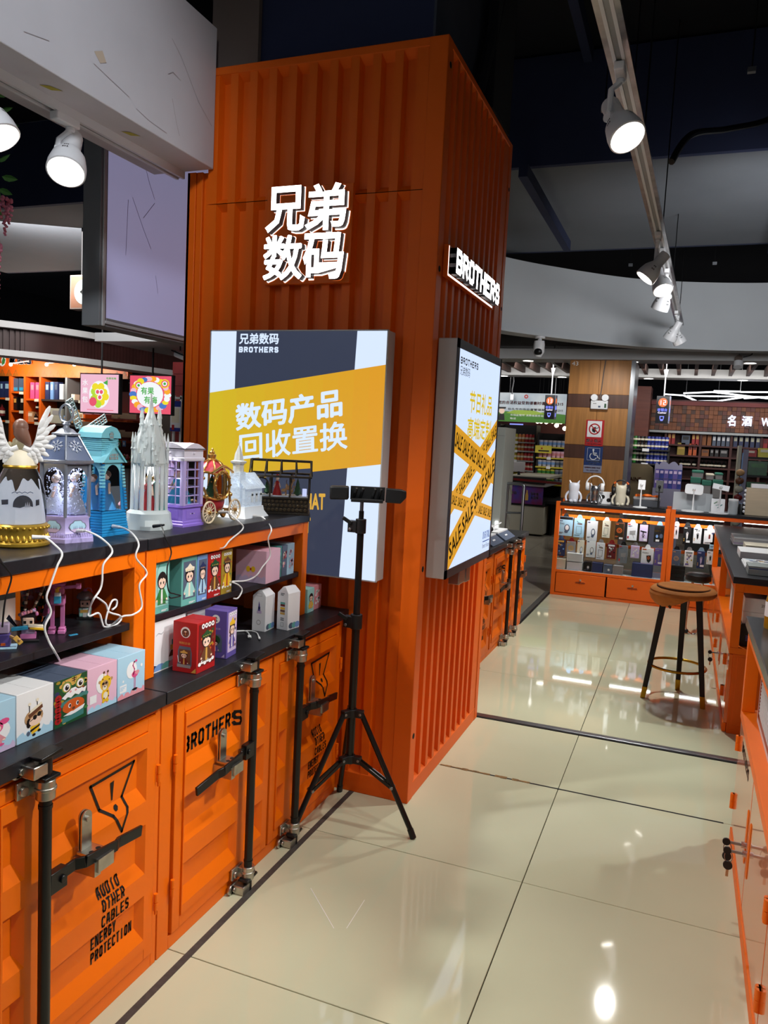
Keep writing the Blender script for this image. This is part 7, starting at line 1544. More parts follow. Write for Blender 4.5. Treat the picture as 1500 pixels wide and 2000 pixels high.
for k, (px, py, Y) in enumerate(((1032, 700, 11.1), (1236, 700, 11.1), (1466, 700, 11.1), (985, 711, 12.2), (1098, 733, 13.6), (1229, 736, 13.6), (1267, 736, 13.6), (1451, 738, 13.6))):
    Y = 13.6 if Y == 12.2 else Y; o = at(px, py, Y=Y); t = thing('downlight', ['first round downlight in the nearer ceiling beam above the fridge end', 'round downlight in the nearer beam beside the oak pillar', 'round downlight in the nearer beam by the hanging projector', 'round downlight peeking beside the sale display', 'round downlight in the farther beam at the oak pillar edge', 'round downlight in the farther beam behind the steel pillar strip', 'round downlight in the farther beam by the sign 12 rod', 'round downlight in the farther beam above the white zigzag lamp'][k], 'downlight', (o.x, Y, 2.70), group='downlights in the ceiling beams')
    b = MB(); b.lathe([(.085, 0), (.088, -.006), (.076, -.008), (.074, -.002)], 'white_paint', n=24, caps=False); b.build('trim_ring', t); MB().lathe([(.001, -.003), (.075, -.003)], 'downlight', n=24, caps=False).build('diffuser', t)
t = thing('projector', 'small grey cylinder projector hanging below the nearer beam', 'projector', (at(1450, 690, Z=2.7).x, 10.84, 2.78)); b = MB(); b.cyl((0, 0, .0), (0, 0, -.05), .012, 'steel'); b.cyl((0, -.05, -.06), (0, .04, -.06), .045, 'brown_duct', n=16); b.cyl((0, -.02, -.10), (0, -.05, -.17), .055, 'white_plastic', n=16); b.tube(spline([(.05, 0, -.04), (.12, 0, -.02), (.15, 0, .0), (.14, 0, .03)]), .006, 'black_plastic', 6); b.build('body', t)
o = Vector((-1.6, 8.62, 2.69)); t = thing('security_camera', 'white dome security camera under the curved fascia', 'camera', o)
b = MB(); b.lathe([(.055, -.02), (.055, 0), (.02, .0)], 'white_plastic'); b.cyl((0, 0, -.02), (0, -.02, -.05), .022, 'white_plastic'); b.build('mount', t)
b = MB(); b.loft([[(.055*math.cos(a), -.03+.04*math.sin(a), -.05) for a in [2*PI*i/16 for i in range(16)]], [(.062*math.cos(a), -.03+.05*math.sin(a), -.09) for a in [2*PI*i/16 for i in range(16)]], [(.062*math.cos(a), -.03+.05*math.sin(a), -.17) for a in [2*PI*i/16 for i in range(16)]], [(.03*math.cos(a), -.03+.03*math.sin(a), -.225) for a in [2*PI*i/16 for i in range(16)]]], 'white_plastic'); b.build('housing', t); b = MB(); b.ball((0, -.045, -.165), (.05, .045, .048), 'black_paint', 14, 8); b.build('lens', t)
o = at(352, 690, Y=7.8); t = thing('security_camera', 'white bullet security camera beside the hanging blank signboard', 'camera', o); b = MB(); b.cyl((0, 0, 2.47-o.z), (0, 0, .03), .008, 'black_plastic'); b.bar((-.10, 0, .03), (.12, -.03, -.04), .07, .012, 'black_plastic'); b.build('mount', t); b = MB(); b.cyl((-.06, 0, -.01), (.10, -.03, -.06), .035, 'white_plastic', n=14); b.cyl((.10, -.03, -.06), (.105, -.031, -.061), .03, 'black_plastic', n=14); b.build('housing', t)
# ------------------------------------------------------------------ oak pillar with signs
pl = struct(MB().box(-1.60, 11.0, 0, -.79, 11.7, 2.70, 'wood_oak').build('wall_pillar', 0))
zs = [0, .62, .80, 1.365, 1.55, 2.06, 2.24, 2.70]
for i, (a, c) in enumerate(zip(zs, zs[1:])):
    for x0, x1 in ((-1.60, -1.196), (-1.194, -.79)): MB().box(x0+.002, 10.975, a+.002, x1-.002, 11.0, c-.002, 'wood_oak' if i % 2 == 0 else 'wood_dark').build('panel', pl, 0)
struct(MB().box(-.79, 10.97, 0, -.735, 11.7, 2.70, 'steel').build('trim_5', 0))
YS = 10.972
def sign(label, x0, z0, x1, z1, base, draw, cat='sign', name='wall_sign', d=.006, Y=YS):
    r = thing(name, label, cat, (x0, Y, z0)); MB().box(0, -d, 0, x1-x0, 0, z1-z0, base).build('plate', r, 0); w_, h = x1-x0, z1-z0
    F = plane((0, -d-.0008, 0), (1, 0, 0), (0, 0, 1)); b = MB(); draw(b, lambda u, v: (u*w_, v*h), F, w_, h); b.build('printed_art', r, 0); return r
mat('sign_red', (190, 30, 36), .4); mat('sign_blue', (36, 60, 116), .4); mat('sign_grey', (150, 152, 176), .4)
def d_fire(b, S, F, w, h):
    b.flat([S(.08, .34), S(.88, .34), S(.88, .96), S(.08, .96)], 'white', F); L1 = lift(F, .0006); L2 = lift(F, .0012)
    b.flat([S(.36, .56), S(.50, .50), S(.56, .58), S(.52, .66), S(.58, .74), S(.44, .72), S(.34, .66)], 'black_ink', L1); b.line([S(.44, .62), S(.72, .72)], w*.04, 'black_ink', L1)
    b.ringf(S(.48, .65), w*.25, w*.32, 'sign_red', L2, 28); c = S(.48, .65); b.line([(c[0]-w*.2, c[1]+w*.2), (c[0]+w*.2, c[1]-w*.2)], w*.06, 'sign_red', L2)
    b.tris(fit('禁止烟火', *S(.06, .13), .86*w, .14*h, .02), 'white', L1); b.tris(fit('NO BURNING', *S(.06, .04), .86*w, .055*h, .02), 'white', L1)
a, c = at(1142, 870, Y=YS), at(1181, 821, Y=YS); sign('red no burning sign on the oak pillar', a.x, a.z, c.x, c.z, 'sign_red', d_fire)
def d_wheel(b, S, F, w, h):
    b.flat([S(0, .28), S(1, .28), S(1, 1), S(0, 1)], 'sign_blue', F); L = lift(F, .0006); b.line([S(.16, .48), S(.84, .48), S(.84, .94), S(.16, .94)], w*.012, 'white', L, True)
    b.disc(S(.48, .87), w*.055, 'white', L, 12); b.line([S(.48, .82), S(.50, .68), S(.70, .68), S(.78, .55), S(.85, .56)], w*.055, 'white', L); b.line([S(.49, .75), S(.66, .75)], w*.045, 'white', L); b.ringf(S(.50, .63), w*.17, w*.21, 'white', L, 24, 2.2, 5.9)
    b.tris(fit('本店有无障碍通道', *S(.06, .40), .88*w, .055*h, .02), 'white', L); b.tris(fit('暂未启用', *S(.28, .32), .42*w, .05*h, .02), 'white', L); b.tris(fit('如需帮助请拨打电话', *S(.06, .16), .88*w, .06*h, .02), 'red', L); b.tris(fit('TEL: 6670-2280', *S(.14, .06), .7*w, .045*h, .02), 'red', L)
a, c = at(1139, 922, Y=YS), at(1178, 873, Y=YS); sign('blue wheelchair access sign on the oak pillar', a.x, a.z, c.x, c.z, 'sign_grey', d_wheel)
a = at(1154, 799, Y=YS); t = thing('emergency_light', 'white emergency light with two round lamps on the oak pillar', 'lamp', (a.x, YS, a.z)); MB().box(0, -.06, 0, .225, 0, .115, 'white_plastic').build('case', t, bevel=.006)
for x in (.04, .185): b = MB(); b.cyl((x, -.02, .15), (x, -.07, .155), .05, 'white_plastic', .045, n=20); b.cyl((x, -.072, .155), (x, -.073, .155), .036, 'paper', n=18); b.build('lamp_head', t)
b = MB(); b.box(.18, -.0615, .02, .205, -.06, .075, 'dgreen'); b.box(.03, -.0615, .07, .075, -.06, .08, 'carton_grey'); b.box(.10, -.0615, .022, .13, -.06, .045, 'slate'); b.build('label_plate', t, 0); b = MB(); b.tube([(.11, -.01, .11), (.125, -.01, .3), (.135, -.01, .5), (.15, -.01, .66)], .008, 'brown_duct', 6); b.build('conduit', t)
F = plane((-1.575, YS+.001, 2.625), (1, 0, 0), (0, 0, 1)); b = MB(); b.tris(fit('43', 0, 0, .085, .055), 'white', F); tag(b.build('pillar_number', 0), 'small white number 43 at the top of the oak pillar', 'number')
# ------------------------------------------------------------------ hanging till signs
mat('till_black', (16, 16, 22), .35); E1('till_orange', (228, 110, 40), 1.2); E1('till_white', (250, 236, 255), 1.6); E1('till_blue', (120, 130, 240), 1.5)
DIG = {'1': [[(.5, 0), (.5, 1)]], '2': [[(0, 1), (1, 1), (1, .5), (0, .5), (0, 0), (1, 0)]], '3': [[(0, 1), (1, 1), (1, 0), (0, 0)], [(0, .5), (1, .5)]]}
def till(px0, py0, px1, py1, num, label):
    Y = 12.5; a, c = at(px0, py1, Y=Y), at(px1, py0, Y=Y); w_, h = c.x-a.x-.03, c.z-a.z; r = thing('till_sign', label, 'sign', (a.x, Y, a.z), -.12); b = MB(); b.box(0, 0, 0, w_, .12, h, 'till_black'); b.build('case', r); b = MB(); b.box(w_, .002, 0, w_+.004, .118, h, 'sign_grey'); b.build('side_plate', r)
    F = plane((0, -.001, 0), (1, 0, 0), (0, 0, 1)); b = MB(); b.disc((w_*.5, h*.76), w_*.36, 'till_orange', F, 26); L = lift(F, .001)
    for i, d in enumerate(num):
        for st_ in DIG[d]: b.line([(w_*(.27+.28*i)+x*w_*.15, h*.68+y*h*.15) for x, y in st_], w_*.05, 'till_white', L)
    b.tris(fit('收银台', w_*.12, h*.43, w_*.76, h*.12, .02), 'till_blue', L); b.tris(fit('Cashier', w_*.16, h*.355, w_*.68, h*.06, .02), 'till_white', L); b.flat([(w_*.32, h*.26), (w_*.68, h*.26), (w_*.66, h*.16), (w_*.58, h*.08), (w_*.42, h*.08), (w_*.34, h*.16)], 'till_blue', L); b.flat([(w_*.4, h*.23), (w_*.6, h*.23), (w_*.6, h*.15), (w_*.4, h*.15)], 'till_black', lift(F, .002)); b.build('lit_front', r, 0)
    F = plane((w_+.0045, .0, 0), (0, 1, 0), (0, 0, 1)); b = MB(); b.disc((.06, h*.76), .03, 'till_orange', F, 14, h*.12); b.flat([(.03, h*.4), (.09, h*.4), (.09, h*.56), (.03, h*.56)], 'till_blue', F); b.flat([(.04, h*.1), (.08, h*.1), (.08, h*.26), (.04, h*.26)], 'till_blue', F); b.build('lit_side', r, 0)
    b = MB(); b.cyl((w_*.5, .06, h), (w_*.5, .06, 3.12-a.z), .012, 'steel', n=8); b.cyl((w_*.5, .06, 2.74-a.z-.10), (w_*.5, .06, 2.74-a.z), .014, 'white_plastic', .035, n=10); b.build('hanger', r)
till(1062, 772, 1089, 818, '13', 'lit till sign hanging before the notice banner'); till(1279, 774, 1313, 826, '12', 'lit till sign hanging before the red wood wall')
# ------------------------------------------------------------------ banner and snack gondolas behind the sale display
def d_banner(b, S, F, w, h):
    L = lift(F, .002); b.flat([S(0, .0), S(1, 0), S(1, .30), S(.7, .36), S(.45, .30), S(.2, .36), S(0, .28)], 'banner_green', L); b.flat([S(.2, .30), S(.45, .24), S(.75, .30), S(.55, .42), S(.3, .40)], 'banner_lime', lift(F, .003))
    b.tris(fit('当您的合法权益受到侵害时请拨打12315', *S(.03, .60), .93*w, .12*h, .02), 'red', lift(F, .004)); b.tris(fit('包头市市场监督管理局', *S(.22, .40), .5*w, .08*h, .01), 'black_ink', lift(F, .004)); b.tris(fit('服务热线 12315', *S(.72, .40), .24*w, .08*h, .01), 'black_ink', lift(F, .004)); b.tris(fit('市场监管所 消费者服务站', *S(.26, .2), .45*w, .07*h, .0), 'white', lift(F, .004)); b.tris(fit('电话', *S(.26, .08), .08*w, .07*h, .0), 'white', lift(F, .004))
    b.ringf(S(.46, .88), h*.03, h*.07, 'red', L, 16)
    for u in (.03, .14): b.disc(S(u, .36), h*.10, 'skin', lift(F, .004), 12); b.flat([S(u-.05, .44), S(u+.05, .44), S(u+.055, .50), S(u-.055, .50)], 'black_ink', lift(F, .005)); b.flat([S(u-.045, .04), S(u+.045, .04), S(u+.035, .26), S(u-.035, .26)], 'black_ink', lift(F, .004))
mat('banner_sky', (150, 170, 190), .5, c2=(214, 222, 226), nscale=2); mat('banner_green', (70, 130, 40), .5); mat('banner_lime', (150, 180, 60), .5)
a, c = at(960, 822, Y=13.75), at(1108, 770, Y=13.75); r = sign('wide public notice banner with green hills and two uniformed cartoon officers', a.x, a.z, c.x, c.z, 'banner_sky', d_banner, 'banner', 'notice_banner', .02, 13.75)
for x in (.3, 1.1): MB().cyl((x, -.01, c.z-a.z), (x, -.01, 2.7-a.z), .005, 'steel', n=6).build('wire', r)
t = thing('cable_drop', 'grey cable end hanging above the notice banner', 'cable', (at(1001, 765, Y=13.6).x, 13.6, 2.36)); b = MB(); b.tube([(0, 0, .34), (.01, 0, .25), (-.01, 0, .1), (0, 0, 0)], .012, 'steel', 6); b.box(-.03, -.02, -.08, .03, .02, .02, 'steel'); b.build('cord', t)
mat('can_yellow', (206, 190, 60), .4); mat('can_orange', (214, 130, 70), .4); mat('can_red', (206, 60, 60), .4); mat('cup_pale', (196, 190, 200), .5); mat('cup_yellow', (222, 206, 70), .45); mat('shelf_white', (176, 178, 176), .5); mat('shelf_dark', (38, 36, 36), .6)
def gondola(x0, x1, y, d, zs, label, back='shelf_dark', m='shelf_white', h=1.9):
    r = thing('store_shelf', label, 'shelf', (x0, y, 0)); w_ = x1-x0; MB().box(0, d-.02, 0, w_, d, h, back).build('back_panel', r)
    for x in (0, w_-.03): MB().box(x, .06, 0, x+.03, d, h, back).build('upright', r)
    for z in zs: s_ = MB().box(.0, 0, z-.025, w_, d-.02, z, m).build('shelf_board', r); b = MB(); b.box(w_*.4, -.004, z-.04, w_*.55, -.0, z+.01, 'white'); b.build('price_tag', s_)
    return r
YG = 15.0
rowsL = [(858, 0), (877, 1), (895, 2), (916, 3), (938, 4), (951, 5)]
zL = [at(1000, y+2, Y=YG).z for y in (860, 877, 896, 915, 933)]; xl0, xl1 = at(970, 880, Y=YG).x, at(1044, 880, Y=YG).x
gondola(xl0, xl1, YG, .5, zL+[.25], 'tall snack shelf with rows of yellow and red cans')
protos = {}; ORD = 'first second third fourth fifth sixth seventh eighth ninth tenth eleventh'.split()
def stock(kind, m, x, y, z, label, group, w_=.05, h=.14, cat='can', top=None):
    k = (kind, m)
    if k not in protos:
        b = MB()
        if kind == 'drink_can': b.lathe([(w_*.85, 0), (w_, h*.06), (w_, h*.86), (w_*.75, h)], m, n=10); b.lathe([(w_*.76, h), (w_*.76, h*1.02)], 'steel', n=10); b.lathe([(w_*1.01, h*.35), (w_*1.01, h*.6)], 'cream', n=10, caps=False)
        elif kind == 'noodle_cup': b.lathe([(w_*.75, 0), (w_, h*.9), (w_*1.06, h*.92), (w_*1.06, h)], m, n=12); b.lathe([(w_*.86, h*.3), (w_*.96, h*.7)], top or 'cream', n=12, caps=False)
        elif kind == 'wine_bottle': b.lathe([(w_, 0), (w_, h*.6), (w_*.35, h*.78), (w_*.35, h)], m, n=10); b.lathe([(w_*1.02, h*.2), (w_*1.02, h*.45)], 'cream', n=10, caps=False)
        else: b.box(-w_, -.05, 0, w_, .05, h, m); b.box(-w_*.7, -.0515, h*.55, w_*.7, -.05, h*.85, top or 'cream')
        protos[k] = b.mesh(kind)
    o = bpy.data.objects.new(kind, protos[k]); COL.objects.link(o); o.location = (x, y, z); return tag(o, label, cat, group)
for r_, z in enumerate(zL):
    n_ = 10
    for i in range(n_):
        x = xl0+.07+i*(xl1-xl0-.12)/(n_-1); m = 'can_yellow' if i < 5 else ('can_orange' if i < 7 else 'can_red')
        if r_ == 4: m = 'can_yellow' if i < 6 else 'can_red'
        stock('drink_can', m, x, YG+.12, z+.001, '%s can, %s along the %s row of the tall snack shelf' % ({'can_yellow': 'yellow', 'can_orange': 'orange', 'can_red': 'red'}[m], ORD[i], ('top', 'second', 'third', 'fourth', 'fifth')[r_]), 'cans on the tall snack shelf', .034, .15)
YH = 14.6; xh0, xh1 = at(1046, 900, Y=YH).x, at(1100, 900, Y=YH).x
zH = [at(1060, y, Y=YH).z for y in (872, 893, 911, 928, 945)]
gondola(xh0, xh1, YH, .5, zH, 'lower snack shelf with rows of instant noodle cups', 'shelf_dark', 'can_yellow', 1.75)
MB_ = MB(); 
for r_, z in enumerate(zH):
    for i in range(6):
        x = xh0+.07+i*(xh1-xh0-.10)/5; m, tp, nm = (('cup_pale', 'blue', 'pale blue'), ('cup_pale', 'rose', 'white and pink'), ('cup_pale', 'red', 'white and red'), ('cup_yellow', 'green', 'yellow and green'), ('cup_yellow', 'white', 'yellow and white'))[r_]
        if i > 3 and r_ > 1: m, tp, nm = 'carton_grey', 'slate', 'grey'
        stock('noodle_cup', m if not (r_ == 1) else 'pink', x, YH+.08, z+.001, '%s noodle cup, %s along the %s row of the lower snack shelf' % (nm, ORD[i], ('top', 'second', 'third', 'fourth', 'fifth')[r_]), 'noodle cups on the lower snack shelf', .045, .12, 'cup', tp)
a = at(1045, 884, Y=YH-.05); c = at(1078, 871, Y=YH-.05); sign('yellow shelf talker board on the noodle cup shelf', a.x, a.z, c.x, c.z, 'cup_yellow', lambda b, S, F, w, h: (b.disc(S(.4, .62), h*.12, 'red', F, 10), b.flat([S(.2, .2), S(.85, .2), S(.85, .38), S(.2, .38)], 'black_ink', F)), 'sign', 'shelf_talker', .01, YH-.05)
E1('shop_bulb', (255, 236, 200), 8.)
b0 = None
for k, (px, py) in enumerate(((1050, 823), (1057, 823), (1067, 824), (1079, 823), (1091, 824), (1096, 824), (1087, 831), (1103, 837))):
    o = at(px, py, Y=16.5); t = MB().ball((0, 0, 0), .045, 'shop_bulb', 10, 6).build('globe_bulb', loc=o); MB().cyl((0, 0, .04), (0, 0, 4.3-o.z), .004, 'black_paint', n=5).build('cord', t); tag(t, 'small warm globe bulb, %s of those behind the snack shelves' % ORD[k], 'bulb', 'globe bulbs behind the snack shelves')
mat('deep_red', (88, 30, 24), .6, noise=.3, nscale=2); E1('far_screen', (150, 160, 255), 1.0)
b = MB(); b.box(-5.6, 17.2, 0, -2.0, 17.3, 2.5, 'deep_red'); struct(b.build('wall_shop', 0))
a, c = at(995, 842, Y=17), at(1022, 828, Y=17); t = tag(MB().box(a.x, 16.98, a.z, c.x, 17.0, c.z, 'far_screen').build('wall_screen'), 'small bluish lit screen far behind the snack shelf', 'screen')
# ------------------------------------------------------------------ till counter, queue rail, fridge side
mat('till_white_panel', (176, 172, 156), .5); E1('ad_blue', (30, 60, 150), .0001); mat('ad_red', (150, 30, 60), .45); mat('ad_blue2', (40, 66, 160), .45, c2=(120, 30, 70), nscale=5)
r = thing('till_counter', 'cashier counter with a red and blue drink advert panel', 'counter', (-2.75, 12.9, 0), .0)
MB().box(0, 0, .03, .62, 1.6, .50, 'till_white_panel').build('lower_cabinet', r, bevel=.01); MB().box(.0, -.005, .50, .62, 1.6, .56, 'black_matte').build('belt_rim', r)
MB().box(.02, -.01, .53, .58, .02, .83, 'ad_blue2').build('advert_panel', r); MB().box(-.03, -.02, .83, .62, 1.6, .87, 'carton_grey').build('counter_top', r); MB().box(-.02, -.03, .87, .60, .10, .98, 'black_matte').build('scanner_bar', r, bevel=.01); MB().box(.0, .1, .96, .66, 1.6, 1.0, 'till_white_panel').build('top_shelf', r)
F = plane((.02, -.011, .53), (1, 0, 0), (0, 0, 1)); b = MB(); L = lift(F, .001); b.flat([(.27, .06), (.32, .06), (.32, .14), (.305, .20), (.305, .23), (.285, .23), (.285, .20), (.27, .14)], 'gold_ink', L); b.tris(fit('香油', .02, .15, .10, .05, .02), 'cream', L); b.tris(fit('百年老', .36, .15, .13, .05, .02), 'cream', L); b.tris(fit('大品牌', .36, .09, .13, .05, .02), 'cream', L); b.build('advert_print', r, 0)
b = MB(); b.box(.62, .05, .55, .95, 1.5, .60, 'black_matte'); b.box(.68, .3, .0, .72, 1.4, .55, 'black_matte'); b.build('bagging_shelf', r); t = thing('till_monitor', 'grey till monitor on the cashier counter', 'monitor', (-2.62, 13.0, 1.0)); MB().box(-.10, 0, .05, .10, .03, .22, 'carton_grey').build('screen', t, bevel=.006); MB().box(-.02, 0, 0, .02, .04, .06, 'black_plastic').build('stand', t)
t = thing('red_rope', 'dark red barrier strap beside the cashier counter', 'barrier', (-2.5, 12.4, .93)); b = MB(); b.bar((-.25, .52, 0), (1.2, -.3, .0), .012, .035, 'red_dark'); b.build('strap', t)
r = thing('queue_rail', 'bent stainless steel queue rail on the walkway', 'barrier', (0, 0, 0)); RY = 9.4
p0, p1, p2, p3 = (at(q, w, Y=RY) for q, w in ((979, 1022), (990, 944), (1024, 946), (1017, 1040)))
b = MB(); b.tube([Vector((p0.x, RY, 0)), p1-Vector((0, 0, .02))]+spline([p1-Vector((0, 0, .02)), p1+Vector((.03, 0, .0)), p2-Vector((.04, 0, 0)), p2-Vector((0, 0, .02))], 4)[1:]+[Vector((p3.x, RY, 0))], .020, 'steel', 12); b.build('outer_rail', r)
a, c = at(986, 1001, Y=RY), at(1020, 1002, Y=RY); b = MB(); b.cyl(a, c, .014, 'steel'); b.build('cross_bar', r); a, c = at(993, 946, Y=RY), at(984, 1030, Y=RY); b = MB(); b.cyl(a, Vector((c.x, RY, 0)), .014, 'steel'); b.build('inner_post', r)
mat('fridge_white', (186, 190, 182), .4); t = thing('fridge', 'tall pale cabinet side standing behind the sale display', 'cabinet', (-3.05, 9.1, 0)); a = at(988, 830, Y=9.1); b = MB(); b.box(0, 0, 0, a.x+3.05, .6, 1.70, 'fridge_white'); b.box(-.001, -.004, 1.60, a.x+3.051, 0, 1.604, 'carton_grey'); b.build('cabinet_body', t, bevel=.006); MB().box(a.x+3.0, -.02, .30, a.x+3.03, 0, .58, 'led_soft').build('led_strip', t)

# ------------------------------------------------------------------ liquor department
YW = 15.2
mat('block_wood', (136, 84, 56), .6, noise=.3, nscale=2.5); mat('shelf_wood', (78, 36, 32), .55, noise=.15, nscale=3); mat('red_trim', (120, 40, 36), .5)
a, c = at(1262, 835, Y=YW), at(1500, 797, Y=YW); x0, x1, z0, z1 = a.x, c.x+1.6, a.z-.03, c.z
hd = struct(MB().box(x0, YW, z0, x1, YW+.3, z1+.1, 'shelf_wood').build('wall_header', 0)); random.seed(11)
for i in range(40):
    b = MB(); x = x0+i*.075
    for j in range(int((z1-z0)/.075)):
        d = random.uniform(.0, .06); z = z0+j*.075; b.add([(x+.002, YW-.01-d, z+.002), (x+.073, YW-.01-d, z+.002), (x+.073, YW-.01-d, z+.073), (x+.002, YW-.01-d, z+.073), (x+.002, YW, z+.002), (x+.073, YW, z+.002), (x+.073, YW, z+.073), (x+.002, YW, z+.073)], [(0, 1, 2, 3), (0, 4, 5, 1), (3, 2, 6, 7), (0, 3, 7, 4), (1, 5, 6, 2)], random.choice(['block_wood', 'wood_dark', 'wood_red', 'block_wood']))
    o = b.build('wood_block', hd, 0); o['kind'] = 'stuff'
struct(MB().box(x0-.05, YW-.09, z1-.0, x1, YW+.02, z1+.07, 'red_trim').build('trim_6', 0)); struct(MB().box(x0-.05, YW-.10, z0-.05, x1, YW+.02, z0-.01, 'grey_metal').build('trim_7', 0))
sg = thing('liquor_sign', 'glowing blue white liquor department letters on the wood block header', 'sign', (0, YW-.085, 0)); E1('sign_ice', (206, 220, 255), 2.2)
for ch_, p0_, p1_, y0_, y1_ in (('名', 1420, 1438, 832, 811), ('酒', 1448, 1470, 832, 813), ('W', 1486, 1506, 832, 817)):
    a, c = at(p0_, y0_, Y=YW-.09), at(p1_, y1_, Y=YW-.09); F = plane((a.x, 0, a.z), (1, 0, 0), (0, 0, 1)); b = MB(); solid(b, fit(ch_, 0, 0, c.x-a.x, c.z-a.z, .03), 'sign_ice', F, .03); b.build('glowing_letter', sg, 0)
struct(MB().box(at(1225, 800, Y=14.6).x, 14.6, 0, at(1269, 800, Y=14.6).x, 15.2, at(1240, 754, Y=14.6).z, 'wood_red').build('wall_redwood', 0))
r = thing('liquor_shelf', 'dark red wooden wall shelves with gift boxed liquor', 'shelf', (x0, YW, 0)); MB().box(0, .38, 0, x1-x0, .4, z0-.05, 'shelf_wood').build('back_panel', r)
zW = [at(1380, y, Y=YW).z for y in (870, 891, 913, 936, 960)]
for z in zW: MB().box(0, 0, z-.03, x1-x0, .38, z, 'shelf_wood').build('shelf_board', r)
for px in (1298, 1367, 1427, 1486): x = at(px, 880, Y=YW).x-x0; MB().box(x-.02, -.01, 0, x+.02, .38, z0-.05, 'shelf_wood').build('upright', r)
mat('box_cream', (206, 204, 180), .5); mat('box_amber', (150, 84, 30), .5); mat('bottle_dark', (14, 16, 14), .2)
def gbox(pa, pb, row, h, m, label, top='cream', Y=YW+.12):
    a, c = at(pa, 880, Y=Y).x, at(pb, 880, Y=Y).x; stock('gift_box', m, (a+c)/2, Y, zW[row]+.001, label, 'gift boxes on the liquor shelves', (c-a)/2-.006, h, 'box', top) if False else None
    k = thing('gift_box', label, 'box', ((a+c)/2, Y, zW[row]+.0005), group='gift boxes on the liquor shelves'); w_ = (c-a)/2-.005; MB().box(-w_, -.05, 0, w_, .05, h, m).build('carton', k); b = MB(); b.box(-w_*.75, -.052, h*.5, w_*.75, -.05, h*.85, top); b.build('label_panel', k)
for i, (pa, pb, row, h, m, tp, lab) in enumerate(((1302, 1309, 0, .21, 'red', 'gold_ink', 'red gift box first on the top liquor shelf'), (1309.5, 1317, 0, .21, 'red', 'gold_ink', 'red gift box second on the top liquor shelf'), (1329, 1346, 0, .17, 'slate', 'black_ink', 'dark framed picture box on the top liquor shelf'), (1349, 1356, 0, .21, 'red', 'gold_ink', 'red gift box third on the top liquor shelf'), (1356.5, 1364, 0, .21, 'red', 'gold_ink', 'red gift box beside the first upright'),
    (1322, 1338, 1, .22, 'olive', 'gold_ink', 'mustard gift box on the second liquor shelf'), (1344, 1352, 1, .21, 'orange_ink', 'red_dark', 'orange window box first on the second liquor shelf'), (1353, 1361, 1, .21, 'orange_ink', 'red_dark', 'orange window box second on the second liquor shelf'), (1369, 1378, 0, .19, 'box_amber', 'box_amber', 'amber box first on the top shelf after the upright'), (1379, 1388, 0, .19, 'box_amber', 'box_amber', 'amber box second on the top shelf after the upright'),
    (1389, 1397, 0, .19, 'slate', 'paper', 'white and navy box first in the row of four'), (1398, 1406, 0, .19, 'slate', 'paper', 'white and navy box second in the row of four'), (1407, 1415, 0, .19, 'slate', 'paper', 'white and navy box third in the row of four'), (1416, 1424, 0, .19, 'slate', 'paper', 'white and navy box fourth in the row of four'), (1430, 1439, 0, .2, 'navy_ink', 'box_cream', 'cream and navy box first in the row of five'), (1441, 1450, 0, .2, 'navy_ink', 'box_cream', 'cream and navy box second in the row of five'),
    (1452, 1461, 0, .2, 'navy_ink', 'box_cream', 'cream and navy box third in the row of five'), (1463, 1472, 0, .2, 'navy_ink', 'box_cream', 'cream and navy box fourth in the row of five'), (1474, 1483, 0, .2, 'navy_ink', 'box_cream', 'cream and navy box fifth in the row of five'), (1488, 1498, 0, .17, 'red', 'red_dark', 'crimson box at the end of the top liquor shelf'), (1387, 1394, 1, .13, 'black_ink', 'carton_grey', 'grey and black box first on the second shelf'), (1396, 1404, 1, .13, 'black_ink', 'carton_grey', 'grey and black box second on the second shelf'), (1406, 1422, 1, .13, 'black_ink', 'carton_grey', 'wide grey and black box on the second shelf'), (1370, 1385, 1, .12, 'box_amber', 'brown', 'low amber box on the second shelf'))): gbox(pa, pb, row, h, m, lab, tp)
for i, px in enumerate((1330, 1338, 1345, 1356, 1369, 1376, 1384, 1391, 1399, 1406, 1415)): x = at(px, 905, Y=YW).x; stock('wine_bottle', 'bottle_dark', x, YW+.15, zW[2]+.001, 'dark wine bottle, %s along the third liquor shelf' % ORD[i], 'wine bottles on the third liquor shelf', .035, .12, 'bottle')
# beer multipacks on the near racks
for n_, c_ in dict(beer_green=(40, 110, 40), beer_blue=(44, 56, 140), beer_black=(24, 26, 28), crate_green=(20, 90, 44)).items(): mat(n_, c_, .35, noise=.3, nscale=14)
YB = 14.0; zB = [at(1260, y, Y=YB).z for y in (877, 905)]; xb0 = at(1219, 880, Y=YB).x; xb1 = at(1308, 880, Y=YB).x
rk = gondola(xb0, xb1, YB, .5, zB+[.3, .6], 'dark beer rack beside the steel pillar edge', 'shelf_dark', 'shelf_dark', 1.6)
for r_, z in enumerate(zB):
    for i, (m, nm) in enumerate((('beer_green', 'green'), ('beer_black', 'black'), ('beer_blue', 'first blue'), ('beer_blue', 'second blue'))):
        x = xb0+.11+i*(xb1-xb0-.06)/4; t = thing('beer_pack', '%s can multipack on the %s shelf of the beer rack' % (nm, ('upper', 'lower')[r_]), 'multipack', (x, YB+.15, z+.001), group='beer multipacks on the beer rack')
        for a_ in range(3):
            for b_ in range(2): q = MB(); q.lathe([(.027, 0), (.03, .008), (.03, .095), (.024, .11)], m, (-.062+.062*a_, 0, .11*b_), 10); q.lathe([(.0305, .04), (.0305, .07)], 'cream', (-.062+.062*a_, 0, .11*b_), 10, caps=False); q.build('can', t)
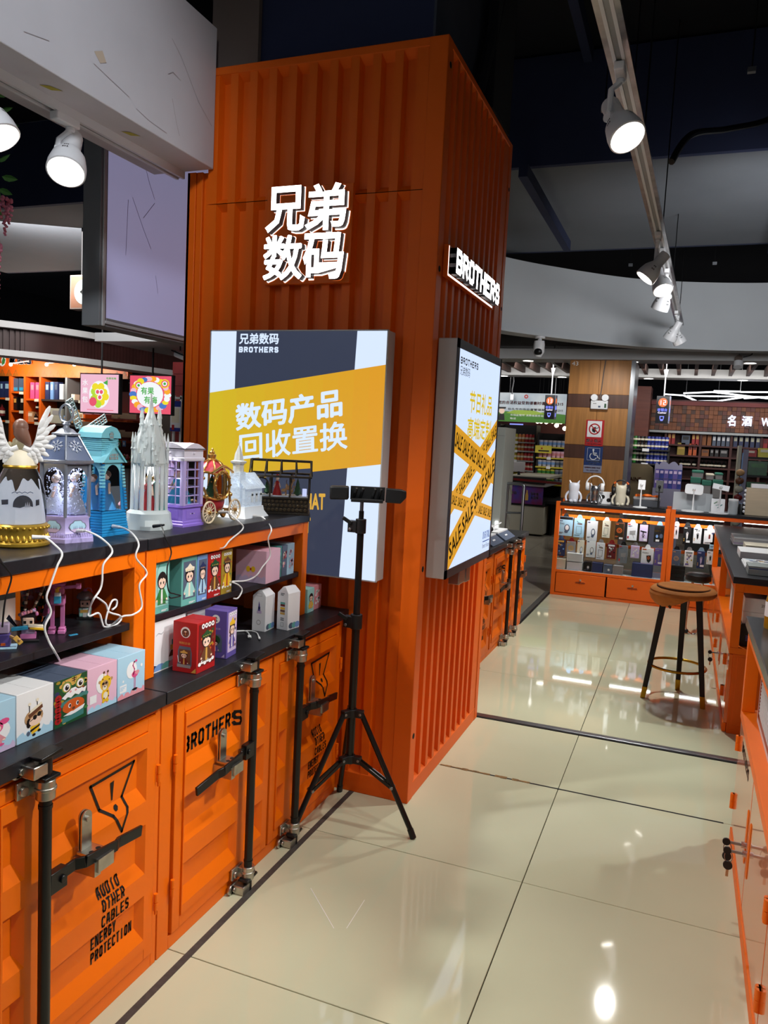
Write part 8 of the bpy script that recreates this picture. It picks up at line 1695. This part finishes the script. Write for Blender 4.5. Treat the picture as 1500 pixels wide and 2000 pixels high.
for k, px in enumerate((1262, 1270, 1279, 1287, 1294)): stock('wine_bottle', 'bottle_dark', at(px, 860, Y=YW).x, YW+.12, zW[0]+.001, 'dark wine bottle, %s on the top shelf behind the beer rack' % ORD[k], 'wine bottles behind the beer rack', .035, .3, 'bottle')
mat('kraft', (96, 84, 62), .85, noise=.12, nscale=4); o0, o1 = at(1212, 960, Y=13.3), at(1276, 908, Y=13.3)
t = thing('large_sack', 'large olive brown covered sack with faded red lettering', 'sack', ((o0.x+o1.x)/2, 13.5, 0)); w_ = (o1.x-o0.x)/2; H = o1.z; random.seed(5); b = MB(); b.loft([[(w_*k*sx*(1+.04*random.random()), .2*sy, z) for sx, sy in ((-1, -1), (-.3, -1.08), (.3, -1.1), (1, -1), (1, 1), (0, 1.1), (-1, 1))] for k, z in ((1, 0), (1.02, H*.5), (1.0, H*.86), (.92, H*.96), (.6, H))], 'kraft'); b.build('cover', t, sharp=.5)
F = plane((-w_*.7, -.235, H*.78), (1, 0, 0), (0, 0, 1)); b = MB(); b.tris(fit('HAINE', 0, 0, w_*1.0, .07, .02), 'red_dark', F); b.build('faded_print', t, 0)
mat('cloud_lilac', (140, 138, 162), .6); o0, o1 = at(1274, 962, Y=13.0), at(1334, 900, Y=13.0)
t = thing('promo_stand', 'cloud topped promotion stand stacked with blue packs', 'display', (o0.x, 13.0, 0)); w_ = o1.x-o0.x; H = o1.z; pts = [(0, H-.45), (w_, H-.45), (w_, H-.1)]+[(w_*(.5+.5*math.cos(PI*k/24)), H-.12+.05*abs(math.sin(PI*k/6))+.05*math.sin(PI*k/24)) for k in range(25)]+[(0, H-.1)]; b = MB(); b.prism(pts, 'cloud_lilac', lambda u, v: (u, .2, v), lambda u, v: (u, .22, v)); b.box(0, 0, 0, w_, .22, H-.45, 'cloud_lilac'); b.build('stand_body', t, 0)
for r_ in range(2):
    for i in range(6):
        for j in range(2): z = H-.45+.0+(.15*(1-r_))+.0; stock('blue_pack', 'beer_blue' if (i+j) % 2 else 'purple', o0.x+.05+i*(w_-.08)/5, 13.06-.0*j, H-.45+.155*r_+.001, '%s pack of the %s row on the cloud topped stand' % (ORD[i], ('lower', 'upper')[r_]), 'packs on the cloud topped stand', .032, .145, 'pack', 'lilac') if j == 0 else None
mat('net_teal', (60, 130, 110), .6); o0, o1 = at(1344, 985, Y=12.6), at(1416, 916, Y=12.6); w_ = o1.x-o0.x
t = thing('wire_basket', 'stack of grey goods bundled in green wrappers in a wire basket', 'basket', (o0.x, 12.6, 0)); H = o1.z; b = MB(); b.box(0, 0, 0, w_, .5, H-.45, 'shelf_dark'); b.build('trolley', t)
for k, (u0, u1, zz, hh) in enumerate(((0, .34, .0, .3), (.34, .66, .0, .26), (.66, 1, .0, .28), (.02, .4, .28, .12), (.45, .72, .27, .09), (.72, .98, .28, .10))): b = MB(); b.box(w_*u0+.01, .02, H-.45+zz, w_*u1-.01, .42, H-.45+zz+hh, 'carton_grey'); b.box(w_*u0+.005, .015, H-.45+zz+hh*.7, w_*u1-.005, .425, H-.45+zz+hh+.005, 'net_teal' if k != 4 else 'cream'); b.build('bundle', t, bevel=.012)
o0, o1 = at(1432, 1000, Y=12.2), at(1463, 878, Y=12.2); w_ = o1.x-o0.x
t = thing('beer_gondola', 'beer shelf with grey end panel and stacked green crates', 'shelf', (o0.x, 12.2, 0)); H = o1.z; MB().box(w_*.45, 0, 0, w_, .04, H, 'cloud_lilac').build('end_panel', t); MB().box(w_*.38, -.002, .4, w_*.5, .01, H-.05, 'blue').build('blue_edge', t); MB().box(0, .03, 0, w_*.3, .4, H+.05, 'till_white_panel').build('side_rack', t)
for k, z in enumerate((.62, .94, 1.24, 1.5)): MB().box(w_, .05, z-.03, w_+.9, .5, z, 'shelf_dark').build('shelf_board', t); 
for k, z in enumerate((.62, .94, 1.24)):
    for i in range(3): stock('beer_crate', 'crate_green', o0.x+w_+.14+.27*i, 12.34, z+.001, '%s green beer crate on the %s shelf of the grey panelled beer shelf' % (('first', 'second', 'third')[i], ('lowest', 'middle', 'upper')[k]), 'green beer crates', .125, .2, 'crate', 'beer_green')
for i, (m, nm) in enumerate((('red', 'red'), ('cup_yellow', 'yellow'), ('beer_green', 'green'))): stock('beer_box', m, o0.x+w_+.02+.2*i, 12.34, 1.501, '%s pack on top of the grey panelled beer shelf' % nm, 'packs on top of the beer shelf', .09, .1+.03*i, 'pack', 'cream')
random.seed(2)
for k in range(7): t = tag(MB().ball((0, 0, 0), (.06, .04, .05), ['till_white_panel', 'brown', 'tan', 'red_dark'][k % 4], 9, 6).build('snack_bag', loc=(o0.x+w_*.33, 12.18, .55+.12*k)), 'crumpled snack bag %s on the clip strip of the beer shelf' % ('lowest', 'second from below', 'third from below', 'in the middle', 'third from above', 'second from above', 'topmost')[k], 'snack bag', 'snack bags on the clip strip')
# zigzag light line
E1('line_white', (244, 248, 255), 3.0)
t = thing('zigzag_pendant', 'white zigzag led pendant glowing over the liquor department', 'lamp', (0, 0, 2.52)); G = lambda x, y: at(1200+x/5, 680+y/5, Z=2.52)-Vector((0, 0, 2.52))
for P_ in ([(495, 450), (680, 462)], [(680, 462), (800, 516), (1010, 516), (1270, 478)], [(680, 440), (960, 428), (1230, 424), (970, 418)], [(710, 466), (1270, 474), (1500, 478)], [(960, 428), (1500, 492)], [(1010, 522), (1500, 540)], [(1230, 428), (1600, 430)], [(1270, 490), (1600, 470)]):
    b = MB()
    for p, q in zip(P_, P_[1:]): b.bar(G(*p), G(*q), .028, .022, 'line_white')
    b.build('light_line', t, 0)
for x, y in ((700, 440), (1230, 425), (1010, 516)): p = G(x, y); b = MB(); b.cyl(p, p+Vector((0, 0, .9)), .004, 'steel', n=6); b.build('wire', t)
# ================================================================== the shops behind the counter
t = thing('hanging_signboard', 'blank pale violet signboard in a grey frame below the bulkhead', 'signboard', (-2.6, 2.82, 1.94)); mat('board_violet_glow', (176, 174, 214), .6, emit=.36); mat('alu', (136, 138, 140), .4, .2)  # weak emission on the unlit panel stands in for light falling on it
MB().box(.012, .04, .04, .09, 1.6, 1.05, 'board_violet_glow').build('panel', t, 0)
b = MB(); b.box(0, 0, 0, .10, .045, 1.05, 'alu'); b.box(0, .045, 0, .10, 1.6, .04, 'alu'); b.box(.10, .012, .0, .108, .03, 1.05, 'light_grey'); b.box(.10, .03, .012, .108, 1.6, .026, 'light_grey'); b.build('frame', t, bevel=.003)
MB().box(.04, .5, 1.05, .06, .55, 2.36, 'black_paint').build('bracket', t, 0)
F = plane((.0905, 0, 0), (0, 1, 0), (0, 0, 1)); b = MB(); mat('scuff', (168, 166, 206), .7)
for P_ in ([(.22, .62), (.30, .5), (.36, .42)], [(.28, .84), (.34, .72), (.38, .66)], [(.30, .55), (.38, .64)], [(.18, .35), (.19, .6)], [(.4, .3), (.42, .22)]): b.line(P_, .003, 'scuff', F)
b.build('scuff_mark', t, 0)
# curved soffit with dark slats
S1p = [(-9.6, 5.2), (-8.1, 7.35), (-7.75, 8.0), (-7.55, 8.9), (-7.42, 9.9), (-7.35, 10.35)]; P = spline([(x, y, 0) for x, y in S1p], 6); mat('slat_red', (52, 26, 24), .5, noise=.2, nscale=4); n = len(P)
def band(z0, z1, d0, d1, m, nm):
    V = []; Q = []
    for i, p in enumerate(P):
        d = (P[min(i+1, n-1)]-P[max(i-1, 0)]).normalized(); o_ = Vector((d.y, -d.x, 0))
        for off, z in ((d0, z0), (d0, z1), (d1, z1), (d1, z0)): V.append((p.x+o_.x*off, p.y+o_.y*off, z))
    for i in range(n-1):
        for k in range(4): Q.append((i*4+k, (i+1)*4+k, (i+1)*4+(k+1) % 4, i*4+(k+1) % 4))
    return struct(MB().add(V, Q, m).build(nm, 0))
band(2.63, 2.71, .12, -.3, 'light_grey', 'trim_8'); band(2.285, 2.36, .12, -.3, 'light_grey', 'trim_9'); wf = band(2.36, 2.63, -.02, -.2, 'slat_red', 'wall_slats')
PP = spline([(x, y, 0) for x, y in S1p], 18)
for i in range(18, len(PP)-1):
    p = PP[i]; d = (PP[i+1]-p).normalized(); o_ = Vector((d.y, -d.x, 0)); MB().bar((p.x+o_.x*0, p.y, 2.36), (p.x, p.y, 2.63), .045, .03, 'slat_red', up=o_).build('slat', wf, 0)
struct(MB().box(-6.62, 7.4, 2.47, -3.2, 9.6, 2.57, 'alu').build('ceiling_slab', 0))
# gift shop wall
YG2 = 10.0; mat('shop_orange', (226, 96, 16), .5); mat('shop_dark', (58, 46, 42), .6)
r = thing('gift_shop_wall', 'orange headed gift shop shelving behind the glass dome', 'shelf', (-11.6, YG2, 0)); zH0 = 2.225
MB().box(0, 0, zH0, 3.32, .1, 2.75, 'shop_orange').build('header_board', r, 0); MB().box(0, .35, 0, 4.0, .4, zH0, 'shop_dark').build('back_panel', r, 0)
F = plane((0, -.002, zH0), (1, 0, 0), (0, 0, 1)); mat('motif', (170, 96, 30), .5); m_ = MB()
for i in range(22):
    x = .1+.15*i; m_.flat([(x-.07, 0), (x+.07, 0), (x+.06, .04), (x+.035, .05), (x+.03, .08), (x, .12), (x-.03, .08), (x-.035, .05), (x-.06, .04)], 'motif', F); m_.line([(x-.02, .07), (x+.02, .07)], .008, 'shop_orange', lift(F, .001)); m_.line([(x, .07), (x, .03)], .008, 'shop_orange', lift(F, .001))
o = m_.build('triangle_motif', r, 0); o['kind'] = 'stuff'
sgn = thing('shop_sign', 'dark blue and white shop name letters with a round leaf emblem', 'sign', (0, YG2-.03, 0)); a, c = at(19, 711, Y=YG2), at(64, 693, Y=YG2); F = plane((a.x, 0, a.z), (1, 0, 0), (0, 0, 1))
for i, ch_ in enumerate('蒙达旭'): b = MB(); w_ = (c.x-a.x)/3; b.tris(fit(ch_, w_*i+.01, -.01, w_*.95, c.z-a.z+.03, .07), 'white', F); b.tris(fit(ch_, w_*i+.02, 0, w_*.85, c.z-a.z+.01, .02), 'navy_ink', lift(F, .004)); b.build('letter', sgn, 0)
e = at(7, 703, Y=YG2); F = plane((e.x, 0, e.z), (1, 0, 0), (0, 0, 1)); b = MB(); b.disc((0, 0), .085, 'white', F, 20, .11); b.flat([(-.07, 0), (-.05, .07), (0, .095), (.03, .09), (-.02, .0), (.0, -.06), (-.04, -.06)], 'orange_ink', lift(F, .002)); b.flat([(0, -.09), (.06, -.06), (.075, 0), (.03, .05), (.0, -.02)], 'green', lift(F, .002)); b.build('emblem', sgn, 0)
for k, px in enumerate((21, 91, 145)): o = at(px, 712, Y=9.6); t = thing('shop_spot', 'bright round spot bulb %s in front of the orange shop header' % ('under the emblem', 'in the middle', 'nearest the column')[k], 'bulb', o, group='spot bulbs of the gift shop'); MB().ball((0, 0, 0), .028, 'shop_bulb', 12, 8).build('bulb', t); b = MB(); b.cyl((0, .01, .02), (0, .38, .10), .012, 'white_plastic'); b.build('arm', t); l = bpy.data.lights.new('bulb_light', 'POINT'); l.energy = 22; l.shadow_soft_size = .05; l.color = (1, .93, .82); lo = bpy.data.objects.new('bulb_light', l); COL.objects.link(lo); lo.parent = t; lo.location = (0, -.05, -.05)
def xz(px, py): o = at(px, py, Y=YG2); return o.x+11.6, o.z
for px in (20, 49, 79, 130, 166, 205): x = xz(px, 760)[0]; MB().box(x-.02, -.01, 0, x+.02, .35, zH0, 'shop_orange' if px != 130 else 'alu').build('upright', r, 0)
for p0, p1, py in ((0, 22, 778), (22, 49, 766), (49, 79, 780), (22, 49, 803), (49, 79, 825), (0, 22, 822), (79, 166, 781), (79, 166, 828), (166, 210, 825), (166, 210, 856), (0, 79, 868)): x0, z = xz(p0, py); x1 = xz(p1, py)[0]; s_ = MB().box(x0, 0, z-.015, x1, .35, z+.015, 'shop_orange' if py < 860 and p0 < 79 else 'shop_dark').build('shelf_board', r, 0); MB().box(x1-.12, -.012, z-.03, x1-.03, -.005, z+.015, 'cream').build('price_tag', s_)
def shopbox(px0, px1, py0, py1, m, label, top='cream', u=(.2, .55, .8, .85)):
    a, c = at(px0, py1, Y=YG2+.05), at(px1, py0, Y=YG2+.05); k = thing('gift_box', label, 'box', (a.x, YG2+.05, a.z), group='gift boxes in the orange shop'); w_, h = c.x-a.x-.01, c.z-a.z; MB().box(0, 0, 0, w_, .12, h, m).build('carton', k); MB().box(w_*u[0], -.002, h*u[1], w_*u[2], 0, h*u[3], top).build('label_panel', k)
for q in ((0, 7, 745, 776, 'navy_ink', 'dark blue box at the photo edge of the gift shop', 'sky'), (8, 20, 745, 776, 'navy_ink', 'dark blue box with pale print in the gift shop', 'sky'), (26, 36, 739, 764, 'slate', 'slate box with pale base first in its niche', 'cyan', (.1, .05, .9, .3)), (37, 47, 739, 764, 'slate', 'slate box with pale base second in its niche', 'cyan', (.1, .05, .9, .3)), (59, 68, 747, 779, 'pink_hot', 'rose box first of two in the gift shop', 'rose'), (69, 78, 747, 779, 'pink_hot', 'rose box second of two in the gift shop', 'rose'), (88, 97, 746, 780, 'navy_ink', 'navy box with white streaks behind the windmill', 'sky'), (98, 105, 746, 780, 'blue', 'pale blue box behind the windmill', 'white'), (106, 114, 746, 780, 'navy_ink', 'navy box second behind the windmill', 'slate'), (116, 124, 750, 780, 'paper', 'white box beside the navy boxes', 'cream'), (139, 147, 770, 781, 'cream', 'cream box below the grey frame', 'paper'), (26, 34, 775, 800, 'black_ink', 'black box with gold mark behind the angel', 'gold_ink'), (39, 48, 775, 800, 'black_ink', 'black box with pale mark behind the angel', 'cream'), (52, 66, 804, 824, 'tan', 'tan box behind the angel wings', 'cream'), (98, 121, 798, 826, 'till_white_panel', 'wide cream box behind the ring handle', 'carton_grey'), (124, 132, 812, 826, 'blue', 'small blue box with ring print', 'gold_ink'), (139, 152, 800, 826, 'tan', 'kraft box behind the windmill sail', 'cream'), (153, 164, 806, 826, 'cream', 'cream tube box behind the windmill sail', 'tan')): shopbox(*q)
for k, (px, py) in enumerate(((4, 812), (4, 862), (70, 822), (74, 800))): o = at(px, py, Y=YG2+.1); stock('wine_bottle', 'red_dark' if k < 2 else 'bottle_dark', o.x, YG2+.1, o.z, ('red bottle on the upper gift shop niche', 'red bottle on the lower gift shop niche', 'dark bottle beside the tan box', 'dark bottle above the tan box')[k], 'bottles in the gift shop', .05, .2, 'bottle')
# slanted tea cartons, qr-free card holders and preserves below the screens
mat('kraft_box', (150, 124, 100), .6)
for k in range(11):
    px, py = ((180, 806), (197, 806), (213, 806), (236, 814), (248, 814), (172, 830), (186, 844), (200, 846), (236, 850), (248, 850), (226, 846))[k]; o = at(px, py, Y=9.2); t = thing('slanted_carton', ('pink', 'pink', 'pink', 'kraft', 'kraft', 'kraft', 'kraft', 'kraft', 'kraft', 'kraft', 'kraft')[k]+' slanted carton, %s on the sloping rack' % ('first', 'second', 'third', 'fourth', 'fifth', 'sixth', 'seventh', 'eighth', 'ninth', 'tenth', 'eleventh')[k], 'box', (o.x, 9.2, o.z), -.5, 'slanted cartons on the sloping rack'); MB().box(-.05, -.12, -.03, .05, .12, .05, 'rose' if k < 3 else 'kraft_box').build('carton', t); MB().box(-.04, -.1201, -.01, .04, -.12, .03, 'tan').build('label_panel', t)
r = thing('sloping_rack', 'dark red rack below the advert screens', 'rack', (at(168, 800, Y=9.3).x, 9.3, 0)); w_ = at(262, 800, Y=9.3).x-at(168, 800, Y=9.3).x; 
for py in (818, 858, 900): z = at(215, py, Y=9.3).z; MB().box(0, -.15, z-.04, w_, .3, z-.01, 'orange_dark').build('rack_board', r)
MB().box(0, .3, 0, w_, .34, 2.0, 'deep_red').build('back_panel', r); MB().box(0, -.1, 0, w_, .3, at(215, 912, Y=9.3).z, 'carton_grey').build('cabinet', r)
for k, (px, m) in enumerate(((229, 'green'), (239, 'blue'))): o = at(px, 872, Y=9.138); t = tag(MB().box(0, 0, 0, .055, .01, .085, m).box(.012, -.002, .02, .043, 0, .06, 'white').build('card_holder', loc=(o.x, 9.138, o.z)), ('green', 'blue')[k]+' payment card holder on the rack below the screens', 'card', 'card holders below the screens')
random.seed(6); t = thing('preserve_tray', 'tray heaped with red and green preserved fruit', 'tray', at(245, 902, Y=9.12)); MB().box(-.14, -.1, -.03, .14, .1, 0, 'glass_thin').build('tray', t); b = MB()
for k in range(60): b.ball((random.uniform(-.13, .13), random.uniform(-.09, .09), random.uniform(0, .10)), .018, random.choice(['red', 'orange_ink', 'green', 'rose']), 6, 4)
o = b.build('preserves', t); o['kind'] = 'stuff'
# advert screens
E1('tv_pink', (240, 186, 208), 1.0); E1('tv_yellow', (240, 220, 40), 1.0); E1('tv_lime', (180, 220, 60), 1.0); E1('tv_white', (244, 248, 250), 1.0); E1('tv_rose', (232, 84, 110), 1.0); E1('tv_green', (70, 170, 70), 1.0); E1('tv_blue', (70, 120, 200), 1.0); E1('tv_orange', (250, 170, 40), 1.0)
def tv(px0, py0, px1, py1, label, draw):
    a, c = at(px0, py1, Y=8), at(px1, py0, Y=8); r = thing('advert_screen', label, 'screen', (a.x, 8, a.z)); w_, h = c.x-a.x, c.z-a.z; MB().box(-.015, 0, -.015, w_+.015, .06, h+.015, 'black_plastic').build('case', r, bevel=.004); b = MB(); b.cyl((w_/2, .04, h), (w_/2, .04, 4.3-a.z), .012, 'black_plastic', n=8); b.build('hanger', r)
    F = plane((0, -.001, 0), (1, 0, 0), (0, 0, 1)); b = MB(); draw(b, lambda u, v: (u*w_, v*h), F, w_, h); b.build('lit_picture', r, 0)
def d_fruit(b, S, F, w, h):
    b.flat([S(0, 0), S(1, 0), S(1, 1), S(0, 1)], 'tv_pink', F); oval(b, S, F, .50, .47, .27, .36, 'tv_white', .001, 24); random.seed(3)
    for k in range(16): a_ = k*2.4; oval(b, S, F, .50+.16*math.cos(a_)*(k/16)**.5*1.2, .47+.22*math.sin(a_)*(k/16)**.5*1.2, .09, .10, 'tv_yellow' if k % 3 else 'tv_lime', .0012+.0001*k, 10)
    oval(b, S, F, .34, .28, .10, .12, 'tv_rose', .004, 12)
    for u, v in ((.46, .54), (.56, .54), (.52, .40)): oval(b, S, F, u, v, .07, .08, 'tv_white', .004, 10); oval(b, S, F, u, v, .045, .055, 'tv_rose', .0045, 8)
    b.flat([S(.60, .78), S(.72, .86), S(.72, .72)], 'tv_green', lift(F, .003)); b.tris(fit('有果有梅', *S(.68, .87), .26*w, .06*h, .02), 'tv_green', lift(F, .003))
    for i, ch_ in enumerate('水果包'): b.tris(fit(ch_, *S(.05, .70-.22*i), .15*w, .16*h, .01), 'tv_white', lift(F, .003))
    rect(b, S, F, .18, .06, .88, .075, 'tv_rose', .002)
def d_candy(b, S, F, w, h):
    b.flat([S(0, 0), S(1, 0), S(1, 1), S(0, 1)], 'tv_rose', F); random.seed(9)
    for k in range(26): a_ = k*2*PI/26; oval(b, S, F, .5+.42*math.cos(a_), .5+.42*math.sin(a_), .07+.04*random.random(), .06+.03*random.random(), ('tv_white', 'tv_orange', 'tv_pink', 'tv_blue', 'tv_yellow')[k % 5], .001+.0001*k, 10)
    for u, v in ((.22, .74), (.85, .80)):
        for q in range(4): oval(b, S, F, u, v, .11-.026*q, .12-.028*q, ('tv_yellow', 'tv_rose', 'tv_white', 'tv_green')[q], .005+.0003*q, 16)
    oval(b, S, F, .5, .5, .32, .34, 'tv_white', .007, 28); b.tris(fit('有果', *S(.28, .5), .32*w, .2*h, .02), 'tv_green', lift(F, .0075)); b.tris(fit('有梅', *S(.36, .26), .32*w, .2*h, .02), 'tv_green', lift(F, .0075))
tv(157, 732, 232, 804, 'advert screen with yellow fruit on pink', d_fruit); tv(253, 735, 335, 806, 'advert screen with sweets around a white plate', d_candy)
# direction sign
a, c = at(136, 604, Y=6.5), at(176, 536, Y=6.5); t = thing('direction_sign', 'brown lit hanging sign with a white oval and left arrow', 'sign', (a.x, 6.5, a.z)); w_, h = .62, c.z-a.z; mat('sign_brown', (104, 66, 44), .4, emit=.3); mat('oval_lit', (226, 244, 236), emit=1.2); MB().box(0, 0, 0, w_, .12, h, 'brown_duct').build('case', t, bevel=.004)
F = plane((0, -.001, 0), (1, 0, 0), (0, 0, 1)); b = MB(); b.flat([(.015, .015), (w_-.015, .015), (w_-.015, h-.015), (.015, h-.015)], 'sign_brown', F); L = lift(F, .002); r_ = h*.37; b.flat([(.06+r_+r_*math.cos(q) if math.cos(q) < 0 else w_-.06-r_+r_*math.cos(q), h/2+r_*math.sin(q)) for q in [2*PI*(k+.5)/28 for k in range(28)]], 'oval_lit', L); L = lift(F, .004); b.line([(.15, h/2), (.30, h/2)], .014, 'black_ink', L); b.line([(.15, h/2), (.20, h/2+.05)], .014, 'black_ink', L); b.line([(.15, h/2), (.20, h/2-.05)], .014, 'black_ink', L); b.build('lit_face', t, 0); b = MB(); b.cyl((.1, .06, h), (.1, .06, 4.3-a.z), .008, 'black_paint', n=6); b.cyl((.5, .06, h), (.5, .06, 4.3-a.z), .008, 'black_paint', n=6); b.build('hanger', t)
# red plank pier, white rack, framed certificates
pr = struct(MB().box(-7.2, 9.7, 0, -5.8, 9.9, 2.47, 'deep_red').build('wall_redplank', 0)); mat('red_plank', (130, 44, 44), .5, noise=.2, nscale=3)
for k in range(14): MB().box(-7.2, 9.68, .02+.175*k, -5.8, 9.7, .19+.175*k, 'red_plank').build('plank', pr, 0)
r = thing('white_rack', 'white open metal rack before the red plank wall', 'rack', (at(337, 800, Y=9.1).x, 9.1, 0))
for x in (0, .12, .28): MB().box(x, 0, 0, x+.03, .03, 1.95, 'white_paint').build('upright', r)
for z in (1.5, 1.72, 1.9): MB().box(0, 0, z, .4, .25, z+.03, 'white_paint').build('shelf_board', r)
for k, px in enumerate((332, 358)): a = at(px, 842, Y=9.05); t = thing('notice_board', ('framed certificate with blue header on the white rack', 'second framed certificate beside the column edge')[k], 'notice', (a.x, 9.05, a.z)); b = MB(); b.box(0, 0, 0, .17, .01, .42, 'paper'); b.box(0, -.002, .34, .17, 0, .42, 'beer_blue'); b.box(.02, -.002, .12, .15, 0, .32, 'cream'); b.box(.0, -.002, .0, .17, 0, .05, 'beer_blue'); b.box(.03, -.003, .02, .07, -.002, .09, 'red'); b.build('board', t, 0)
# silk wisteria hanging beside the near spotlight
t = thing('silk_wisteria', 'hanging silk wisteria with green leaves and pink blossoms', 'flowers', (0, 0, 0)); mat('leaf', (100, 165, 80), .5, noise=.2, nscale=30); mat('petal', (216, 128, 150), .6, noise=.15, nscale=60); YF_ = 2.35
P_ = spline([at(x, y, Y=YF_) for x, y in ((-8, 150), (-4, 220), (-10, 300), (-2, 370), (2, 400))], 6); MB().tube(P_, .003, 'leaf', 6).build('stem', t)
for px, py, an, s in ((10, 172, .6, 1), (4, 186, .1, 1), (8, 218, .25, 1), (16, 243, -.1, 1.1), (6, 316, .5, 1), (14, 346, -.15, 1.1), (8, 370, -.35, 1), (-2, 410, -.5, .7)):
    o = at(px-9, py, Y=YF_); u = Vector((.93*math.cos(an), .36*math.cos(an), math.sin(an))); v = Vector((-.93*math.sin(an), .2, math.cos(an))); L_ = .036*s; n_ = u.cross(v).normalized()*.006
    b = MB(); out = [o+u*L_*x+v*L_*y+n_*(1-abs(y)*2.5) for x, y in ((0, 0), (.3, .28), (.75, .34), (1.2, .2), (1.6, 0), (1.2, -.2), (.75, -.34), (.3, -.28))]; mid_ = [o+n_, o+u*L_*.75+n_*1.3, o+u*L_*1.6+n_*.4]; b.add(out+mid_, [(0, 1, 9), (1, 2, 9), (2, 3, 9), (3, 4, 9), (4, 5, 9), (5, 6, 9), (6, 7, 9), (7, 0, 9)], 'leaf'); b.build('leaf', t)
random.seed(4)
for x0, y0, y1 in ((10, 385, 462), (18, 388, 440), (2, 395, 430), (-6, 470, 640)):
    b = MB(); k_ = int((y1-y0)/3.2)
    for k in range(k_):
        f = k/k_; o = at(x0+random.uniform(-8, 8)*(1.1-f), y0+(y1-y0)*f, Y=YF_+random.uniform(-.02, .02)); q = random.random()*6; b.ball(o, (.009*(1.15-.6*f), .006, .007*(1.15-.6*f)), 'petal', 7, 5)
    b.build('blossom_cluster', t)
